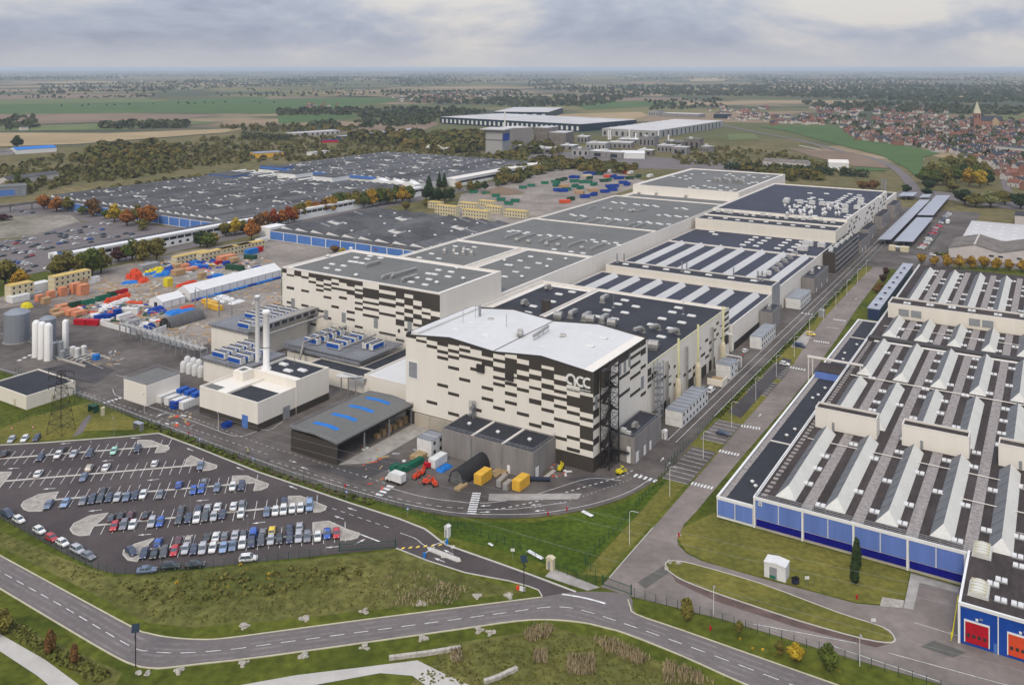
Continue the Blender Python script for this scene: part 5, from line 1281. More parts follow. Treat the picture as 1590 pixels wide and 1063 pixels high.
for (a, c) in (((-87.2,-36.8,7.5),(-67.4,-36.8,6.9)),((-67.4,-36.8,6.9),(-67.4,.5,6.9)),((-87.2,-36.8,7.5),(-87.2,.5,7.5))):
 for h in (.5,1.0): m.tube((a[0], a[1], a[2] + h),(c[0], c[1], c[2] + h),.05,4)
 for k in range(13): m.tube(tuple(a[i] + (c[i] - a[i]) * k / 12 for i in range(3)),(a[0] + (c[0] - a[0]) * k / 12, a[1] + (c[1] - a[1]) * k / 12, a[2] + (c[2] - a[2]) * k / 12 + 1.0),.05,4)
DC.part('guard_rail', m, 'steel_galv')
DC.part('eaves_truss', MB().box(-67.9,-67.6,-36,.3,5.9,6.5), 'steel_dark')
for k in range(6):
 y = -16 + 2.8 * k
 b = Bld('pallet_stack', 'wrapped pallet stack under the loading canopy, %s from the front' % ORD[k], 'pallet', -70, y, 'pallet stacks under the loading canopy')
 b.part('pallet', MB().box(-71.2,-69.4, y, y + 1.8,.29,.45), 'timber'); b.part('load', MB().box(-71.1,-69.5, y + .1, y + 1.7,.45,1.6 + .5 * (k % 3)), 'timber' if k % 2 else 'wood_box')
b = Bld('retaining_wall', 'cream concrete wall panels below the left end of the logo hall', 'wall', -66,-.4)
for k in range(3): b.part('panel', MB().box(-66.4 + 6.4 * k, -60.1 + 6.4 * k, -.6,-.1,.1,4.4), 'wall_concrete')

b = Bld('spiral_stair', 'small grey caged spiral stair on the front wall above the grey annex', 'stair', -42.5,-1.2)
m = MB()
for k in range(22):
 a = k * .7; m.box(-42.5 + .6 * cos(a) - .35,-42.5 + .6 * cos(a) + .35,-1.2 + .6 * sin(a) - .35,-1.2 + .6 * sin(a) + .35,8.0 + .2 * k, 8.06 + .2 * k)
b.part('treads', m, 'steel_galv'); b.part('mast', MB().tube((-42.5,-1.2,0),(-42.5,-1.2,13.4),.12,6), 'steel_galv')
for k in range(8): b.part('cage_bar', MB().tube((-42.5 + 1.1 * cos(k * .785),-1.2 + 1.0 * sin(k * .785),8),(-42.5 + 1.1 * cos(k * .785),-1.2 + 1.0 * sin(k * .785),13.4),.05,4), 'steel_galv')
for k in range(3): b.part('cage_ring', MB().path([(-42.5 + 1.1 * cos(q * .785),-1.2 + 1.0 * sin(q * .785),9 + 2 * k) for q in range(9)],.05,4), 'steel_galv')
b = Bld('striped_pole', 'yellow height pole frame at the corner of the loading dock', 'pole', 98,-27)
b.part('post', MB().tube((97.8,-27.5,0),(98.4,-20,5.5),.12,6), 'box_yellow'); b.part('foot', MB().tube((97.8,-28.5,0),(97.8,-28.5,2.0),.12,6), 'box_yellow')
# ---------------------------------------------------------------- yards: containers, tents, tanks, cabins
def nth(i):
 w = ['first', 'second', 'third', 'fourth', 'fifth', 'sixth', 'seventh', 'eighth', 'ninth', 'tenth', 'eleventh', 'twelfth']
 return w[i] if i < 12 else '%d%s' % (i + 1, {1: 'st', 2: 'nd', 3: 'rd'}.get((i + 1) % 10 if (i + 1) // 10 != 1 else 0, 'th'))
_box = {}
def me_container(L, Wd, Hh, mt, style):
 key = (round(L, 1), round(Wd, 1), round(Hh, 1), mt, style)
 if key in _box: return _box[key]
 body = MB(); extra = MB()
 if style == 'skip':        # open tapered skip
  a, b = L / 2, Wd / 2
  body.add([(-a * .85,-b, .15),(a * .85,-b, .15),(a * .85, b, .15),(-a * .85, b, .15),(-a, -b, Hh),(a, -b, Hh),(a, b, Hh),(-a, b, Hh)],[(0,1,5,4),(1,2,6,5),(2,3,7,6),(3,0,4,7),(3,2,1,0)])
  body.quad((-a * .93,-b + .1, Hh * .7),(a * .93,-b + .1, Hh * .7),(a * .93, b - .1, Hh * .7),(-a * .93, b - .1, Hh * .7))
  for k in range(5): extra.box(-a * .8 + k * a * .4 - .05,-a * .8 + k * a * .4 + .05,-b - .06, b + .06,.2, Hh)
 elif style == 'crate':
  body.box(-L / 2, L / 2,-Wd / 2, Wd / 2,.15, Hh)
  for k in range(3): extra.box(-L / 2 + L * (k + .5) / 3 - .08,-L / 2 + L * (k + .5) / 3 + .08,-Wd / 2 - .05, Wd / 2 + .05,0, Hh + .01)
 elif style == 'cloth':     # sheeted pile, lumpy
  rn = random.Random(int(L * 97 + Wd * 31)); n = 7
  vs = []
  for j in range(n + 1):
   for i in range(n + 1):
    x = -L / 2 + L * i / n; y = -Wd / 2 + Wd * j / n; e = min(i, n - i, j, n - j)
    vs.append((x + rn.uniform(-.15,.15), y + rn.uniform(-.15,.15),0 if e == 0 else Hh * (.55 + .45 * rn.random()) * min(1,.6 + .25 * e)))
  body.add(vs, [(j * (n + 1) + i, j * (n + 1) + i + 1,(j + 1) * (n + 1) + i + 1,(j + 1) * (n + 1) + i) for j in range(n) for i in range(n)])
  extra.box(-L * .1, L * .1,-Wd * .55,-Wd * .45,0,.3)
 else:                      # ribbed freight container with doors
  body.box(-L / 2, L / 2,-Wd / 2, Wd / 2,.15, Hh)
  n = max(4, int(L / .8))
  for k in range(n): extra.box(-L / 2 + L * (k + .5) / n - .07,-L / 2 + L * (k + .5) / n + .07,-Wd / 2 - .05, Wd / 2 + .05,.25, Hh - .1)
  extra.box(-L / 2 - .06,-L / 2,-Wd / 2 + .1,-.04,.3, Hh - .15); extra.box(-L / 2 - .06,-L / 2,.04, Wd / 2 - .1,.3, Hh - .15)
 r = (body.mesh('body', mt), extra.mesh('ribs', mt if style != 'crate' else 'timber')); _box[key] = r
 return r
def freight(name, label, cat, u, v, L, Wd, Hh, mt, style='box', group=None, rot=pi / 2, z=.0):
 x, y = G(u, v); t = thing(name, label, cat, (x, y, z + .2),-TH + rot, group)
 a, b = me_container(L, Wd, Hh, mt, style)
 link('body', a, t); link({'box': 'door_and_ribs', 'skip': 'ribs', 'crate': 'batten', 'cloth': 'ballast'}[style], b, t)
 return t
def batch(name, cat, where, items, off, s, group):
 """items: (x, y, L, W, H, material, colour word, style[, rot]) in enlarged survey coordinates"""
 by = {}
 for it in items: by.setdefault((it[6]),[]).append(it)
 for colr, L_ in by.items():
  L_.sort(key=lambda q: q[0])
  for i, it in enumerate(L_):
   lb = '%s %s, %s from the left' % (colr, where, nth(i)) if len(L_) > 1 else '%s %s, the only one' % (colr, where)
   freight(name, lb, cat, off[0] + it[0] / s, off[1] + it[1] / s, it[2], it[3], it[4], it[5], it[7], group, it[8] if len(it) > 8 else pi / 2)
A_ = (0,420); B_ = (180,440); D_ = (200,340); K = 7.571
def tank(name, label, u, v, r, h, mt, cone=True, parts='ladder'):
 x, y = G(u, v); t = thing(name, label, 'tank', (x, y, .15),-TH)
 MB().lathe(0,0,[(r, 0),(r, h),(r * .55, h + (r * .25 if cone else r * .6)),(.05, h + (r * .35 if cone else r * .75))],20).build('shell', mt, t, smooth=not cone)
 m = MB()
 for sx in (-.25,.25): m.tube((r + .15, sx, 0),(r + .15, sx, h),.05,4)
 for k in range(int(h)): m.tube((r + .15,-.25, k + .5),(r + .15,.25, k + .5),.04,4)
 m.build('ladder', 'steel_galv', t)
 MB().lathe(0,0,[(r + .5,0),(r + .5,.3)],16).build('base_ring', 'concrete_pale', t)
 return t
tank('storage_tank', 'large round grey steel water tank at the left edge of the yard', 26.4,530,5.2,12.6, 'tank_grey')
tank('storage_tank', 'round grey steel tank half hidden behind the three white silos', 74,532,3.4,10.5, 'tank_grey')
for i, (u, v) in enumerate(((56.2,555),(65.4,557.5),(75,560))):
 tank('gas_silo', 'tall slim white gas silo, %s of the three in a row' % nth(i), u, v, 1.55,14.3, 'tank_white', False)
tank('gas_silo', 'lone slim white gas tank on legs right of the three silos', 101.5,541,1.2,11.5, 'tank_white', False)
for i, (u, v, h) in enumerate(((84.5,553,5.5),(93.5,555,6.5),(97,558,3.5),(113,552,3.5),(120,554,3.5),(130,552,3.8))):
 tank('process_vessel', 'short grey process vessel at the foot of the gas silos, %s from the left' % nth(i), u, v, 1.2, h, 'chiller_white' if i > 2 else 'window_grey')
x, y = G(118,556); t = thing('gas_skid', 'low grey pipe skid with blue pump box beside the gas silos', 'pipework', (x, y, .15),-TH)
for k in range(6): MB().path([(-8 + k * 3,-3,.3),(-8 + k * 3,3,.8),(-5 + k * 3,5,.8)],.18,5).build('pipe', 'chiller_white', t)
MB().box(-10,14,-5,-4.6,0,.8).build('bund_wall', 'concrete_path', t); MB().box(-10,14,6,6.4,0,.8).build('bund_wall', 'concrete_path', t); MB().box(8,10.5,2,4,0,2.2).build('pump_box', 'box_sky', t)
# stacked module blocks
def modules(label, u, v, nx, floors, depth=6.0, ln=3.0, axis='y', wall='module_cream', edge_='module_yellow', group=None, big=True):
 """u, v: near corner; modules run away along the grid"""
 x, y = S(u, v); b = Bld('cabin_block', label, 'site cabin', x, y, group); h = 2.7
 for f in range(floors):
  for k in range(nx):
   if axis == 'y': q = (x - depth, x, y + k * ln + .04, y + (k + 1) * ln - .04)
   else: q = (x + k * ln + .04, x + (k + 1) * ln - .04, y, y + depth)
   md = b.part('module', MB().box(q[0], q[1], q[2], q[3], f * h + .2, f * h + h + .12), wall)
   if big:
    m = MB()
    if axis == 'y': m.box(q[1] + .003, q[1] + .06,(q[2] + q[3]) / 2 - .5,(q[2] + q[3]) / 2 + .5, f * h + 1.2, f * h + 2.3)
    else: m.box((q[0] + q[1]) / 2 - .5,(q[0] + q[1]) / 2 + .5, q[2] - .06, q[2] - .003, f * h + 1.2, f * h + 2.3)
    b.part('window', m, 'glass_dark', md)
  m = MB()
  if axis == 'y': m.box(x + .002, x + .09, y, y + nx * ln, f * h + h + .1, f * h + h + .26); m.box(x - depth, x + .09, y - .09, y - .002, f * h + h + .1, f * h + h + .26)
  else: m.box(x, x + nx * ln, y - .09, y - .002, f * h + h + .1, f * h + h + .26)
  b.part('frame', m, edge_)
 m = MB(); H_ = floors * h + .26
 if axis == 'y': m.box(x - depth, x, y, y + nx * ln, H_, H_ + .1)
 else: m.box(x, x + nx * ln, y, y + depth, H_, H_ + .1)
 b.part('roof', m, 'module_yellow')
 return b
modules('three storey cream and yellow cabin block beside the orange crates', 84.5,455,7,3)
modules('three storey cream and yellow cabin block at the left edge of the yard', 17,470,4,3)
for i, (u, v, n) in enumerate(((274,414,8),(312,408.5,9),(346,401,8),(373,395,7))):
 modules('two storey cream cabin row behind the blue bundles, %s from the left' % nth(i), u, v, n, 2, depth=5.0)
for i, (u, v, n, f) in enumerate(((675,334,8,3),(718,341,9,3),(664,323,5,2),(712,324,7,2),(752,330,6,2),(782,336,8,2),(742,321,6,2))):
 modules('cream cabin block in the cabin village behind the black roof, %s listed leftmost first' % nth(sorted([675,718,664,712,752,782,742]).index(u)), u, v, n, f, axis='x', ln=2.6, group='cream cabin village')
# marquees
def marquee(name, label, u, v, wid, ln, eh, rh, mt='tent_white'):
 x, y = S(u, v); b = Bld(name, label, 'tent', x, y)
 b.part('roof', MB().extr_y([(x - wid, eh),(x - wid / 2, rh),(x, eh),(x, eh + .15),(x - wid / 2, rh + .15),(x - wid, eh + .15)], y - .1, y + ln + .1), mt)
 b.part('wall', MB().extr_y([(x - wid + .1,0),(x - .1,0),(x - .1, eh),(x - wid / 2, rh - .05),(x - wid + .1, eh)], y, y + ln), mt)
 b.part('door', MB().box(x - wid * .62, x - wid * .4, y - .06, y - .004,.1, eh * .8), 'glass_dark')
 for k in range(int(ln / 5) + 1): b.part('frame_post', MB().box(x - .09, x + .06, y + k * 5 - .08, y + k * 5 + .08,0, eh), 'box_grey')
 return b
mq = marquee('storage_marquee', 'long white gabled marquee with blue tarpaulin along its side', 296,468.5,12,62,4.2,7.4)
marquee('storage_marquee', 'small white gabled tent in front of the long marquee', 253,480,11,13,3.4,5.6)
mx_, my_ = S(296,468.5)
for k in range(10):
 o = Bld('tarpaulin_roll', 'blue tarpaulin roll beside the long white marquee, %s from its near end' % nth(k), 'tarpaulin', mx_ + 2, my_ + 6 * k, 'blue tarpaulin rolls'); o.part('roll', MB().tube((mx_ + 1.6, my_ + 6 * k, .6),(mx_ + 1.9, my_ + 5.3 + 6 * k, .8),.75,7), 'box_sky' if k % 3 else 'box_blue'); o.part('strap', MB().tube((mx_ + 1.7, my_ + 2.4 + 6 * k, .7),(mx_ + 1.72, my_ + 2.7 + 6 * k, .7),.82,7), 'trousers')
def arch_hall(name, label, x, y, r, ln, mt, end, h=None):
 b = Bld(name, label, 'arched shelter', x, y); h = h or r; n = 12
 P = [(x + r * cos(pi * k / n), h * sin(pi * k / n)) for k in range(n + 1)]; Q = [(x + (r - .15) * cos(pi * k / n),(h - .15) * sin(pi * k / n)) for k in range(n, -1,-1)]
 b.part('cover', MB().extr_y(P + Q, y, y + ln), mt)
 b.part('end_wall', MB().extr_y([(x + (r - .16) * cos(pi * k / n),(h - .16) * sin(pi * k / n)) for k in range(n + 1)], y + .3, y + .4), end)
 b.part('end_wall', MB().extr_y([(x + (r - .16) * cos(pi * k / n),(h - .16) * sin(pi * k / n)) for k in range(n + 1)], y + ln - .4, y + ln - .3), end)
 for sx in (-.45,.45): b.part('door_post', MB().box(x + sx * r - .08, x + sx * r + .08, y + .2, y + .29,0, h * .8), 'steel_galv')
 return b
hx0, hy0 = S(696,750); hx1, hy1 = S(722,754); arch_hall('arched_tent', 'black arched storage tent in front of the grey annex', (hx0 + hx1) / 2, hy0 + .3,(hx1 - hx0) / 2 + .2,14.5, 'hangar_black', 'hangar_grey', 4.4)
hx0, hy0 = S(256,509); hx1, hy1 = S(278.4,503); arch_hall('arched_tent', 'grey arched storage tent in the left yard beside the pipe bridge', (hx0 + hx1) / 2, hy0,4.4,19, 'hangar_grey', 'hangar_black', 4.6)
# freight in the left yard
WH = 'in the left yard'
batch('timber_case', 'crate', 'topped timber case ' + WH, [(465,365,3.6,3,3.4, 'wrap_orange', 'orange', 'crate'),(595,325,3.6,3,3.6, 'wrap_orange', 'orange', 'crate'),(540,395,3.8,3,3.2, 'wood_box', 'orange', 'crate'),(735,300,3.6,3.4,4.6, 'wrap_orange', 'orange', 'crate'),(885,270,5,3.6,5.4, 'wrap_orange', 'orange', 'crate'),(975,290,5,3.8,5.6, 'wrap_orange', 'orange', 'crate'),(965,185,5,3.4,4, 'wood_box', 'orange', 'crate'),(660,500,5,3.2,2.2, 'wood_box', 'orange', 'crate'),(730,445,6,3.5,1.8, 'wrap_orange', 'orange', 'crate'),(760,490,5,3,1.8, 'wrap_orange', 'orange', 'crate'),(700,535,6,4,1.6, 'wood_box', 'orange', 'crate'),(850,520,6,4,2.6, 'wrap_orange', 'orange', 'crate'),(930,530,6,4,2.2, 'wrap_orange', 'orange', 'crate')], A_, K, 'timber cases in the left yard')
batch('waste_skip', 'skip', 'open skip ' + WH, [(890,425,7,2.4,2.2, 'box_darkgreen', 'green', 'skip'),(1035,405,7,2.4,2.4, 'box_green', 'green', 'skip'),(1210,350,7.5,2.4,2.4, 'box_green', 'green', 'skip'),(1340,295,7,2.4,2, 'box_darkgreen', 'green', 'skip'),(1425,275,7,2.4,2, 'box_crimson', 'maroon', 'skip')], A_, K, 'skips in the left yard')
batch('sheeted_load', 'sheeted load', 'sheeted load ' + WH, [(1300,372,7,3,2.6, 'box_red', 'bright orange', 'cloth'),(1395,345,6,3,2.6, 'box_red', 'bright orange', 'cloth'),(1475,320,6,3,2.6, 'box_red', 'bright orange', 'cloth'),(1350,400,8,2.5,1.8, 'tent_white', 'white', 'cloth'),(1450,365,8,2.5,1.8, 'tent_white', 'white', 'cloth'),(1270,440,6,4,2, 'tent_white', 'white', 'cloth'),(1210,480,4,3,2, 'tent_white', 'white', 'cloth'),(915,470,5,3,1.6, 'tent_white', 'white', 'cloth'),(315,440,5.2,4.5,3.0, 'box_yellow', 'yellow', 'cloth')], A_, K, 'sheeted loads in the left yard')
batch('freight_container', 'container', 'container ' + WH, [(950,640,6.1,2.5,2.6, 'box_crimson', 'crimson', 'box', .35),(1095,645,6.1,2.5,2.6, 'box_crimson', 'crimson', 'box', .35),(1175,580,5,2.5,2.4, 'box_blue', 'blue', 'box'),(1265,565,5,2.4,2, 'box_blue', 'blue', 'box'),(1380,545,3,2.5,3.6, 'box_blue', 'blue', 'box'),(215,365,9,6,3.4, 'box_white', 'pale grey', 'box'),(380,320,9,6,2.6, 'box_grey', 'pale grey', 'box'),(465,240,9,6,4.6, 'box_white', 'pale grey', 'box'),(1050,165,6,3,2.6, 'box_white', 'pale grey', 'box'),(1100,150,6,3,3.4, 'box_white', 'pale grey', 'box'),(1530,520,8,2.5,3.2, 'box_white', 'pale grey', 'box', .6),(1555,640,8,2.5,2.6, 'box_grey', 'pale grey', 'box', .6)], A_, K, 'containers in the left yard')
batch('sheeted_load', 'sheeted load', 'stack by the long marquee', [(20,700,5,4,4, 'box_red', 'red sheeted', 'cloth'),(95,715,6,5,5, 'box_red', 'red sheeted', 'cloth'),(75,660,6,4,4, 'box_red', 'red sheeted', 'cloth'),(180,745,6,4,3, 'box_red', 'red sheeted', 'cloth'),(240,650,5,4,3.2, 'box_yellow', 'yellow sheeted', 'cloth'),(345,620,7,4,3.2, 'box_yellow', 'yellow sheeted', 'cloth'),(370,645,5,3,2, 'box_yellow', 'yellow sheeted', 'cloth'),(462,795,3.6,3.6,4.6, 'box_yellow', 'yellow sheeted', 'crate'),(640,790,9,3,1.8, 'box_red', 'orange sheeted', 'cloth'),(720,770,9,3,2.2, 'box_red', 'orange sheeted', 'cloth')], D_, K, 'sheeted stacks by the marquee')
batch('timber_case', 'crate', 'timber case near the cream cabin rows', [(580,660,6.5,5,3.2, 'wood_box', 'orange topped', 'crate'),(580,580,6,4,2.6, 'wood_box', 'orange topped', 'crate'),(655,575,5,4,2.2, 'wrap_orange', 'orange topped', 'crate'),(735,605,7,4,1.8, 'wrap_orange', 'orange topped', 'crate'),(970,460,6,5,4, 'wrap_orange', 'orange topped', 'crate'),(1050,450,6,5,4.2, 'wrap_orange', 'orange topped', 'crate'),(1110,500,7,5,3.4, 'wrap_orange', 'orange topped', 'crate'),(1180,490,7,5,3.6, 'wrap_orange', 'orange topped', 'crate'),(1230,515,5,5,3.2, 'wood_box', 'orange topped', 'crate'),(860,705,4,3,3.4, 'timber', 'brown', 'crate')], D_, K, 'timber cases near the cabin rows')
rt = random.Random(3)
batch('tarpaulin_bundle', 'bundle', 'tarpaulin bundle behind the marquee', [(x, y, rt.uniform(5,9), rt.uniform(3,5), rt.uniform(1.0,2.0), rt.choice(('box_sky', 'box_sky', 'box_blue')), 'blue', 'cloth', rt.uniform(.8,2.2)) for (x, y) in ((700,530),(770,520),(850,520),(940,490),(1000,505),(730,560),(800,565),(870,560),(780,590),(850,585),(500,580),(440,600),(470,630),(390,670),(430,645),(345,675),(270,650),(1040,680),(980,685),(10,755))], D_, K, 'blue tarpaulin bundles')
batch('freight_container', 'container', 'container behind the marquee', [(1440,415,9,3,3.4, 'box_sky', 'blue', 'box'),(1515,390,7,3,3, 'box_crimson', 'dark red', 'box'),(1430,480,8,3,3, 'box_darkgreen', 'dark green', 'box', .2),(1245,600,12,2.6,3, 'box_darkgreen', 'long dark green', 'box', .2),(1145,545,4,2.5,2.4, 'box_blue', 'small blue', 'box'),(240,585,12,5,3, 'box_grey', 'pale flat grey', 'box'),(1050,535,4,2.5,2, 'box_crimson', 'small red', 'box'),(1560,280,9,3,3, 'box_white', 'white far', 'box'),(960,1015,12,2.6,2.4, 'box_amber', 'amber', 'box', -.1),(1000,1060,12,2.6,2.4, 'box_amber', 'amber', 'box', -.1)], D_, K, 'containers behind the marquee')
batch('tarpaulin_bundle', 'bundle', 'tarpaulin heap beside the grey arched tent', [(700,350,10,7,1.6, 'box_sky', 'blue', 'cloth'),(830,335,10,6,1.4, 'box_sky', 'blue', 'cloth'),(830,290,9,3,1.2, 'box_red', 'red', 'cloth'),(480,315,8,4,2, 'box_blue', 'dark blue', 'cloth'),(390,535,6,3,2.6, 'box_blue', 'rounded navy', 'cloth'),(1230,190,9,5,2.4, 'tent_white', 'white', 'cloth'),(1300,205,8,5,1.6, 'tent_white', 'white', 'cloth'),(1420,225,9,4,1.0, 'tent_white', 'white', 'cloth'),(330,490,6,4,1.4, 'tent_white', 'white', 'cloth')], B_, K, 'tarpaulin heaps by the arched tent')
# rubble, timber stacks: small things too many to tell apart
rs = random.Random(9); m = MB()
def rubble(poly_px, n, szs, mats_n, m):
 us = [p[0] for p in poly_px]; vs = [p[1] for p in poly_px]
 for _ in range(n):
  u = rs.uniform(min(us), max(us)); v = rs.uniform(min(vs), max(vs)); x, y = G(u, v); s = rs.uniform(*szs); a = rs.uniform(0, pi)
  l, w, h = s * rs.uniform(.8,3), s * rs.uniform(.4,1), s * rs.uniform(.2,.7); c, sn = cos(a), sin(a)
  P = [(-l, -w),(l, -w),(l, w),(-l, w)]; o = len(m.v)
  m.add([(x + p[0] * c - p[1] * sn, y + p[0] * sn + p[1] * c, .2) for p in P] + [(x + p[0] * c * .9 - p[1] * sn * .9, y + p[0] * sn * .9 + p[1] * c * .9,.2 + h) for p in P],[(0,1,5,4),(1,2,6,5),(2,3,7,6),(3,0,4,7),(4,5,6,7)], rs.randrange(mats_n))
rubble([(105,470),(240,500)],90,(.3,.8),4, m); rubble([(200,455),(260,470)],60,(.4,1.1),4, m); rubble([(350,430),(440,475)],80,(.3,1.0),4, m); rubble([(130,440),(200,455)],40,(.4,1.0),4, m); rubble([(260,500),(330,535)],70,(.3,.9),4, m); rubble([(110,545),(190,570)],60,(.2,.6),4, m)
rubble([(100,430),(330,470)],220,(.4,1.2),4, m); rubble([(200,400),(420,430)],150,(.4,1.2),4, m); rubble([(130,480),(260,505)],90,(.3,.7),4, m)
tag(m.build('site_debris', ['timber', 'box_grey', 'wood_box', 'boulder']), 'loose timber, pipes and rubble strewn over the left yard', 'debris', None, 'stuff')
m = MB(); rubble([(120,470),(260,500)],120,(.5,1.3),4, m); rubble([(230,405),(400,425)],90,(.5,1.3),4, m); tag(m.build('site_debris', ['box_blue', 'box_red', 'box_white', 'box_darkgreen']), 'small coloured drums, sheets and boxes among the yard stacks', 'debris', None, 'stuff')
m = MB(); rubble([(560,690),(655,765)],30,(.2,.6),4, m); rubble([(845,715),(885,745)],22,(.2,.5),4, m); rubble([(240,640),(300,665)],30,(.2,.5),4, m)
tag(m.build('site_debris', ['box_red', 'box_white', 'box_grey', 'timber']), 'small tools and rubble lying about the front yard', 'debris', None, 'stuff')
# far skip yard
SK = [(425,160, 'box_blue', 'blue'),(380,165, 'box_blue', 'blue'),(470,165, 'box_blue', 'blue'),(215,205, 'box_blue', 'blue'),(255,205, 'box_blue', 'blue'),(740,215, 'box_blue', 'blue'),(790,215, 'box_blue', 'blue'),(700,195, 'box_blue', 'blue'),(815,270, 'box_blue', 'blue'),(860,290, 'box_blue', 'blue'),(660,315, 'box_blue', 'blue'),(710,310, 'box_blue', 'blue'),(600,375, 'box_blue', 'blue'),(690,355, 'box_blue', 'blue'),(50,360, 'box_blue', 'blue'),(110,365, 'box_blue', 'blue'),(365,435, 'box_blue', 'blue'),(470,410, 'box_blue', 'blue'),
   (120,228, 'box_darkgreen', 'green'),(70,240, 'box_darkgreen', 'green'),(240,252, 'box_green', 'green'),(350,262, 'box_green', 'green'),(400,262, 'box_green', 'green'),(470,290, 'box_green', 'green'),(250,310, 'box_green', 'green'),(310,330, 'box_green', 'green'),(590,248, 'box_darkgreen', 'green'),(640,240, 'box_green', 'green'),(890,215, 'box_darkgreen', 'green'),(990,195, 'box_darkgreen', 'green'),(20,262, 'box_green', 'green'),(30,300, 'box_green', 'green'),(150,350, 'box_green', 'green'),(420,215, 'box_darkgreen', 'green'),(530,165, 'box_darkgreen', 'green'),(200,465, 'box_darkgreen', 'green'),
   (120,310, 'wood_box', 'tan'),(390,190, 'module_cream', 'tan'),(460,360, 'wood_box', 'tan'),(300,385, 'wood_box', 'tan'),(850,150, 'box_red', 'orange'),(640,195, 'box_red', 'orange'),(130,495, 'box_red', 'orange'),(900,150, 'box_white', 'white'),(670,125, 'box_white', 'white'),(1130,190, 'box_white', 'white')]
batch('waste_skip', 'skip', 'skip in the far skip yard beside the long halls', [(x, y, 9.5,4,2.9, mt, c, 'skip' if 'green' in mt or 'blue' in mt else 'crate', rt.choice((0, pi / 2,.8))) for x, y, mt, c in SK],(860,250), K, 'skips in the far yard')
for i, (u, v) in enumerate(((735,300),(755,302),(770,306),(778,312),(790,318),(800,314),(812,293),(825,290),(846,286))):
 freight('waste_skip', 'turquoise skip near the earth mound and cabin village, %s from the left' % nth(i), 'skip', u, v, 8,4,2.6, 'box_green', 'skip', 'turquoise skips by the earth mound', .4)
x, y = G(778,300); vs = []; m = MB(); n = 16
for j in range(7):
 for i in range(n):
  r = 16 * (1 - j / 7); t = 2 * pi * i / n; vs.append((x + r * cos(t) * (1.4 + rs.uniform(-.1,.1)), y + r * sin(t) * (1 + rs.uniform(-.1,.1)),6.5 * (j / 7) ** .8 + rs.uniform(-.2,.2)))
m.add(vs, [(j * n + i, j * n + (i + 1) % n, (j + 1) * n + (i + 1) % n, (j + 1) * n + i) for j in range(6) for i in range(n)] + [tuple(6 * n + i for i in range(n))]); tag(m.build('earth_mound', 'field_brown'), kind='structure')
# freight in front of the logo hall
freight('freight_container', 'white freight container left of the black arched tent', 'container', 680,722,6.1,2.6,2.7, 'box_white')
freight('freight_container', 'amber container just right of the black arched tent', 'container', 750,748,5.6,2.6,3.0, 'box_amber')
freight('freight_container', 'amber container by the far right end of the grey annex yard', 'container', 809,757.5,5.6,2.6,3.0, 'box_amber')
freight('sheeted_load', 'flat bright blue tarpaulin between the white container and black tent', 'sheeted load', 690,728,6,3,.9, 'box_sky', 'cloth')
freight('freight_container', 'small blue ribbed container beside the white equipment containers', 'container', 273,634,3.2,2.6,2.5, 'box_blue')
freight('waste_skip', 'small blue skip in front of the boiler house', 'skip', 352,664,3.4,2,1.6, 'box_blue', 'skip')
x, y = S(648,705); cabin('white two storey cabin with black windows left of the grey annex', x, x + 5.6, y - .2, y + 6.2,2, 'site_cabin', None); x, y = S(680,690); cabin('single white cabin tucked behind the two storey cabin', x, x + 3.6, y, y + 5,1, 'site_cabin', None)
for i, (u, v) in enumerate(((613,731),(624,733),(632,731),(641,726),(650,721))): freight('waste_skip', 'green skip in the row behind the white truck, %s from the left' % nth(i), 'skip', u, v, 3,1.8,1.7, 'box_green', 'skip', 'green skips behind the truck')
for i, (u, v) in enumerate(((776,756),(784,748),(786,761),(791,757),(780,752))): freight('bulk_bag', 'grey wrapped pallet cube between the amber containers, %s one' % nth(sorted([776,784,786,791,780]).index(u)), 'pallet', u, v, 1.5,1.5,2.0, 'box_grey', 'crate', 'grey pallet cubes')
for lb, u, v, L_, W_, h_, mt in (('stack of pale boards on pallets behind the green skips', 652,711,6,3.4,1.4, 'timber'),('pale wrapped boards lying before the black arched tent', 716,758.5,4.5,1.8,.8, 'timber'),('flat timber stack right of the first amber container', 772,736,5,3,.6, 'timber'),('flat timber stack against the grey annex wall', 782,734,4,3,.7, 'timber'),('pale concrete slab ramp by the annex door', 853,739,6,1.2,.5, 'concrete_path')): freight('board_stack', lb, 'stack', u, v, L_, W_, h_, mt, 'crate')
# lifting machines
def machine(label, u, v, mt, rot, kind='lift'):
 x, y = G(u, v); t = thing('boom_lift' if kind == 'lift' else 'wheel_loader', label, 'machine', (x, y, .27), rot, 'orange lifts in the front yard' if kind == 'lift' else None); t.scale = (.72,) * 3
 MB().box(-1.5,1.5,-.85,.85,.5,1.4).box(-1.2,.3,-.6,.6,1.4,2.0).build('chassis', mt, t)
 w = MB().tube((0,-.2,0),(0,.2,0),.5,10).mesh('wheel', 'tyre')
 for sx in (-1.1,1.1):
  for sy in (-.9,.9): link('wheel', w, t, (sx, sy, .5))
 MB().tube((-.6,0,1.9),(1.8,0,3.0),.16,6).tube((1.8,0,3.0),(.4,.2,3.4),.14,6).build('boom', mt, t)
 MB().box(2.0,3.0,-.6,.6,1.0,1.1).box(2.0,2.05,-.6,.6,1.1,2.0).box(2.95,3.0,-.6,.6,1.1,2.0).box(2.05,2.95,-.6,-.55,1.9,2.0).box(2.05,2.95,.55,.6,1.9,2.0).build('basket' if kind == 'lift' else 'bucket', mt, t)
for lb, u, v, r in (('orange boom lift, leftmost of four near the white truck', 646,744,1.0),('orange boom lift with raised arm behind the others', 656,737,1.4),('orange boom lift with white deck, third of four', 662,752,.3),('orange boom lift in front, rightmost of four', 675,755,2.0)): machine(lb, u, v, 'box_red', r)
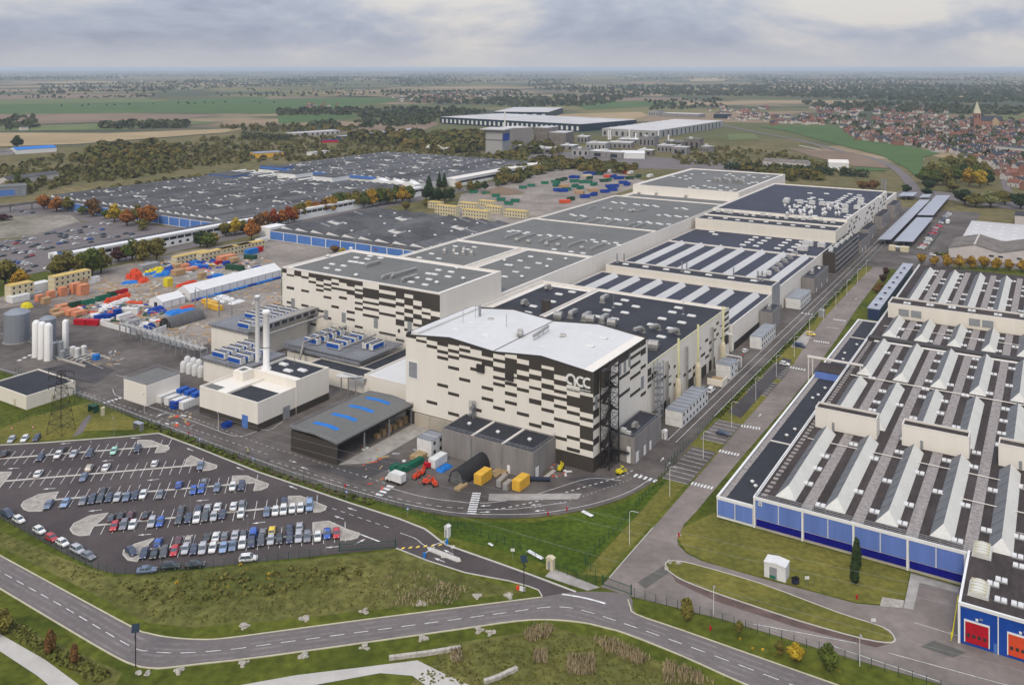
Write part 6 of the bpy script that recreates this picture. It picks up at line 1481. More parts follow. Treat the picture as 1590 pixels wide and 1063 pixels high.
machine('yellow wheel loader beside the orange topped cases', 328,414, 'box_amber', .4, 'loader'); machine('yellow forklift standing near the stair tower foot', 962,737, 'box_yellow', .2, 'loader'); machine('yellow machine working beside the grey annex', 870,731, 'box_yellow', 1.2, 'loader')
x, y = G(664,727); t = thing('compressor', 'small red site compressor beside the white container', 'machine', (x, y, .27),.3); MB().box(-1,1,-.7,.7,.4,1.6).build('casing', 'box_crimson', t); MB().box(-.9,.9,-.6,.6,0,.4).build('frame', 'steel_dark', t)
x, y = G(838,748); t = thing('crushed_pipe', 'dark pipe bundle with a blue end lying on the pale slab', 'pipe', (x, y, .3),-TH + .5); MB().tube((-3,0,.6),(3,0,.6),.6,10).build('pipe', 'trousers', t); MB().tube((-3.6,0,.6),(-3,0,.6),.62,10).build('cap', 'box_blue', t)
# pipe bridge from the tanks to the chiller decks
(xa, ya),(xb, yb) = S(186,524,0), S(312,566,0)
b = Bld('pipe_bridge', 'long grey lattice pipe bridge from the silos to the boiler house', 'pipe bridge', xa, ya)
n = 14
for k in range(n + 1):
 x = xa + (xb - xa) * k / n; y = ya + (yb - ya) * k / n
 if k % 2 == 0:
  b.part('leg', MB().box(x - .18, x + .18, y - .2, y + .16,0,6.0), 'steel_galv'); b.part('leg', MB().box(x - .18, x + .18, y + 2.8, y + 3.16,0,6.0), 'steel_galv')
m = MB()
for q in range(2):
 yo = 3.0 * q
 for h in (5.6,7.6): m.tube((xa, ya + yo, h),(xb, yb + yo, h),.14,5)
 for k in range(2 * n):
  t0, t1 = k / (2 * n),(k + 1) / (2 * n); h0, h1 = (5.6,7.6) if k % 2 else (7.6,5.6)
  m.tube((xa + (xb - xa) * t0, ya + (yb - ya) * t0 + yo, h0),(xa + (xb - xa) * t1, ya + (yb - ya) * t1 + yo, h1),.09,4)
b.part('truss', m, 'steel_galv')
for k in range(4): b.part('pipe', MB().tube((xa, ya + .5 + .65 * k, 6.0),(xb, yb + .5 + .65 * k, 6.0),.22,6), 'chiller_white' if k % 2 else 'duct')
(xa, ya),(xb, yb) = S(303,474,0), S(360,500,0); b = Bld('pipe_bridge', 'short grey lattice pipe bridge behind the high chiller deck', 'pipe bridge', xa, ya)
for k in range(4): x = xa + (xb - xa) * k / 3; y = ya + (yb - ya) * k / 3; b.part('leg', MB().box(x - .2, x + .2, y - .2, y + .2,0,8), 'steel_galv')
m = MB()
for h in (7,9): m.tube((xa, ya, h),(xb, yb, h),.15,5)
for k in range(14):
 h0, h1 = (7,9) if k % 2 else (9,7); m.tube((xa + (xb - xa) * k / 14, ya + (yb - ya) * k / 14, h0),(xa + (xb - xa) * (k + 1) / 14, ya + (yb - ya) * (k + 1) / 14, h1),.1,4)
b.part('truss', m, 'steel_galv')
for lb, p in (('long white concrete wall right of the crimson containers', [(155,505),(211,521)]),('white concrete wall between the arched tent and pipe bridge', [(223,524),(284,541)]),('pale wall stub running from the arched tent', [(226,526),(258,512)])):
 m = MB(); wallstrip(m, gp(p),.4,.2,2.4); tag(m.build('yard_wall', 'box_white'), lb, 'wall')
for i, (u, v) in enumerate(((36,596),)):
 x, y = S(41,637); b = Bld('substation', 'low cream building with dark flat roof beside the lattice pylon', 'building', x, y)
 x1, y1 = S(84,628); xl, yl = S(-30,617); w = x - xl
 b.shell(x - 24, x, y, y + 18,5.0, 'cladding_cream', 'membrane_dark', par=.4, pw=.4, parm='cladding_cream'); b.part('door', MB().box(x + .004, x + .08, y + 9, y + 10.4,.1,2.6), 'stack_cream'); b.part('door', MB().box(x - 8, x - 6.6, y - .08, y - .004,.1,2.6), 'stack_cream')
# transformer kiosks and small site things
def kiosk(label, u, v, w, d, h, mt='box_white', rot=0.0, roof=True):
 x, y = G(u, v); t = thing('kiosk', label, 'kiosk', (x, y, .2),-TH + rot); MB().box(-w / 2, w / 2,-d / 2, d / 2,0, h).build('body', mt, t)
 MB().extr_y([(-w / 2 - .1, h),(w / 2 + .1, h),(w / 2 + .1, h + .15),(0, h + .5),(-w / 2 - .1, h + .15)],-d / 2 - .1, d / 2 + .1).build('roof', mt, t)
 MB().box(-w * .25, w * .1,-d / 2 - .05,-d / 2 - .003,.1, h * .8).build('door', 'window_grey', t); return t
k_ = kiosk('white transformer kiosk on the lawn before the blue factory', 1206,895,5,3.4,3.4); MB().box(-1.2,.2,-1.78,-1.74,.1,.8).build('green_hatch', 'box_green', k_)
kiosk('small white kiosk beside the car park barrier', 695,834,1.2,1.2,2.6); kiosk('cream cabinet at the top of the gate ramp', 855,884,1.8,1.2,2.6, 'module_cream')
kiosk('white cabinet at the foot of the side annex', 1032,682,1.4,1.4,2.6); kiosk('cream cabinet beside the pylon path', 159.5,646,.9,.9,2.6, 'module_cream')
kiosk('grey kiosk on the verge by the far crossing', 1276,492,2.4,3,3, 'box_grey')
for lb, u, v, L_, W_ in (('arrow shaped white direction board lying on the lawn', 912,800,3.6,1.1),('long white board lying on the lawn near the cabinet', 831,864,5,1.0),('small pale board lying on the lawn beyond the road bend', 762,848,1.6,.6)):
 x, y = G(u, v); t = thing('board', lb, 'board', (x, y, .22),-TH - .25); MB().box(-L_ / 2, L_ / 2,-W_ / 2, W_ / 2,.25,.4).build('panel', 'paint_white', t); MB().box(-L_ * .3,-L_ * .25,-.1,.1,0,.25).box(L_ * .25, L_ * .3,-.1,.1,0,.25).build('feet', 'steel_galv', t)

# ---------------------------------------------------------------- old black roofed plants on the left
def old_plant(name, label, x0, x1, y0, y1, zr, tooth, seed, nboat, front='blue_old', lip=9.0, nsky=60):
 b = Bld(name, label, 'building', x0, y0); r_ = random.Random(seed)
 b.part('wall', MB().box(x0, x1, y0, y1,0, zr - 1.6), 'white_trim')
 n = max(3, int((x1 - x0) / tooth)); tw = (x1 - x0) / n
 b.part('roof_apron', MB().box(x0, x1, y0, y0 + lip, zr - 1.6, zr - 1.4), 'felt_old')
 for k in range(n):     # shallow sawtooth bays running away from the front
  xa = x0 + k * tw
  b.part('roof_bay', MB().extr_y([(xa, zr - 1.6),(xa + tw - .02, zr - 1.6),(xa + tw - .02, zr - 1.3),(xa + tw * .22, zr + .55),(xa, zr - 1.3)], y0 + lip, y1), r_.choice(('felt_old', 'felt_old', 'felt_new')))
  b.part('gable_end', MB().add([(xa + tw * .02, y0 + lip - .06, zr - 1.35),(xa + tw * .95, y0 + lip - .06, zr - 1.35),(xa + tw * .22, y0 + lip - .06, zr + .55)],[(0,1,2)]), 'white_trim')
 w = max(2, int((x1 - x0) / 12.2)); pw_ = (x1 - x0) / w
 for k in range(w): b.part('panel', MB().box(x0 + k * pw_ + .4, x0 + (k + 1) * pw_ - .4, y0 - .12, y0 - .004,.6, zr - 2.0), front)
 def zat(x): 
  f = ((x - x0) % tw) / tw; return zr - 1.3 + (1.85 * f / .22 if f < .22 else 1.85 * (1 - f) / .78)
 nb = max(2, round(sqrt(nboat)))
 for i in range(nb):      # white roof monitors on a loose grid: long, with a sloping end
  for j in range(nb):
   x = x0 + 14 + (x1 - x0 - 28) * (i + .5 * (j % 2) + .2) / nb + r_.uniform(-3,3); y = y0 + 24 + (y1 - y0 - 40) * (j + .4) / nb + r_.uniform(-4,4); l = r_.uniform(9,12); z = zr - 1.2
   b.part('roof_monitor', MB().extr_y([(x - l / 2, z),(x + l / 2, z),(x + l / 2, z + 2.6),(x - l * .1, z + 2.6),(x - l * .5, z + 1.9)], y, y + 5.5), 'white_trim'); b.part('monitor_roof', MB().box(x - l * .1, x + l / 2 + .2, y - .2, y + 5.7, z + 2.6, z + 2.75), 'felt_old')
 m1 = me_skylight(1.7,1.5,.8); nx = max(3, round(sqrt(nsky * (x1 - x0) / (y1 - y0)))); ny = max(2, nsky // nx)
 for i in range(nx):
  for j in range(ny):
   if r_.random() < .2: continue
   x = x0 + 5 + (x1 - x0 - 10) * (i + .5) / nx + r_.uniform(-1,1); y = y0 + lip + 5 + (y1 - y0 - lip - 10) * (j + .5) / ny + r_.uniform(-2,2); b.put('skylight', m1, x, y, zat(x) - .15)
   if r_.random() < .22:
    xa = x0 + int((x - x0) / tw) * tw; y += 6
    b.part('roof_strip', MB().add([(xa + tw * .24, y, zat(xa + tw * .24) + .12),(xa + tw * .95, y, zat(xa + tw * .95) + .12),(xa + tw * .95, y + .6, zat(xa + tw * .95) + .12),(xa + tw * .24, y + .6, zat(xa + tw * .24) + .12)],[(0,1,2,3)]), 'skylight_white')
 return b
OA = old_plant('old_plant', 'wide black sawtooth roofed plant with blue front behind the old car park', -630,-408,195,420,8.6,9.2,31,14, nsky=190)
OC = old_plant('old_plant', 'nearer black sawtooth roofed plant with blue front beside the long halls', -350,-205,197,306,8.0,14,32,4, nsky=40)
OB = old_plant('old_plant', 'farthest black roofed plant dotted with white monitors before the concrete towers', -640,-412,447,668,8.6,10.5,33,20, nsky=200, front='white_trim')
OC.part('white_end', MB().box(-360,-349.9,196.5,212,0,8.3), 'white_trim')
for k in range(10): OA.part('white_rooflight', MB().extr_y([(-640 + 14 * k, 7.4),(-631 + 14 * k, 7.4),(-634 + 14 * k, 9.6)],392,424), 'ridge_light')
for x in (-560,-510): OA.part('lift_house', MB().box(x, x + 26,400,424,7,13), 'white_trim'); 
for x in (-560,-510): OA.part('lift_house_roof', MB().box(x - .4, x + 26.4,399.6,424.4,13,13.4), 'felt_old')
OA.part('blue_shed', MB().box(-632,-596,372,400,7,9.8), 'blue_old'); OB.part('blue_shed', MB().box(-640,-604,449,466,7.5,10.5), 'blue_old'); OB.part('blue_parapet', MB().box(-600,-470,446,447,6.5,9.5), 'blue_old')
OA.part('blue_shed_roof', MB().box(-632.3,-595.7,371.7,400.3,9.8,10.1), 'felt_old'); OB.part('blue_shed_roof', MB().box(-640.3,-603.7,448.7,466.3,10.5,10.8), 'felt_old')
OB.part('white_end_gable', MB().extr_y([(-470,6.8),(-460,9.4),(-450,7.2),(-440,9.4),(-430,7.2),(-420,9.4),(-412,6.8),(-412,0),(-470,0)],438,447), 'white_trim')
SO = Bld('office_wing', 'long low white office wing with dark window band beside the black roofed plants', 'building', -404,76)
SO.part('wall', MB().box(-404,-389,76,420,0,7.2), 'white_trim'); SO.part('roof', MB().box(-404.4,-394,75.6,420,7.2,7.5), 'felt_old'); SO.part('roof_edge', MB().box(-394,-388.4,75.6,420,7.2,8.4), 'white_trim')
for k in range(57):
 y = 79 + 6 * k; SO.part('window', MB().box(-388.996,-388.9, y, y + 5.2,4.6,6.4), 'glass_dark')
 if k < 30: SO.part('window', MB().box(-388.996,-388.9, y + 1, y + 3.2,1.4,3.0), 'glass_dark')
SO.part('blue_gable', MB().box(-404,-389,75.9,75.99,0,7.1), 'blue_old')
SO2 = Bld('office_wing', 'far white office wing with a dark window band along the farthest black roof', 'building', -412,500)
SO2.part('wall', MB().box(-411.5,-398,486,668,0,7.6), 'white_trim'); SO2.part('window_band', MB().box(-397.996,-397.9,492,610,3.2,5.4), 'glass_dark'); SO2.part('roof', MB().box(-411.8,-397.6,485.6,668.4,7.6,8.0), 'parapet')
x, y = S(95,404); kiosk('small white guard house in the old car park', 87,402,9,5,3.4)
b = Bld('conveyor_bridge', 'long thin elevated conveyor running behind the black roofed plants', 'pipe bridge', -700,430)
(xa, ya),(xb, yb) = S(-20,334,0), S(540,262,0)
b.part('deck', MB().add([(xa, ya, 5),(xa + 3, ya, 5),(xb + 3, yb, 5),(xb, yb, 5),(xa, ya, 7),(xa + 3, ya, 7),(xb + 3, yb, 7),(xb, yb, 7)],[(0,1,2,3),(0,1,5,4),(1,2,6,5),(2,3,7,6),(3,0,4,7),(4,5,6,7)]), 'asbestos')
for k in range(24): b.part('leg', MB().box(xa + (xb - xa) * k / 23 + .5, xa + (xb - xa) * k / 23 + 1.1, ya + (yb - ya) * k / 23, ya + (yb - ya) * k / 23 + .6,0,5), 'asbestos')
# ---------------------------------------------------------------- vehicles
PAINT = {'white': (.74,.74,.73), 'silver': (.42,.43,.45), 'grey': (.17,.18,.20), 'dark grey': (.055,.06,.07), 'black': (.014,.014,.017), 'navy': (.020,.030,.075), 'blue': (.012,.085,.42),
   'light blue': (.22,.32,.50), 'grey blue': (.12,.16,.25), 'red': (.45,.012,.022), 'maroon': (.085,.012,.016), 'mint': (.34,.62,.50), 'yellow': (.66,.46,.012), 'beige': (.40,.36,.30)}
for k, c in PAINT.items(): mat('paint_' + k, c, .32,.04,1.0, spec=.5, coat=.6)
def car_meshes(L=4.3, Wd=1.78, Hh=1.48, style='hatch'):
 """front towards +y; returns body (paint slot 0), glass, wheel, lamp meshes"""
 hw = Wd / 2; y0, y1 = -L / 2, L / 2
 if style == 'van': sec = [(y0,.92,1.0,.35),(y0 + .1,1,1.15,.28),(y1 - 1.2,1,1.18,.28),(y1 - .35,.97,1.0,.28),(y1 - .05,.88,.82,.32),(y1,.82,.7,.4)]
 elif style == 'saloon': sec = [(y0,.84,.86,.42),(y0 + .12,.95,.98,.3),(y0 + .9,1,1.0,.26),(y1 - 1.35,1,.98,.26),(y1 - .45,.96,.86,.26),(y1 - .1,.88,.74,.32),(y1,.8,.62,.4)]
 else: sec = [(y0,.86,.84,.42),(y0 + .1,.95,.98,.3),(y0 + .7,1,1.0,.26),(y1 - 1.2,1,.98,.26),(y1 - .4,.96,.88,.26),(y1 - .08,.88,.74,.32),(y1,.8,.62,.4)]
 b = MB(); vs = []; N = 10
 for (y, f, zt_, zb) in sec:
  w = hw * f; zm = (zt_ + zb) * .55
  vs += [(-w * .9, y, zb),(-w, y, zb + .15),(-w * 1.0, y, zm),(-w * .95, y, zt_ - .1),(-w * .82, y, zt_),(w * .82, y, zt_),(w * .95, y, zt_ - .1),(w, y, zm),(w, y, zb + .15),(w * .9, y, zb)]
 n = len(sec)
 b.add(vs, [(k * N + i, k * N + (i + 1) % N, (k + 1) * N + (i + 1) % N, (k + 1) * N + i) for k in range(n - 1) for i in range(N)] + [tuple(range(N - 1,-1,-1)), tuple((n - 1) * N + i for i in range(N))])
 zb = .97
 if style == 'van': cb = (y0 + .05, y1 - .75); ct = (y0 + .15, y1 - 1.6)
 elif style == 'saloon': cb = (y0 + .75, y1 - 1.15); ct = (y0 + 1.25, y1 - 1.95)
 else: cb = (y0 + .12, y1 - 1.05); ct = (y0 + .55, y1 - 1.8)
 wb, wt_ = hw * .93, hw * .74
 g = MB(); zt_ = Hh - .06
 g.add([(-wb, cb[0], zb),(wb, cb[0], zb),(wb, cb[1], zb),(-wb, cb[1], zb),(-wt_, ct[0], zt_),(wt_, ct[0], zt_),(wt_, ct[1], zt_),(-wt_, ct[1], zt_)],[(0,1,5,4),(1,2,6,5),(2,3,7,6),(3,0,4,7),(4,5,6,7)])
 r = wt_ + .04     # roof panel and pillars in body colour
 b.add([(-r, ct[0] - .06, zt_ - .03),(r, ct[0] - .06, zt_ - .03),(r, ct[1] + .06, zt_ - .03),(-r, ct[1] + .06, zt_ - .03),(-r * .9, ct[0] + .05, Hh),(r * .9, ct[0] + .05, Hh),(r * .9, ct[1] - .05, Hh),(-r * .9, ct[1] - .05, Hh)],[(0,1,5,4),(1,2,6,5),(2,3,7,6),(3,0,4,7),(4,5,6,7)])
 for sx in (-1,1):
  b.tube((sx * wb * 1.01, cb[0], zb),(sx * (wt_ + .02), ct[0], zt_),.06,4); b.tube((sx * wb * 1.01, cb[1], zb),(sx * (wt_ + .02), ct[1], zt_),.05,4)
  ym = (cb[0] + cb[1]) / 2 - .1; b.tube((sx * wb * 1.015, ym, zb),(sx * (wt_ + .025), ym, zt_),.06,4)
  if style == 'van': b.add([(sx * (wb + .015), cb[0], zb),(sx * (wb + .015), ym, zb),(sx * (wt_ + .035), ym, zt_),(sx * (wt_ + .035), ct[0], zt_)],[(0,1,2,3)])
 w = MB(); w.tube((-.1,0,0),(.1,0,0),.32,12,0); w.tube((-.115,0,0),(.115,0,0),.2,8,1)
 hl = MB(); hl.box(-.2,.2,-.06,.05,-.08,.08)
 return b, g.mesh('window', 'glass_pane'), w.mesh('wheel', ['tyre', 'rim']), hl, L, hw
CARS = {}
for st, a in (('hatch', (4.0,1.76,1.5)),('saloon', (4.6,1.82,1.46)),('suv', (4.4,1.84,1.68)),('van', (4.9,1.92,1.9))):
 b, g, w, hl, L_, hw_ = car_meshes(*a, style='hatch' if st == 'suv' else st)
 CARS[st] = dict(b=b, g=g, w=w, L=L_, hw=hw_, paint={})
HEADL = MB().box(-.2,.2,-.06,.06,-.08,.08).mesh('headlight', 'lamp_clear'); TAILL = MB().box(-.18,.18,-.05,.05,-.09,.09).mesh('tail_light', 'lamp_red')
def car(label, x, y, heading, colour, style='hatch', group=None, detail=True, z=.22, name='parked_car'):
 """heading: world direction (dx, dy) of the bonnet"""
 c = CARS[style]; rz = atan2(heading[1], heading[0]) - pi / 2
 if colour not in c['paint']: c['paint'][colour] = c['b'].mesh('car_body', 'paint_' + colour, True)
 t = thing(name, label, 'car' if style != 'van' else 'van', (x, y, z), rz, group)
 link('body', c['paint'][colour], t); link('window', c['g'], t)
 if detail:
  for sx in (-1,1):
   for sy in (-.29,.3): link('wheel', c['w'], t, (sx * (c['hw'] - .09), sy * c['L'],.32))
   link('headlight', HEADL, t, (sx * c['hw'] * .62, c['L'] / 2 - .06,.66)); link('tail_light', TAILL, t, (sx * c['hw'] * .68,-c['L'] / 2 + .03,.74))
 return t
r1 = (0,660); r2 = (190,670); r4 = (0,760); r5 = (190,770); r6 = (380,770)
LOTC = {  # (kerb strip, side): zoomed survey position, colour, style
 (0, 'visitor bays beside the pylon lawn'): [(r1,135,170, 'silver', 'hatch'),(r1,290,160, 'white', 'hatch'),(r1,430,150, 'navy', 'hatch')],
 (1, 'far'): [(r1,55,335, 'black', 'saloon'),(r1,735,285, 'black', 'hatch')],
 (1, 'near'): [(r1,478,380, 'navy', 'hatch'),(r1,680,350, 'white', 'hatch'),(r1,868,335, 'silver', 'saloon'),(r1,1055,335, 'navy', 'suv'),(r1,1338,305, 'mint', 'hatch'),(r2,180,200, 'navy', 'hatch')],
 (2, 'far'): [(r1,450,570, 'white', 'saloon'),(r1,1050,505, 'beige', 'suv'),(r1,1245,495, 'white', 'saloon'),(r2,380,375, 'white', 'hatch')],
 (2, 'near'): [(r1,985,610, 'grey blue', 'saloon'),(r2,918,400, 'grey blue', 'saloon')],
 (3, 'far'): [(r1,1215,770, 'black', 'hatch'),(r2,665,625, 'blue', 'hatch'),(r2,965,590, 'grey', 'hatch')],
 (3, 'near'): [(r1,572,930, 'grey blue', 'saloon'),(r1,770,910, 'light blue', 'saloon'),(r1,980,885, 'grey', 'saloon'),(r1,1085,875, 'navy', 'suv'),(r1,1180,865, 'dark grey', 'hatch'),(r1,1283,855, 'navy', 'hatch'),(r1,1380,850, 'silver', 'hatch'),(r1,1490,840, 'grey blue', 'saloon'),(r2,150,750, 'navy', 'hatch'),(r2,243,742, 'white', 'hatch'),(r2,443,735, 'grey', 'saloon'),(r2,835,690, 'blue', 'hatch'),(r2,930,675, 'blue', 'hatch'),(r2,1112,660, 'grey blue', 'hatch'),(r2,1297,648, 'white', 'hatch'),(r2,1402,640, 'navy', 'suv')],
 (4, 'far'): [(r4,1310,335, 'dark grey', 'hatch'),(r4,1420,310, 'black', 'hatch'),(r4,1535,300, 'maroon', 'hatch'),(r5,275,225, 'black', 'hatch'),(r5,690,165, 'dark grey', 'saloon'),(r5,895,150, 'navy', 'hatch'),(r5,1000,145, 'silver', 'saloon'),(r5,1118,130, 'white', 'saloon'),(r5,1308,120, 'white', 'saloon'),(r5,1408,100, 'grey', 'suv'),(r6,462,60, 'navy', 'suv')],
 (4, 'near'): [(r4,1345,430, 'red', 'hatch'),(r4,1455,415, 'grey', 'suv'),(r4,1560,415, 'white', 'hatch'),(r5,345,310, 'silver', 'suv'),(r5,445,305, 'blue', 'hatch'),(r5,665,270, 'dark grey', 'saloon'),(r5,775,265, 'navy', 'hatch'),(r5,875,260, 'white', 'suv'),(r5,973,245, 'dark grey', 'suv'),(r5,1075,240, 'silver', 'hatch'),(r5,1175,220, 'navy', 'hatch'),(r5,1393,205, 'white', 'hatch'),(r6,258,190, 'grey blue', 'hatch'),(r6,360,180, 'white', 'hatch'),(r6,455,165, 'white', 'suv'),(r6,558,150, 'white', 'hatch'),(r6,655,140, 'white', 'hatch'),(r6,760,115, 'light blue', 'van')],
 (5, 'far'): [(r5,420,545, 'blue', 'hatch'),(r5,660,525, 'maroon', 'hatch'),(r5,775,520, 'beige', 'saloon'),(r5,995,490, 'black', 'hatch'),(r5,1100,478, 'white', 'saloon'),(r5,1203,470, 'grey', 'hatch'),(r5,1325,458, 'silver', 'saloon'),(r5,1425,448, 'dark grey', 'hatch'),(r5,1540,440, 'blue', 'van'),(r6,212,430, 'grey', 'hatch'),(r6,320,405, 'yellow', 'hatch'),(r6,528,385, 'navy', 'suv'),(r6,643,365, 'silver', 'saloon')],
 (5, 'near'): [(r5,258,670, 'navy', 'saloon'),(r5,375,680, 'black', 'hatch'),(r5,490,660, 'dark grey', 'suv'),(r5,610,645, 'red', 'hatch'),(r5,740,625, 'silver', 'hatch'),(r5,838,630, 'navy', 'hatch'),(r5,942,620, 'silver', 'suv'),(r5,1060,610, 'white', 'hatch'),(r5,1187,600, 'light blue', 'saloon'),(r5,1297,580, 'grey blue', 'saloon'),(r5,1410,555, 'white', 'suv'),(r6,80,545, 'navy', 'suv'),(r6,192,525, 'dark grey', 'suv'),(r6,305,515, 'silver', 'hatch'),(r6,407,510, 'black', 'hatch'),(r6,527,495, 'navy', 'suv'),(r6,632,485, 'silver', 'suv'),(r6,735,480, 'grey', 'suv'),(r6,858,478, 'white', 'hatch'),(r6,968,440, 'blue', 'saloon'),(r6,1078,440, 'red', 'hatch')],
}
for (row, side), L_ in LOTC.items():
 pts = sorted([(o[0] + x / K, o[1] + y / K, c, s) for (o, x, y, c, s) in L_])
 sd = STALL[max(0, row - 1)][3]
 for i, (u, v, c, s) in enumerate(pts):
  x, y = G(u, v, .75)
  h = sd if side != 'far' else -sd
  if row == 0: lb = '%s car in the visitor bays beside the pylon lawn, %s from the left' % (c, nth(i))
  else: lb = '%s car, %s from the left on the %s side of the %s kerb strip' % (c, nth(i), side, nth(row - 1))
  car(lb, x, y, h, c, s, 'cars in the staff car park')
fd = np.array(G(100,859.6)) - np.array(G(0,804)); fd /= np.linalg.norm(fd)
for i, (x, y, c, s) in enumerate(((90,285, 'navy', 'suv'),(222,355, 'white', 'hatch'),(462,480, 'white', 'hatch'),(605,565, 'red', 'hatch'),(735,625, 'white', 'hatch'),(910,705, 'silver', 'suv'),(1035,775, 'grey', 'saloon'))):
 X, Y = G(x / K, 760 + y / K, .75); car('%s car parked along the left fence of the car park, %s from the back' % (c, nth(i)), X, Y, fd, c, s, 'cars along the car park fence')
bd = np.array(G(420,871)) - np.array(G(200,892)); bd /= np.linalg.norm(bd)
for i, (x, y, c, s) in enumerate(((285,868, 'grey blue', 'saloon'),(560,825, 'black', 'suv'),(850,805, 'black', 'saloon'),(1480,732, 'white', 'suv'))):
 X, Y = G(190 + x / K, 770 + y / K, .75); car('%s car parked along the bottom edge of the car park, %s from the left' % (c, nth(i)), X, Y, bd, c, s, 'cars along the car park fence')
X, Y = G(190 + 105 / K, 770 + 650 / K, .75); car('navy car standing on the leftmost rounded island of the nearest row', X, Y, (SD[0] + .8, SD[1]), 'navy', 'hatch', 'cars in the staff car park')
for lb, u, v, c, s, hd in (('yellow car in the lay-by nearest the far crossing', 1259,519, 'yellow', 'hatch', EX),('navy van in the lay-by behind the yellow car', 1241.5,537, 'navy', 'van', EX),('white car in the lay-by beside the third avenue crossing', 1218.5,565, 'white', 'hatch', EX),('dark car in the lay-by opposite the white site cabins', 1123,673, 'navy', 'saloon', EX),('white van at the foot of the nearest white cabins', 1104,606, 'white', 'van', EY),('white car beside the white pipe cluster', 1157,545, 'white', 'hatch', EY),('white car at the gate of the twin shed', 1448,396, 'white', 'hatch', EX),('dark car parked before the pale twin shed', 1543,404, 'dark grey', 'saloon', EX),('blue car behind the golden trees', 1502,408, 'blue', 'hatch', EX),('white car on the road behind the golden trees', 1563,414, 'white', 'hatch', EX)):
 x, y = G(u, v, .7); car(lb, x, y, hd, c, s, z=.28)
# cars of the old car park, smaller in view
OLD = 'd560,325 g635,312 d705,325 d775,340 d720,355 d765,365 g795,290 w860,290 d940,287 d950,312 w850,378 w910,382 d1000,245 s1075,250 b1205,275 s1060,335 w1110,330 d1215,332 d1215,360 s1300,375 d1385,360 b1065,388 w1020,388 d1070,422 w890,445 w745,412 b700,440 d770,427 s570,420 w385,385 s295,365 s90,420 d210,410 r190,440 g280,430 w340,435 d435,450 d375,475 w480,495 d545,505 d605,487 s180,505 w65,515 d180,545 w260,550 d320,540 w375,548 d70,485 d20,470 d35,583 d320,598 r375,583 d110,650 d180,655 b230,662 w290,672 w335,685 d410,705 w555,730 s125,718 g65,712 w215,745 d260,757 d325,762 d1480,320 d1550,330 s1570,365 w1210,205 w1290,210 s165,42 d260,60 s310,72 d385,78'
CW = {'d': ('dark grey', 'dark'), 'g': ('grey', 'grey'), 'w': ('white', 'white'), 's': ('silver', 'silver'), 'b': ('blue', 'blue'), 'r': ('red', 'red')}
cnt = {}
for i, q in enumerate(sorted(OLD.split(), key=lambda s: float(s[1:].split(',')[0]))):
 c = q[0]; x, y = map(float, q[1:].split(',')); X, Y = G(x / K, 320 + y / K, .6); k = cnt.get(c, 0); cnt[c] = k + 1
 car('%s car in the old car park, %s of its colour from the left' % (CW[c][1], nth(k)), X, Y, (EY[0] + .1 * (i % 3 - 1), EY[1]), CW[c][0],('hatch', 'saloon', 'suv')[i % 3], 'cars in the old car park', False, .22)
ro = random.Random(4)
for i in range(26):
 lb = 'car parked beside the solar canopies, %s from the near end' % nth(i); x, y = W(40 + ro.uniform(-1,1),402 + i * 6.6); c = ro.choice(('white', 'dark grey', 'silver', 'grey blue', 'red', 'navy')); car('%s %s' % (c, lb), x, y, EX, c, ro.choice(('hatch', 'saloon')), 'cars beside the solar canopies', False, .26)
# box truck and artics
def truck(label, u, v, heading, body='box_white', cab='box_white', L=6.0, name='box_truck', z=.27, h=3.1):
 x, y = G(u, v); t = thing(name, label, 'truck', (x, y, z), atan2(heading[1], heading[0]) - pi / 2)
 MB().box(-1.15,1.15,-L / 2, L / 2 - 1.9,.8, h).build('cargo_box', body, t)
 MB().extr_x([(L / 2 - 1.7,.5),(L / 2,.5),(L / 2 + .1,1.1),(L / 2 - .45,1.35),(L / 2 - .95,2.2),(L / 2 - 1.7,2.3)],-1.0,1.0).build('cab', cab, t)
 MB().add([(-.92, L / 2 - .42,1.42),(.92, L / 2 - .42,1.42),(.86, L / 2 - .9,2.12),(-.86, L / 2 - .9,2.12)],[(0,1,2,3)]).build('windscreen', 'glass_dark', t)
 MB().box(-.9,.9,-L / 2 + .2, L / 2 - .3,.4,.8).build('chassis', 'steel_dark', t)
 w = MB().tube((-.15,0,0),(.15,0,0),.42,12).mesh('wheel', 'tyre')
 for sx in (-.95,.95):
  for yy in (-L / 2 + 1.2, L / 2 - .9): link('wheel', w, t, (sx, yy, .42))
 return t
td = np.array(G(600,743)) - np.array(G(627,752)); truck('small white box truck with its cab to the left in the front yard', 614,750, td / np.linalg.norm(td))
truck('white lorry standing in the left yard beside the blue boxes', 196,497, EY, L=9, name='lorry'); truck('grey tipper lorry behind the crimson containers', 208,508, EY, 'box_grey', L=8, name='lorry')
truck('white lorry parked at the gate of the twin shed', 1472,348, EY, L=9, name='lorry')
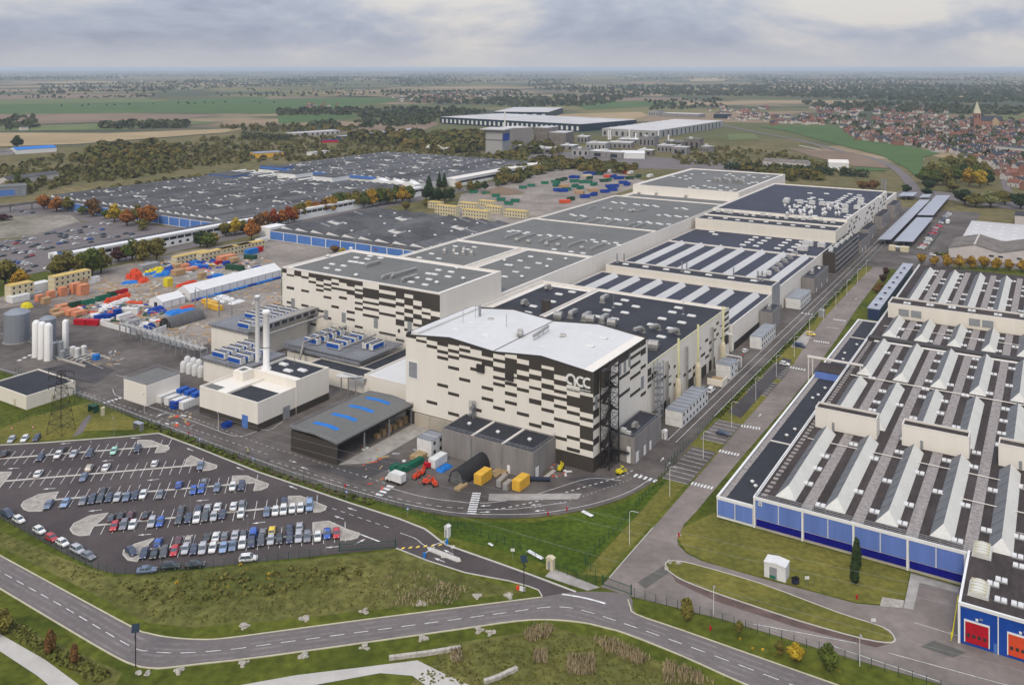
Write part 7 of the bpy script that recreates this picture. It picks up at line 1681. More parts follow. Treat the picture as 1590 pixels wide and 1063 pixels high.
# people
def person(label, u, v, top, rz):
 x, y = G(u, v); P = [(0,0,.95),(0,0,1.2),(0,0,1.42),(0,.02,1.52),(0,.03,1.68),(0,.03,1.76),(.1,0,.88),(.12,.04,.48),(.12,-.02,.08),(.12,.14,.04),(-.1,0,.88),(-.12,-.08,.48),(-.12,-.16,.08),(-.12,0,.04),
   (.2,0,1.4),(.27,.02,1.14),(.27,.14,.92),(.26,.2,.84),(-.2,0,1.4),(-.28,-.02,1.14),(-.27,.08,.9),(-.26,.14,.82)]
 E_ = [(0,1),(1,2),(2,3),(3,4),(4,5),(0,6),(6,7),(7,8),(8,9),(0,10),(10,11),(11,12),(12,13),(2,14),(14,15),(15,16),(16,17),(2,18),(18,19),(19,20),(20,21)]
 R_ = [.15,.15,.17,.06,.1,.08,.1,.075,.05,.045,.1,.075,.05,.045,.08,.055,.045,.04,.08,.055,.045,.04]
 me = bpy.data.meshes.new('body'); me.from_pydata(P, E_, [])
 o = bpy.data.objects.new('body', me); COL.objects.link(o); o.modifiers.new('skin', 'SKIN'); sv = me.skin_vertices[0].data
 for q, r in zip(sv, R_): q.radius = (r, r)
 sv[0].use_root = True; sb = o.modifiers.new('sub', 'SUBSURF'); sb.levels = 1; sb.render_levels = 1
 m2 = bpy.data.meshes.new_from_object(o.evaluated_get(bpy.context.evaluated_depsgraph_get())); bpy.data.objects.remove(o)
 for k in (top, 'trousers', 'skin', 'box_white'): m2.materials.append(MATS[k])
 for p in m2.polygons:
  z = p.center.z; p.material_index = 3 if z > 1.7 else 2 if z > 1.5 or (abs(p.center.x) > .2 and z < .9) else 1 if z < .92 else 0; p.use_smooth = True
 t = thing('person', label, 'person', (x, y, .28), rz); link('body', m2, t)
 return t
person('person in a yellow work jacket walking across the yard by the canopy', 586.6,716, 'hi_vis', 1.0); person('person in a yellow work jacket beside the car park hedge', 385,706, 'hi_vis', 2.2); person('person in an orange jacket near the white pipe cluster', 1154,556, 'box_red', .3)

# ---------------------------------------------------------------- street furniture
def lamp(label, u, v, h=8.6, arm=1.7, heading=EX, mt='white_trim', name='street_lamp', group='street lamps on the verge'):
 x, y = G(u, v); t = thing(name, label, 'street lamp', (x, y, .18), atan2(heading[1], heading[0]), group)
 MB().tube((0,0,0),(0,0, h - .8),.075,8,0,.05).build('pole', mt, t)
 if arm: MB().path([(0,0, h - .8),(.15,0, h - .3),(.6,0, h),(arm, 0, h + .05)],.055,6).build('arm', mt, t)
 MB().box(arm - .1, arm + .7,-.16,.16, h - .02, h + .12).build('lamp_head', 'box_grey', t)
for i, (u, v) in enumerate(((977.5,846),(1040,772),(1092,713),(1136,664),(1173.5,623),(1205.5,586),(1233.4,555),(1257,522),(1279,501),(1298,480),(1315,460),(1331.6,441.7),(1345,427))):
 lamp('pale street lamp on the verge between fence and avenue, %s from the gate' % nth(i), u, v)
for i, (u, v) in enumerate(((177,677),(215,762),(295.7,797),(385,836),(249,886),(505.5,861),(143,716))):
 lamp('thin pale car park lamp post, %s from the back' % nth(sorted([677,762,797,836,886,861,716]).index(v)), u, v, 6.0,.4,(0,-1), 'steel_galv', 'car_park_lamp', 'car park lamps')
for i, (u, v) in enumerate(((1108,955),(1335,1035),(224,640),(339,670))): lamp('slim white lamp standing alone, %s' % ('beside the bend at lower right', 'at the lower right corner fence', 'on the inner road by the white containers', 'on the inner road before the boiler house')[i], u, v, 6.4,.3,(0,-1), 'white_trim', 'road_lamp', None)
def solar_lamp(label, u, v):
 x, y = G(u, v); t = thing('solar_lamp', label, 'street lamp', (x, y, .2),.3); MB().tube((0,0,0),(0,0,7.6),.1,8).build('pole', 'steel_dark', t)
 MB().add([(-.75,-.6,7.3),(.75,-.6,7.3),(.75,.6,8.3),(-.75,.6,8.3),(-.75,-.6,7.4),(.75,-.6,7.4),(.75,.6,8.4),(-.75,.6,8.4)],[(0,1,5,4),(1,2,6,5),(2,3,7,6),(3,0,4,7),(4,5,6,7),(3,2,1,0)]).build('solar_panel', 'warehouse_dark', t); MB().box(-.12,.12,-1.3,0,6.6,6.75).build('lamp_arm', 'steel_dark', t)
solar_lamp('dark solar lamp post with tilted blue panel at the road bend', 210.5,1037); solar_lamp('dark solar lamp post beside the access road junction', 813.5,922)
def fence(name, label, pts, h=2.0, step=2.5, mt='box_darkgreen', rails=(.15,.7,1.3,1.9), rad=.04):
 P = resample(pts, step); x0, y0 = P[0]; t = thing(name, label, 'fence', (x0, y0,.2)); m = MB()
 for k, p in enumerate(P):
  MB_ = m.tube((p[0] - x0, p[1] - y0,0),(p[0] - x0, p[1] - y0, h), rad * 1.6,4)
 o = m.build('fence_posts', mt, t); o['kind'] = 'stuff'
 m = MB()
 for r in rails:
  for a, b in zip(P[:-1], P[1:]): m.tube((a[0] - x0, a[1] - y0, r),(b[0] - x0, b[1] - y0, r), rad * .55,3)
 o = m.build('fence_mesh', mt, t); o['kind'] = 'stuff'
 return t
fence('mesh_fence', 'dark green mesh fence between the inner road and the car park', gp([(60,597),(129,620),(219,655),(420,732),(520,765),(580,780),(633,795),(690,812),(740,830),(800,853),(870,890),(928,911)]))
fence('mesh_fence', 'dark green mesh fence along the outside of the inner road beside the verge', ws([(17.0,14),(17.0,420)]))
fence('mesh_fence', 'dark green mesh fence descending from the road bend to the avenue gate', gp([(1050,718),(1000,775),(960,822),(905,875),(932,905)]))
fence('mesh_fence', 'dark mesh fence along the left and lower edge of the car park', gp([(-60,775),(0,806),(100,862),(150,887),(176,894),(200,895),(317,884.5),(420,873.5),(505,864)]))
fence('mesh_fence', 'thin dark fence on the lower right verge beside the main road', gp([(985,927),(1060,948),(1180,985),(1330,1030),(1500,1085)]))
fence('mesh_fence', 'dark fence round the cream substation beside the pylon', gp([(24,580),(60,596),(110,615),(128,622),(80,645),(0,662),(-60,672)]))
fence('mesh_fence', 'mesh fence closing the office car park at its near end', ws([(18,398),(44,398),(44,470)]))
def gate(label, a, b, h=1.7, mt='box_darkgreen'):
 A = np.array(G(*a)); B = np.array(G(*b)); t = thing('sliding_gate', label, 'gate', (A[0], A[1],.25)); d = B - A
 Pt = lambda s, z: (d[0] * s, d[1] * s, z)
 MB().tube(Pt(0,.25), Pt(1,.25),.08,5).tube(Pt(0, h), Pt(1, h),.08,5).build('gate_frame', mt, t)
 n = int(np.linalg.norm(d) / .45)
 m = MB()
 for k in range(n + 1): m.tube(Pt(k / n, .25), Pt(k / n, h),.025,4)
 o = m.build('gate_bars', mt, t); o['kind'] = 'stuff'
 for s in (0,1): MB().tube(Pt(s, 0), Pt(s, h + .5),.16,6).build('gate_post', mt, t)
gate('dark green sliding gate at the exit of the car park', (527,857),(614,851)); gate('grey barred sliding gate across the avenue junction', (936,909),(980,925),1.9)
def barrier(label, u, v, u2, v2):
 A = np.array(G(u, v)); B = np.array(G(u2, v2)); t = thing('barrier', label, 'barrier', (A[0], A[1],.25)); d = B - A
 MB().box(-.3,.3,-.3,.3,0,1.2).build('housing', 'box_sky', t); MB().tube((0,0,1.05),(d[0], d[1],1.3),.07,5).build('arm', 'white_trim', t)
barrier('blue barrier box with white arm right of the access road island', 694,846,672,856); barrier('blue barrier box with white arm left of the access road island', 659,867,675,858)
m = MB(); m.prism([(p[0], p[1]) for p in gp([(663,852),(668,851),(714,868),(716,873),(710,874),(666,857)])],.15,.42); structure('traffic_island', m, 'kerb')
def signpost(label, u, v, face, shape='disc', h=2.3):
 x, y = G(u, v); t = thing('road_sign', label, 'sign', (x, y, .2),0); MB().tube((0,0,0),(0,0, h),.045,5).build('post', 'steel_galv', t)
 m = MB()
 if shape == 'disc': m.tube((0,-.07, h),(0,-.03, h),.36,12)
 else: m.box(-.5,.5,-.07,-.03, h - .35, h + .35)
 m.build('face', face, t)
 if shape == 'disc': MB().tube((0,-.085, h),(0,-.071, h),.22,10).build('symbol', 'paint_white', t)
for lb, u, v, f, s in (('red ringed round sign left of the visitor bays', 18.5,676, 'box_crimson', 'disc'),('red ringed round sign right of the visitor bays', 51.5,674, 'box_crimson', 'disc'),('blue round sign by the car park fence, nearest the pylon', 310,694, 'box_sky', 'disc'),('blue round sign by the car park fence, second from the pylon', 393,724, 'box_sky', 'disc'),('blue round sign by the fence near the truck crossing', 538,777, 'box_sky', 'disc'),('blue round sign on the grass near the barrier', 633,804, 'box_sky', 'disc'),('white plate sign left of the barrier island', 688,879, 'paint_white', 'plate'),('white plate sign on the barrier island', 703,864, 'paint_white', 'plate'),('white warning plate on the fence beside the access road', 796,869, 'paint_white', 'plate'),('white warning board on the lawn beside the dark bin', 1253,913, 'paint_white', 'plate'),('white plate sign at the tip of the grass island', 1356,980, 'paint_white', 'plate')): signpost(lb, u, v, f, s)
def hydrant(label, u, v, mt='box_crimson'):
 x, y = G(u, v); t = thing('hydrant', label, 'hydrant', (x, y, .2)); MB().lathe(0,0,[(.16,0),(.16,.7),(.22,.75),(.18,1.0),(.05,1.1)],8).build('barrel', mt, t); MB().tube((-.3,0,.6),(.3,0,.6),.09,6).build('outlets', mt, t)
for lb, u, v in (('red hydrant on the lawn edge by the arrow board', 880,794),('red hydrant on the lawn left of the arrow board', 851,801),('red hydrant on the lawn before the blue factory', 1330.5,931),('red hydrant on the verge right of the sapling', 1103,980),('red hydrant at the kerb near the boulders by the avenue bend', 1054,834),('red hydrant beside the inner road hedge', 293,675),('red hydrant near the truck crossing', 536,758)): hydrant(lb, u, v)
x, y = G(1235,907); t = thing('waste_bin', 'dark wheeled bin beside the white transformer kiosk', 'bin', (x, y, .2),.3); MB().box(-.7,.7,-.5,.5,.15,1.3).build('tub', 'trousers', t); MB().box(-.75,.75,-.55,.55,1.3,1.42).build('lid', 'tyre', t)
x, y = G(808,917); t = thing('road_barrier', 'red and white plastic road barrier beside the solar lamp', 'barrier', (x, y, .2),-.4); MB().extr_x([(-.25,0),(.25,0),(.1,.9),(-.1,.9)],-1.0,-.2).build('block', 'box_red', t); MB().extr_x([(-.25,0),(.25,0),(.1,.9),(-.1,.9)],-.15,1.2).build('block', 'box_white', t)
x, y = G(215,668); t = thing('bus_shelter', 'small glass cycle shelter beside the inner road fence', 'shelter', (x, y, .25),-TH); MB().box(-1.8,1.8,-.9,.9,2.3,2.4).build('roof', 'solar', t)
for sx in (-1.7,1.7): MB().box(sx - .05, sx + .05,-.8,.8,0,2.3).build('side', 'steel_galv', t)
x, y = G(145,640); t = thing('garden_shelter', 'dark green shelter at the head of the pylon path', 'shelter', (x, y, .25),-TH); MB().box(-1.8,1.8,-1.2,1.2,2.2,2.4).build('roof', 'box_darkgreen', t)
for sx in (-1.6,1.6): MB().box(sx - .08, sx + .08,-1,1,0,2.2).build('side', 'box_darkgreen', t)
# lattice pylon and overhead cables
px, py = G(95,671); PY = thing('power_pylon', 'dark lattice steel pylon on the lawn behind the visitor bays', 'pylon', (px, py, .2),-TH + .3)
def lattice(m, zs, hs):
 for (z0, z1, a, b) in zip(zs[:-1], zs[1:], hs[:-1], hs[1:]):
  c0 = [(-a, -a),(a, -a),(a, a),(-a, a)]; c1 = [(-b, -b),(b, -b),(b, b),(-b, b)]
  for i in range(4):
   j = (i + 1) % 4; m.tube((*c0[i], z0),(*c1[i], z1),.09,4); m.tube((*c0[i], z0),(*c1[j], z1),.055,4); m.tube((*c0[j], z0),(*c1[i], z1),.055,4); m.tube((*c1[i], z1),(*c1[j], z1),.05,4)
m = MB(); lattice(m, [0,3.4,6.5,9.3,11.8,14.1,16.2,18.2,20],[3.0,2.6,2.2,1.85,1.55,1.3,1.1,.95,.85]); m.build('lattice_body', 'steel_dark', PY)
for z in (14.5,17.5,20.0):
 m = MB()
 for s in (-1,1): m.tube((0,0, z),(s * 5.0,0, z + .2),.1,4); m.tube((0,0, z + 1.3),(s * 5.0,0, z + .2),.08,4); m.tube((s * 5,0, z + .2),(s * 5,0, z - 1.2),.1,5)
 m.build('cross_arm', 'steel_dark', PY)
for i, (z, ev, tx) in enumerate(((19.0,968, 'lowest'),(16.5,990, 'middle'),(14.0,1075, 'nearest'))):
 A = np.array((px + 3, py, z)); g = G(1720, ev, 11); Bp = np.array((g[0], g[1],11)); pts = []
 for k in range(33):
  t_ = k / 32; p = A * (1 - t_) + Bp * t_; p[2] -= 4.5 * 4 * t_ * (1 - t_) * (1 - .3); pts.append(tuple(p))
 o = MB().path(pts, .02,3).build('overhead_cable', 'window_grey'); tag(o, 'thin overhead power cable from the pylon across the road, %s of three' % ('upper', 'middle', 'lower')[i], 'cable', 'overhead cables')
# gabion walls and boulders by the paths
for lb, p in (('low pale gabion wall above the bent footpath', [(604,1025),(660,1018),(715,1009)]),('low pale gabion wall right of the footpath bend', [(752,1062),(775,1054),(803,1041)])):
 m = MB(); wallstrip(m, gp(p),.8,.2,.9); tag(m.build('gabion_wall', 'boulder'), lb, 'wall')
def me_boulder(seed):
 r_ = random.Random(seed); m = MB(); n, k = 9,6; vs = []
 for j in range(k + 1):
  t = -pi / 2 * .3 + (pi / 2 * 1.3) * j / k
  for i in range(n):
   a = 2 * pi * i / n; q = .75 + r_.uniform(-.2,.25); vs.append((q * cos(t) * cos(a), q * cos(t) * sin(a) * .8, max(-.1, q * sin(t) * .75)))
 m.add(vs, [(j * n + i, j * n + (i + 1) % n, (j + 1) * n + (i + 1) % n, (j + 1) * n + i) for j in range(k) for i in range(n)]); return m.mesh('boulder', 'boulder')
BLD = [me_boulder(s) for s in range(5)]
BP = [(215,1046,1),(229,1047,1),(379,974,0),(378,1031,0),(277,1043,0),(473,962,0),(565.5,950,0),(566,1006,0),(472,1019,0),(653,938,0),(656.5,992.5,0),(744,979.5,0),(761,983.5,0),(741,927,0),(790,926,0),(1054,832,1),(1039.5,874,1),(1054,876,1),(1034.5,884,1),(708,1022,1)]
ABOVE = sorted([379,473,565.5,653,741,790]); BELOW = sorted([378,277,566,472,656.5,744,761])
SPECIAL = {215: 'pale boulder at the foot of the bend lamp post', 229: 'pale boulder just right of the bend lamp post', 1054: 'pale boulder with a red hydrant beside it at the avenue bend', 1039.5: 'pale boulder at the left tip of the grass island', 1034.5: 'pale boulder low at the rounded tip of the grass island', 708: 'pale boulder at the end of the gabion wall'}
for i, (u, v, k) in enumerate(BP):
 x, y = G(u, v)
 if u in ABOVE: lb = 'pile of pale boulders above the main road, %s from the left' % nth(ABOVE.index(u))
 elif u in BELOW: lb = 'pile of pale boulders below the main road, %s from the left' % nth(BELOW.index(u))
 else: lb = SPECIAL[u] if v != 876 else 'pale boulder on the top edge of the grass island'
 t = thing('boulder', lb, 'boulder', (x, y, .18), i * 1.3, 'pale boulders along the road'); link('stone', BLD[i % 5], t, sc=.8 + .15 * (i % 3))
 if k == 0:
  for q in range(3): link('stone', BLD[(i + q + 1) % 5], t, (.9 * cos(q * 2.1 + i),.8 * sin(q * 2.1 + i),0), q * .9,.45 + .12 * q)
# ---------------------------------------------------------------- trees
def leaf_cloud(m, blobs, n, size, rng, flat=.0, mi=0):
 """leaf clumps: small tilted quads spread through ellipsoids, denser to the outside"""
 vol = [b[3] * b[4] * b[5] for b in blobs]; tot = sum(vol)
 for b, vv in zip(blobs, vol):
  for _ in range(max(6, int(n * vv / tot))):
   while True:
    p = np.array([rng.uniform(-1,1) for _ in range(3)]); r = np.linalg.norm(p)
    if .05 < r <= 1: break
   p = p / r * (r ** .45); p = p * (1 + rng.uniform(-.06,.14))
   c = np.array(b[:3]) + p * np.array(b[3:6])
   nrm = p / np.array(b[3:6]); nrm = nrm / (np.linalg.norm(nrm) + 1e-6) + np.array([rng.uniform(-.7,.7) for _ in range(3)]); nrm[2] += .3; nrm /= np.linalg.norm(nrm)
   a = np.cross(nrm, (0.3,.5,.8)); a /= np.linalg.norm(a) + 1e-6; d = np.cross(nrm, a); s = size * rng.uniform(.6,1.5)
   m.add([tuple(c - a * s - d * s * .7), tuple(c + a * s * .9 - d * s * .8), tuple(c + a * s + d * s * .8), tuple(c - a * s * .8 + d * s)],[(0,1,2,3)], mi)
def tree_meshes(seed, kind='round', n=1500, size=.30):
 """unit tree, 10 m tall: trunk with limbs, crown of leaf clumps"""
 rng = random.Random(seed); t = MB(); c = MB()
 if kind == 'cypress':
  t.tube((0,0,0),(0,0,3),.22,7,0,.15)
  leaf_cloud(c, [(0,0,2.2,1.25,1.25,2.0),(0,0,5,1.25,1.25,3.2),(0,0,8,.75,.75,2.0)], n, size * .7, rng)
 elif kind == 'conifer':
  t.tube((0,0,0),(0,0,9),.25,7,0,.05)
  leaf_cloud(c, [(0,0,1.8 + 1.5 * k, 2.6 - .42 * k, 2.6 - .42 * k, 1.3) for k in range(6)], n, size * .8, rng)
 else:
  H0 = 1.7; t.tube((0,0,0),(.1,0, H0),.32,8,0,.24)
  bl = []; k_ = 8 if kind == 'round' else 6
  for k in range(k_):
   a = 2 * pi * k / k_ + rng.uniform(-.4,.4); rr = rng.uniform(1.2,2.5) if kind == 'round' else rng.uniform(.6,1.5); zz = rng.uniform(2.4,7.4)
   p = (rr * cos(a), rr * sin(a), zz); t.tube((.1,0, H0 - .3 + .2 * (k % 3)), p, .13,5,0,.04)
   bl.append((*p, rng.uniform(1.3,2.0), rng.uniform(1.3,2.0), rng.uniform(1.2,1.9)))
  t.tube((.1,0, H0),(0,.1,7.5),.22,6,0,.06)
  bl.append((0,0,8.0,1.5,1.5,1.6)); bl.append((0,0,5.0,2.3,2.3,2.9))
  leaf_cloud(c, bl, n, size, rng)
 return t.mesh('trunk', 'bark'), c.mesh('crown', 'leaf_green')
TREES = {k: [tree_meshes(100 + 7 * i + len(k), k) for i in range(nv)] for k, nv in (('round', 5),('tall', 3),('cypress', 2),('conifer', 2))}
def tree(label, u, v, h, w, col, kind='round', group=None, idx=0, name='tree'):
 x, y = G(u, v); a, c = TREES[kind][idx % len(TREES[kind])]
 base_w = {'round': 7.6, 'tall': 5.4, 'cypress': 2.9, 'conifer': 5.4}[kind]
 t = thing(name, label, 'tree', (x, y, .15), idx * 2.4, group); sc = (w / base_w, w / base_w, h / 10)
 link('trunk', a, t, sc=sc); o = link('crown', c, t, sc=sc)
 o.material_slots[0].link = 'OBJECT'; o.material_slots[0].material = MATS['leaf_' + col]
 return t
CN = {'orange': 'orange', 'red': 'red', 'yellow': 'yellow', 'gold': 'golden', 'green': 'green', 'olive': 'olive green', 'dark': 'dark green', 'brown': 'russet brown', 'purple': 'dark purple', 'pale': 'pale green'}
def tree_row(where, group, L_, kh=1.0, kw=1.0):
 c_ = {}
 for i, (u, v, h, w, col, kind) in enumerate(sorted(L_)):
  c_.setdefault(col, 0); k = c_[col]; c_[col] += 1
  tree('%s tree %s, %s %s one from left' % (CN[col], where, nth(k), CN[col].split()[-1]), u, v, h * kh, w * kw, col, kind, group, i)
R_ = 'round'
tree_row('before the blue plant front', 'autumn trees by the old plant', [(68,326,9,9, 'orange', R_),(88,329,9,11, 'orange', R_),(105,329,9,9, 'olive', R_),(145,336,10.5,10, 'brown', R_),(178,345,10,10, 'yellow', R_),(197,351,9,10, 'orange', R_),(213,346,10,8, 'olive', R_),(231,351,11,12, 'orange', R_),(222,358,6,7, 'olive', R_),(165,340,5,6, 'green', R_),(128,333,5,8, 'green', R_)],1.5,1.35)
tree_row('between old car park and crates', 'trees by the office wing', [(8,442,13,13, 'olive', R_),(31,448,10,10, 'gold', R_),(91,432,13,11, 'olive', R_),(105,428,14,12, 'olive', R_),(124,430,13,10, 'olive', R_),(143,428,15,13, 'green', R_),(157,424,14,11, 'olive', R_),(184,407,9,10, 'purple', R_),(205,405,13,11, 'green', R_),(222,406,13,11, 'olive', R_),(243,404,13,12, 'olive', R_),(311,385,11,9, 'dark', R_),(322,385,10,12, 'green', R_),(332,380,8,7, 'gold', R_)],1.1,1.2)
tree_row('along the far office wing', 'trees along the office wing', [(350,367,7,7, 'olive', R_),(365,366,9,8, 'yellow', R_),(378,363,7,7, 'olive', R_),(390,374,11,9, 'orange', R_),(404,358,9,8, 'brown', R_),(413,352,8,8, 'orange', R_),(425,351,9,8, 'red', R_),(437,349,8,8, 'orange', R_),(447,346,9,8, 'red', R_),(457,344,8,8, 'orange', R_),(468,340,9,9, 'olive', R_),(480,336,9,9, 'gold', R_),(490,335,8,9, 'orange', R_),(502,333,9,9, 'brown', R_),(515,331,10,9, 'gold', R_),(527,327,11,9, 'green', R_),(540,325,10,9, 'olive', R_),(552,324,11,9, 'olive', R_),(565,323,10,9, 'green', R_),(578,321,11,9, 'gold', R_),(590,319,11,9, 'green', R_),(602,317,10,9, 'olive', R_),(615,315,11,9, 'green', R_),(625,316,11,10, 'gold', R_),(636,313,10,9, 'green', R_)],1.5,1.35)
tree_row('in the clump between black roofs', 'dark clump of trees', [(662,312,15,10, 'dark', R_),(671,314,14,10, 'dark', R_),(681,315,14,10, 'dark', R_),(691,314,13,9, 'dark', R_),(701,311,12,9, 'dark', R_),(666,294,15,8, 'dark', 'conifer'),(682,291,15,7, 'dark', 'conifer'),(690,291,15,7, 'dark', 'conifer'),(713,297,10,8, 'gold', R_),(731,300,13,10, 'olive', R_),(741,297,11,9, 'green', R_),(753,296,10,8, 'dark', R_),(773,290,9,8, 'green', R_),(786,286,10,8, 'olive', R_),(662,322,8,7, 'olive', R_),(630,327,8,8, 'olive', R_)])
tree_row('in the row behind the blue factory', 'golden trees behind the factory', [(1431,411,7,6, 'gold', R_),(1451,413,6.5,6, 'gold', R_),(1471,417,9,7, 'gold', R_),(1490,418,9,7.5, 'gold', R_),(1509,417,8,7, 'gold', R_),(1528,418,8,7, 'gold', R_),(1548,420,8,7, 'gold', R_),(1567,421,7.5,6.5, 'gold', R_),(1587,423,8,7, 'gold', R_)])
tree_row('peeping up behind the tallest hall', 'red trees behind the hall', [(570,391,7,7, 'red', R_),(588,395,7,7, 'red', R_),(607,397,7,8, 'yellow', R_),(624,398,7,8, 'red', R_),(640,396,7,8, 'orange', R_),(520,393,5,7, 'brown', R_),(532,394,4,6, 'yellow', R_)])
tree_row('in the wood by the bypass', 'big trees right of the bypass', [(1436,286,17,14, 'green', R_),(1446,280,19,15, 'olive', R_),(1455,288,16,14, 'green', R_),(1463,274,20,15, 'pale', R_),(1470,288,17,15, 'olive', R_),(1476,270,20,15, 'olive', R_),(1484,284,18,15, 'green', R_),(1492,266,20,16, 'pale', R_),(1498,280,17,14, 'dark', R_),(1505,290,18,13, 'gold', R_),(1508,268,20,16, 'olive', R_),(1516,282,17,14, 'green', R_),(1522,292,17,13, 'yellow', R_),(1528,276,17,14, 'olive', R_),(1534,288,15,12, 'dark', R_),(1442,296,10,11, 'dark', R_),(1480,298,10,12, 'olive', R_),(1498,318,13,14, 'dark', R_),(1515,322,12,14, 'olive', R_),(1538,322,13,15, 'pale', R_),(1560,318,12,13, 'olive', R_),(1585,325,13,14, 'dark', R_),(1408,300,8,9, 'dark', R_),(1440,304,7,10, 'dark', R_),(1355,296,10,12, 'brown', R_),(1340,296,9,11, 'brown', R_)],1.1,1.25)
tree('small pale sapling on stones in the lower right verge', 1067,966,5.4,3.0, 'olive', 'tall', None, 1); tree('small green sapling in the verge at the lower right', 1287,1042,5.6,3.6, 'green', 'tall', None, 2); tree('yellow leaved shrub in the lower right verge', 1235,1028,4.2,3.6, 'yellow', R_, None, 3, 'shrub'); tree('low yellow green shrub left of the yellow one', 1211,1017,3.2,2.4, 'olive', R_, None, 4, 'shrub'); tree('thin olive shrub by the fence near the lower right road', 1148,984,3.0,2.0, 'olive', R_, None, 1, 'shrub')
tree('tall dark cypress against the blue factory wall', 1330,884,7.6,2.4, 'dark', 'cypress', None, 0); tree('second dark cypress standing just in front of the first', 1327,906,6.8,2.2, 'dark', 'cypress', None, 1)
tree('bare pale sapling in the rough strip at lower left', 78,1018,5.6,2.2, 'brown', 'tall', None, 0); tree('thin bare sapling right of the other in the lower left strip', 115,1036,5.0,1.6, 'brown', 'tall', None, 1); tree('olive sapling at the left edge of the lower left strip', 3,985,5.5,4, 'olive', 'tall', None, 2)
for i, (u, v, h) in enumerate(((1371,440,5),(1366,450,4),(1376,428,5),(1361,455,4))): tree('dark brown shrub beside the glazed gallery, %s from the front' % nth([3,1,0,2][i] if False else sorted([440,450,428,455], reverse=True).index(v)), u, v, h, 4.5, 'brown' if i % 2 else 'purple', R_, 'shrubs by the glazed gallery', i, 'shrub')
tree('slim dark poplar left of the long white shed', 27,289,16,6, 'green', 'tall', None, 0); tree('slim poplar beside the pale blue hall', 43,294,12,5, 'green', 'tall', None, 1); tree('large round dark tree beside the blue roofed sheds', 27,230,20,20, 'dark', R_, None, 2); tree('pine tree beside the white farmhouse at the far left', 44,199,16,10, 'dark', 'conifer', None, 1); tree('dark purple bush on the bare lot', 5,342,5,13, 'purple', R_, None, 3, 'shrub')
def hedge(label, pts, h, w, mt='leaf_dark'):
 P = resample(pts, 3.0); x0, y0 = P[0]; m = MB(); rng = random.Random(len(P))
 leaf_cloud(m, [(p[0] - x0, p[1] - y0, h * .5 + rng.uniform(-.3,.5), w, w, h * .55) for p in P], len(P) * 40,.75 if h > 3 else .4, rng)
 t = thing('hedge', label, 'hedge', (x0, y0,.1)); m.build('foliage', mt, t); MB().path([(p[0] - x0, p[1] - y0, h * .35) for p in P], w * .45,5).build('stems', 'bark', t)
hedge('tall dark conifer hedge behind the conveyor at the far left', gp([(376,216),(456,219)]),12,3.5); hedge('tall dark conifer hedge behind the farthest hall', gp([(1128,263),(1296,273)]),9,3); hedge('tall dark conifer hedge right of the white far shed', gp([(1306,273),(1347,276)]),9,3)
hedge('clipped green hedge strip along the car park fence', gp([(219,657),(300,687),(420,734),(520,767),(580,783)]),0.6,.9, 'leaf_green'); hedge('low dark hedge in front of the pale twin shed', gp([(1455,396),(1530,402),(1620,412)]),1.6,1.6, 'leaf_green'); hedge('low green hedge along the inner road fence beside the verge', ws([(17.9,60),(17.9,300)]),1.0,.6, 'leaf_green')

# ---------------------------------------------------------------- woods, scrub and meadow growth (masses)
def point_in(p, poly):
 x, y = p; c = False; j = len(poly) - 1
 for i in range(len(poly)):
  xi, yi = poly[i]; xj, yj = poly[j]
  if (yi > y) != (yj > y) and x < (xj - xi) * (y - yi) / (yj - yi) + xi: c = not c
  j = i
 return c
def mass(name, label, polys, mt, cat='trees', quads=26, rel=.32, seed=1, clump=0.0):
 """one mesh of many uneven crowns; polys: (sighted outline, count, min height, max height)"""
 rng = np.random.default_rng(seed); V = []; F = []; n0 = 0
 for (poly, n, h0, h1) in polys:
  us = [p[0] for p in poly]; vs = [p[1] for p in poly]; k = 0
  while k < n:
   u = rng.uniform(min(us), max(us)); v = rng.uniform(min(vs), max(vs))
   if not point_in((u, v), poly): continue
   x, y = G(u, v)
   if clump and sin(x / (.05 * y + 60) + 2 * sin(y / 900)) + sin(y / (.1 * y + 50) + 1.3 * sin(x / 700)) + .6 * sin(x / (.017 * y + 30)) < rng.uniform(-.3,.9) * clump: k += .15; continue
   k += 1; h = rng.uniform(h0, h1); w = h * rng.uniform(.35,.6)
   p = rng.normal(size=(quads, 3)); p /= np.linalg.norm(p, axis=1)[:, None]; p *= rng.uniform(.55,1.05, size=(quads, 1)); p[:, 2] = np.abs(p[:, 2]) * 1.0 - .25
   c = p * np.array((w, w, h * .55)) + np.array((x, y, h * .42)); s = h * rel * rng.uniform(.5,1.1, size=(quads, 1))
   nr = p + rng.normal(size=(quads, 3)) * .35; nr[:, 2] += .25; nr /= np.linalg.norm(nr, axis=1)[:, None]
   a = np.cross(nr, np.array((.3,.5,.8))); a /= np.linalg.norm(a, axis=1)[:, None] + 1e-9; d = np.cross(nr, a)
   q = np.stack([c - a * s - d * s * .8, c + a * s - d * s * .7, c + a * s * .8 + d * s, c - a * s * .9 + d * s * .8],1).reshape(-1,3)
   V.append(q); F.append(np.arange(quads * 4).reshape(-1,4) + n0); n0 += quads * 4
 V = np.concatenate(V); F = np.concatenate(F); me = bpy.data.meshes.new(name)
 me.vertices.add(len(V)); me.vertices.foreach_set('co', V.astype(np.float32).ravel()); me.loops.add(F.size); me.loops.foreach_set('vertex_index', F.astype(np.int32).ravel())
 me.polygons.add(len(F)); me.polygons.foreach_set('loop_start', np.arange(0, F.size, 4, dtype=np.int32)); me.polygons.foreach_set('loop_total', np.full(len(F),4, dtype=np.int32))
 me.materials.append(MATS[mt]); me.update(calc_edges=True); me.validate()
 return tag(link(name, me), label, cat, None, 'stuff')
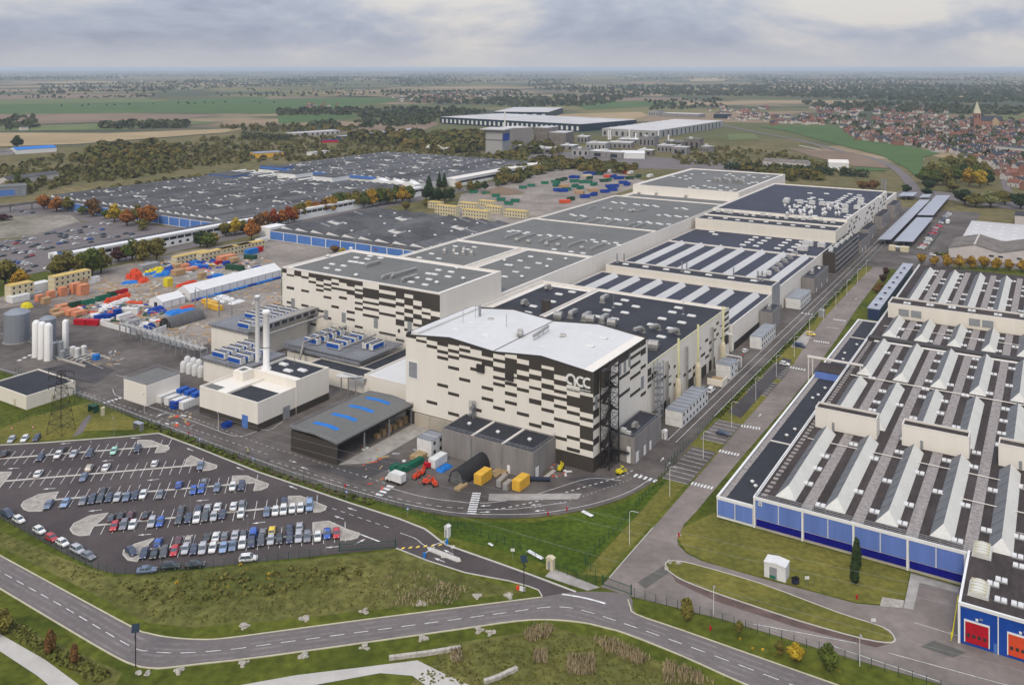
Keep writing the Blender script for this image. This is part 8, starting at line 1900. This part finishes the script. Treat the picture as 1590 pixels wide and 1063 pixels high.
mass('scrub', 'mixed scrub of bushes behind the black roofed plants', [([(100,264),(180,230),(300,224),(420,232),(470,246),(330,258),(250,272),(140,285)],620,3,8),([(-20,268),(100,240),(120,285),(45,302),(-20,292)],150,3,8),([(300,216),(480,212),(640,222),(740,230),(700,240),(480,242),(400,240)],420,3,8),([(440,246),(560,242),(760,240),(770,246),(600,248),(450,252)],160,3,7),([(1010,225),(1200,234),(1330,270),(1240,266),(1060,256)],260,3,7),([(120,302),(280,278),(420,262),(430,266),(300,290),(150,318)],130,3,7)], 'scrub_mixed', 'bushes', 22,.34,2)
mass('wood', 'mixed autumn wood behind the conveyor and far plants', [([(110,254),(150,230),(230,224),(290,234),(270,252),(180,262)],190,9,15),([(530,214),(600,207),(690,212),(760,207),(762,235),(690,240),(640,232),(560,224)],240,10,17),([(760,246),(800,240),(860,248),(1000,262),(960,272),(860,264),(815,282),(775,292)],230,7,12),([(330,198),(460,196),(560,200),(540,206),(400,206)],90,6,12),([(1140,262),(1250,268),(1280,280),(1230,282)],60,6,11),([(800,225),(870,222),(880,240),(800,242)],40,8,14)], 'wood_mixed', 'trees', 34,.26,3)
mass('wood', 'distant dark woods beyond the pale warehouse and villages', [([(155,195),(290,192),(292,199),(155,201)],90,10,15),([(432,173),(545,170),(548,179),(432,180)],110,10,15),([(545,172),(650,168),(760,175),(680,184),(560,184)],150,10,16),([(640,160),(760,163),(800,168),(930,164),(1000,148),(880,150),(760,155)],330,10,16),([(830,138),(1000,133),(1330,132),(1590,136),(1640,158),(1480,160),(1350,155),(1200,150),(1000,148),(900,145)],1900,9,17),([(1240,160),(1400,160),(1590,168),(1590,180),(1420,176),(1280,170)],320,9,14),([(1200,178),(1590,186),(1640,280),(1560,260),(1480,238),(1330,214),(1300,196)],380,6,11),([(60,131),(330,126),(420,134),(240,142),(60,146)],420,8,14),([(-20,184),(60,182),(60,200),(-20,204)],40,9,14),([(590,142),(800,140),(830,150),(640,158)],220,8,12)], 'wood_dark', 'trees', 18,.36,4)
mass('wood', 'scattered hedgerows and tree belts across the far fields', [([(330,118),(660,116),(820,124),(660,134),(330,134)],700,8,13),([(-20,112),(800,110),(1620,112),(1620,126),(800,126),(-20,132)],3000,11,19),([(-20,140),(420,138),(640,140),(640,150),(-20,150)],150,6,11),([(-20,166),(420,158),(430,160),(-20,168)],24,4,7),([(40,152),(240,149),(240,151),(40,154)],70,5,9),([(540,186),(660,183),(700,192),(560,200)],110,6,11),([(380,192),(520,190),(530,198),(400,200)],90,6,11),([(1000,156),(1120,155),(1130,168),(1010,172)],90,7,12),([(820,124),(1620,124),(1620,136),(820,138)],900,9,15)], 'wood_dark', 'trees', 18,.4,14,1.7)
mass('meadow_growth', 'tussocks, weeds and low bushes on the rough bank below the car park', [([(-20,815),(100,872),(176,900),(420,880),(615,862),(720,896),(810,918),(700,930),(420,960),(300,970),(230,962),(100,895),(-20,832)],2600,.2,.55),([(180,905),(420,885),(560,880),(560,900),(420,925),(230,940)],130,.7,1.5)], 'weed_mixed', 'weeds', 14,.3,5)
mass('meadow_growth', 'rough grass and bramble patches below the main road', [([(690,1010),(860,978),(960,1003),(1110,1063),(640,1063)],1500,.2,.6),([(-10,950),(60,990),(175,1050),(150,1063),(60,1015),(-10,965)],260,.5,1.4)], 'weed_mixed', 'weeds', 14,.3,6)
mass('weed_fringe', 'yellow and orange flowering weeds along the car park bank', [([(220,885),(400,875),(520,880),(420,915),(250,915)],7,.5,1.0),([(1130,985),(1330,1040),(1330,1050),(1130,1000)],7,.4,.7)], 'leaf_yellow', 'weeds', 12,.3,7)
def reeds(label, polys, mt, seed):
 rng = np.random.default_rng(seed); m = MB()
 for (poly, n, h) in polys:
  us = [p[0] for p in poly]; vs = [p[1] for p in poly]; k = 0
  while k < n:
   u = rng.uniform(min(us), max(us)); v = rng.uniform(min(vs), max(vs))
   if not point_in((u, v), poly): continue
   k += 1; x, y = G(u, v); hh = h * rng.uniform(.6,1.2); a = rng.uniform(0, pi); w = .12; t = rng.normal(size=2) * .2
   m.quad((x - w * cos(a), y - w * sin(a),.15),(x + w * cos(a), y + w * sin(a),.15),(x + w * .6 * cos(a) + t[0], y + w * .6 * sin(a) + t[1], hh),(x - w * .6 * cos(a) + t[0], y - w * .6 * sin(a) + t[1], hh))
 return tag(m.build('reed_bed', mt), label, 'reeds', None, 'stuff')
reeds('pale dry reed beds in the rough meadow below the road bend', [([(812,985),(830,976),(862,976),(850,992),(820,998)],300,1.5),([(920,993),(960,1000),(1015,1025),(990,1035),(940,1012)],420,1.5),([(830,1015),(850,1015),(850,1030),(828,1030)],200,1.6),([(880,1020),(925,1018),(925,1050),(880,1050)],300,1.4),([(1030,1030),(1070,1040),(1110,1063),(1030,1063)],320,1.4),([(620,925),(690,905),(730,915),(700,940),(600,945)],260,.9),([(580,895),(640,885),(720,915),(700,930),(590,930)],260,.8),([(700,1013),(715,1010),(718,1030),(700,1030)],160,1.2)], 'reeds', 8)

# ---------------------------------------------------------------- far buildings
def far_block(label, u0, v0, u1, v1, depth, h, wall, roof, name='warehouse', eave_m=None, bays=0, pane=None, baym='trim_dark'):
 """front face from sighted ground point (u0,v0) to (u1,v1); depth away from the viewer"""
 A = np.array(G(u0, v0)); Bp = np.array(G(u1, v1)); d = Bp - A; Ln = np.linalg.norm(d); rz = atan2(d[1], d[0])
 t = thing(name, label, 'building', (A[0], A[1],.2), rz)
 MB().box(0, Ln, 0, depth, 0, h).build('wall', wall, t); MB().box(-.3, Ln + .3,-.3, depth + .3, h, h + .4).build('roof', roof, t)
 for k in range(bays): MB().box(Ln * (k + .3) / bays, Ln * (k + .7) / bays, -.1,-.004, h * .15, h * .7).build('window' if pane else 'door', pane or baym, t)
 return t, Ln
t, Ln = far_block('huge pale grey logistics warehouse with ribbed white roof', 934.7,211.5,1019,215.5,330,13, 'warehouse_wall', 'warehouse_roof', bays=9, baym='trim_dark')
for k in range(9): MB().box(-.3, Ln + .3,30 + 34 * k, 33 + 34 * k, 13.4,13.9).build('roof_seam', 'skylight_white', t)
for k in range(16): MB().box(Ln + .31, Ln + .5,8 + 20 * k, 12 + 20 * k, 1,11).build('door', 'warehouse_dark', t)
t, Ln = far_block('long dark blue logistics warehouse with white roof', 684.6,192,901,205,190,14, 'warehouse_dark', 'warehouse_roof', bays=30, baym='skylight_white')
t, Ln = far_block('second dark warehouse behind the long dark blue one', 767,183.5,851,184.5,240,15, 'warehouse_dark', 'warehouse_roof', bays=6, baym='skylight_white')
t, Ln = far_block('pale concrete tower block with flat overhanging roof left of the industrial works', 754,239,780,240,30,32, 'warehouse_wall', 'warehouse_roof', name='silo_tower'); MB().box(-6, Ln + 6,-5,34,33.4,35).build('roof_slab', 'warehouse_roof', t); MB().box(Ln + .05, Ln + .4,2,26,18,28).build('glazing', 'blue_dock', t); MB().box(-.3, Ln + .3,-.4,-.004,19,19.8).build('joint_band', 'trim_dark', t)
far_block('wide grey concrete silo block behind the tower, left half', 796,227,827,225.5,40,27, 'wall_grey', 'warehouse_roof', name='silo_block'); far_block('wide grey concrete silo block, middle part', 829,224,850,225,40,26, 'asbestos', 'warehouse_roof', name='silo_block'); far_block('lower grey concrete silo block at the right', 851.5,225,878,226,40,19, 'asbestos', 'warehouse_roof', name='silo_block')
rf = random.Random(77)
IND = [(795,236,822,237,20,7),(826,238,858,239,25,7),(888,242,914,243,25,9),(915,243.5,966,247,20,8),(910,232,940,233,30,9),(944,230,980,231,30,8),(992,227,1016,228,25,14),(1020,236,1044,237,25,9),(1062,232,1086,233,25,15),(1044,240,1066,241,20,10),(1088,236,1100,237,15,8),(990,241,1012,242,15,7),(896,222,912,222.5,20,10),(1030,226,1060,227,30,6),(960,222,990,223,25,6),(870,232,890,233,20,6)]
for i, q in enumerate(IND):
 t, Ln = far_block('grey industrial building in the works before the pale warehouse, %s from the left' % nth(sorted(w_[0] for w_ in IND).index(q[0])), q[0], q[1], q[2], q[3], q[4], q[5], rf.choice(('wall_grey', 'warehouse_wall', 'asbestos')), rf.choice(('warehouse_roof', 'membrane_grey', 'skylight_white')), bays=rf.randint(2,5), pane='glass_dark'); t['group'] = 'grey industrial buildings before the pale warehouse'
 MB().box(Ln * .3, Ln * .5,4,9, q[5] + .4, q[5] + 3).build('roof_plant', 'chiller_white', t)
for i, (u, v, h) in enumerate(((945,217,16),(948,217,16),(977,218,18),(987,221,15),(1022.5,222,20),(1038,224,15),(726 + 58,207,42))):
 x, y = G(u, v); t = thing('works_stack', 'thin pale stack of the far works, %s from the left' % nth(sorted([945,948,977,987,1022.5,1038,784]).index(u)), 'chimney', (x, y, 0),0, 'thin far stacks'); MB().lathe(0,0,[(1.4,0),(1.1, h)],8).build('shaft', 'tank_white', t)
def far_gable(label, u0, v0, u1, v1, depth, h, wall, roof, name='shed', rise=2.5):
 A = np.array(G(u0, v0)); Bp = np.array(G(u1, v1)); d = Bp - A; Ln = np.linalg.norm(d); t = thing(name, label, 'building', (A[0], A[1],.2), atan2(d[1], d[0]))
 MB().extr_x([(0,0),(depth, 0),(depth, h),(depth / 2, h + rise),(0, h)],0, Ln).build('wall', wall, t)
 MB().extr_x([(-.3, h),(depth / 2, h + rise + .1),(depth + .3, h),(depth + .3, h + .25),(depth / 2, h + rise + .4),(-.3, h + .25)],-.3, Ln + .3).build('roof', roof, t); return t
far_gable('white event tent before the far industrial works', 965,246.5,1001,247,22,7, 'tent_white', 'tent_white', 'event_tent'); far_gable('white far shed with tall door between the conifer hedges', 1287,265,1318,266,25,9, 'tent_white', 'parapet'); far_gable('long low grey shed behind the conifer hedge', 1184,258,1252,262,22,6, 'shed_wall', 'asbestos'); far_gable('low white hall in the trees left of the concrete tower', 661,236,699,237,25,6, 'tent_white', 'kerb')
far_gable('long white shed beyond the conveyor at the far left', 12,287,92,277,14,5, 'shed_wall', 'felt_old'); t, _ = far_block('pale blue hall at the left edge before the conveyor', -20,308,41,304,22,9, 'light_wall' if False else 'tank_grey', 'membrane_grey', bays=1, pane='blue_old'); far_gable('white and blue roofed sheds at the far left field edge', 25,240,88,236,30,6, 'tent_white', 'box_sky'); far_gable('small white farm shed near the left edge', 0,242,20,240,20,5, 'shed_wall', 'asbestos')
t, _ = far_block('row of low white buildings beyond the conifer hedge', 457,213,528,208,25,6, 'shed_wall', 'warehouse_roof', bays=9, pane='glass_dark'); t, _ = far_block('long yard shed with pale striped roof in the far centre', 535,217,655,204,18,5, 'warehouse_dark', 'solar'); t, _ = far_block('yellow and teal depot building behind the scrub', 398,246,440,243.5,25,6, 'box_amber', 'tank_grey'); t, _ = far_block('white bus depot behind the conveyor', 486,242,512,239,12,4, 'tent_white', 'warehouse_roof'); t, _ = far_block('red and navy trailer row in the far yard', 500,222,534,221,8,4, 'box_crimson', 'box_blue'); t, _ = far_block('white farmhouse by the pine at the far left', 33,203,44,202.5,15,6, 'render_house', 'roof_slate'); t, _ = far_block('grey office box at the edge of the tan field', 1007,180,1022,180.5,40,12, 'warehouse_wall', 'membrane_grey', bays=4, pane='glass_dark'); t, _ = far_block('long low grey hall beyond the pale warehouse', 1028,181,1085,183,40,8, 'wall_grey', 'warehouse_roof'); t, _ = far_block('dark glazed showroom by the bypass village', 1108,184,1134,184.5,30,10, 'warehouse_dark', 'membrane_grey'); t, _ = far_block('white apartment terrace in the right village', 1545,240,1600,246,14,12, 'render_house', 'roof_slate', bays=12, pane='glass_dark')
# church
x, y = G(1517,197); t = thing('church', 'brick church with a tall pale pointed spire in the right village', 'church', (x, y, .2),-.3)
t.scale = (1.25,) * 3; MB().box(-5,5,-5,5,0,22).build('tower', 'brick_house', t); MB().add([(-5.2,-5.2,22),(5.2,-5.2,22),(5.2,5.2,22),(-5.2,5.2,22),(0,0,42)],[(0,1,4),(1,2,4),(2,3,4),(3,0,4)]).build('spire', 'kerb_yellow', t)
for s in (-1,1): MB().box(s * 2.4 - 1, s * 2.4 + 1,-5.1,-5.004,14,20).build('belfry_window', 'glass_dark', t)
MB().extr_x([(-6,0),(6,0),(6,10),(0,17),(-6,10)],5.01,36).build('nave', 'brick_house', t); MB().extr_x([(-6.4,10),(0,17.2),(6.4,10),(6.4,10.5),(0,17.9),(-6.4,10.5)],5.2,36.4).build('nave_roof', 'roof_slate', t); MB().extr_y([(20,0),(30,0),(30,10),(25,16),(20,10)],-12,-6.01).build('transept', 'stone_church', t)
# houses
def me_house(L, Wd, Hh, rise, wall, roof):
 m = MB(); m.extr_x([(-Wd / 2,0),(Wd / 2,0),(Wd / 2, Hh),(0, Hh + rise - .1),(-Wd / 2, Hh)],-L / 2, L / 2,0)
 m.extr_x([(-Wd / 2 - .4, Hh - .2),(0, Hh + rise),(Wd / 2 + .4, Hh - .2),(Wd / 2 + .4, Hh + .1),(0, Hh + rise + .3),(-Wd / 2 - .4, Hh + .1)],-L / 2 - .3, L / 2 + .3,1)
 m.box(L * .25, L * .25 + .9,-.5,.5, Hh + rise * .5, Hh + rise + 1.4,0)
 for k in range(2):
  for s in (-1,1):
   yy = s * (Wd / 2 + .05); m.box(-L * .3 + k * L * .45,-L * .3 + k * L * .45 + 1.3, min(yy, yy - s * .03), max(yy, yy - s * .03),1.0,2.4,2)
 return m
HT = [(me_house(L_, w_, h_, r_, None, None), L_) for L_, w_, h_, r_ in ((9,7.5,4.6,3.2),(13,7.5,4.8,3.4),(8,7,3.8,3),(18,8,5,3.4),(10,8.5,3.2,3.6))]
HM = {}
def house_mesh(i, wall, roof):
 if (i, wall, roof) not in HM: HM[(i, wall, roof)] = HT[i][0].mesh('house', [wall, roof, 'glass_dark'])
 return HM[(i, wall, roof)]
rh = random.Random(55)
VIL = [([(1190,182),(1290,174),(1440,180),(1600,190),(1600,250),(1560,262),(1480,238),(1400,224),(1330,216),(1300,196),(1200,194)],420, 'right village', .10),([(1300,200),(1330,218),(1400,228),(1460,238),(1440,226),(1380,214)],40, 'right village', .1),
    ([(1440,232),(1600,236),(1600,252),(1560,262),(1480,244)],50, 'right village', .75),([(1548,262),(1600,262),(1600,305),(1575,290),(1552,278)],22, 'village street at the right edge', .05),([(1085,168),(1190,166),(1195,190),(1140,188)],55, 'right village', .1),([(600,147),(700,143),(800,143),(800,150),(690,160),(610,160)],80, 'far village', .15),([(485,143),(560,142),(565,147),(490,148)],16, 'far village', .1),([(80,132),(330,130),(330,138),(120,142)],50, 'far village', .1),([(470,163),(530,162),(530,168),(470,169)],10, 'far village', .1),([(1240,168),(1420,166),(1500,178),(1300,174)],60, 'right village', .15)]
HOUSES = []
for poly, n, vn, slate in VIL:
 us = [p[0] for p in poly]; vs = [p[1] for p in poly]; k = 0
 while k < n:
  u = rh.uniform(min(us), max(us)); v = rh.uniform(min(vs), max(vs))
  if not point_in((u, v), poly): continue
  if 1506 < u < 1545 and 188 < v < 200: continue
  k += 1
  roof = 'roof_slate' if rh.random() < slate else rh.choice(('roof_tile', 'roof_brown', 'roof_brown', 'roof_slate')); wall = rh.choice(('brick_house', 'render_house', 'render_house')) if slate < .5 else 'render_house'
  HOUSES.append((v, u, rh.randrange(5), wall, roof, rh.choice((.25,.35,1.85,.3,1.9)) + rh.uniform(-.12,.12), vn))
HOUSES.sort(reverse=True)
RN = {'roof_slate': 'dark slate', 'roof_tile': 'red tiled', 'roof_brown': 'brown tiled'}; WN = {'brick_house': 'brick', 'render_house': 'pale rendered'}
for (v, u, i, wall, roof, rz, vn) in HOUSES[:300]:
 x, y = G(u, v); o = link('house', house_mesh(i, wall, roof), None, (x, y, .3), rz)
 if vn == 'right village': vn = 'village around the church' if u > 1480 and v < 215 else 'pale terraces right of the green field' if v > 230 else 'bypass end of the right village' if u < 1300 else 'far edge of the right village' if v < 188 else 'middle of the right village'
 lb = '%s house with %s roof in the %s' % (WN[wall], RN[roof], vn); tag(o, lb, 'house', lb + ' group')
V = MB()
for (v, u, i, wall, roof, rz, vn) in HOUSES[300:]:
 x, y = G(u, v); b = HT[i][0]; c, s = cos(rz), sin(rz); o = len(V.v); V.v.extend([(x + p[0] * c - p[1] * s, y + p[0] * s + p[1] * c, p[2] + .3) for p in b.v]); V.f.extend([tuple(q + o for q in f) for f in b.f])
 mi = {'brick_house': 0, 'render_house': 1}[wall]; ri = {'roof_tile': 2, 'roof_brown': 3, 'roof_slate': 4}[roof]; V.m.extend([(mi, ri, 5)[q] for q in b.m])
# scattered pale far towns towards the horizon
for _ in range(900):
 u = rh.uniform(-40,1640); v = 111 + abs(rh.gauss(0,1)) * 7; x, y = G(u, min(v, 140)); w = rh.uniform(8,26); d = rh.uniform(8,20); h = rh.uniform(4,9)
 if rh.random() < .06: w *= 3; h *= 1.3
 V.box(x - w / 2, x + w / 2, y - d / 2, y + d / 2,0, h, rh.choice((0,1,1,2,3)))
tag(V.build('far_town', ['brick_house', 'render_house', 'roof_tile', 'roof_brown', 'roof_slate', 'glass_dark']), 'far rows of houses and towns fading towards the horizon', 'houses', None, 'stuff')
# bypass road beyond the works
by = smooth_line(gp([(1090,187),(1130,196),(1170,205),(1236,217),(1297,233),(1339,242.5),(1376,254),(1400,270),(1414,286),(1420,296)]),6); m = MB(); ribbon(by, 11,.5, m); structure('bypass_road', m, 'asphalt_road')
m = MB(); ribbon(smooth_line(gp([(1560,258),(1563,270),(1560,283),(1566,300)]),5),7,.5, m); structure('village_street', m, 'asphalt_road'); m = MB(); ribbon(smooth_line(gp([(1240,226),(1330,243),(1420,247),(1436,248)]),5),4,.45, m); structure('farm_track', m, 'kerb')
ground('approach_road', gp([(1370,302),(1420,294),(1480,300),(1700,330),(1700,345),(1480,312),(1400,308)]), 'asphalt_road', .3); ground('tree_row_road', gp([(1390,398),(1440,396),(1700,414),(1700,430),(1420,404)]), 'asphalt_road', .27)
# ---------------------------------------------------------------- haze: the damp autumn air
hz = bpy.data.materials.new('haze'); hz.use_nodes = True; nt = hz.node_tree; nt.nodes.clear()
o_ = nt.nodes.new("ShaderNodeOutputMaterial"); pv = nt.nodes.new("ShaderNodeVolumePrincipled"); pv.inputs['Color'].default_value = (.74,.85,1.0,1); pv.inputs['Density'].default_value = HAZE_D; pv.inputs['Anisotropy'].default_value = .2
nt.links.new(pv.outputs[0], o_.inputs['Volume']); MATS['haze'] = hz
tag(MB().box(-45000,45000,-900,63000,-1.5,124.0).build('haze', 'haze'), kind='stuff', label='thin blue autumn haze over the whole plain', cat='haze')
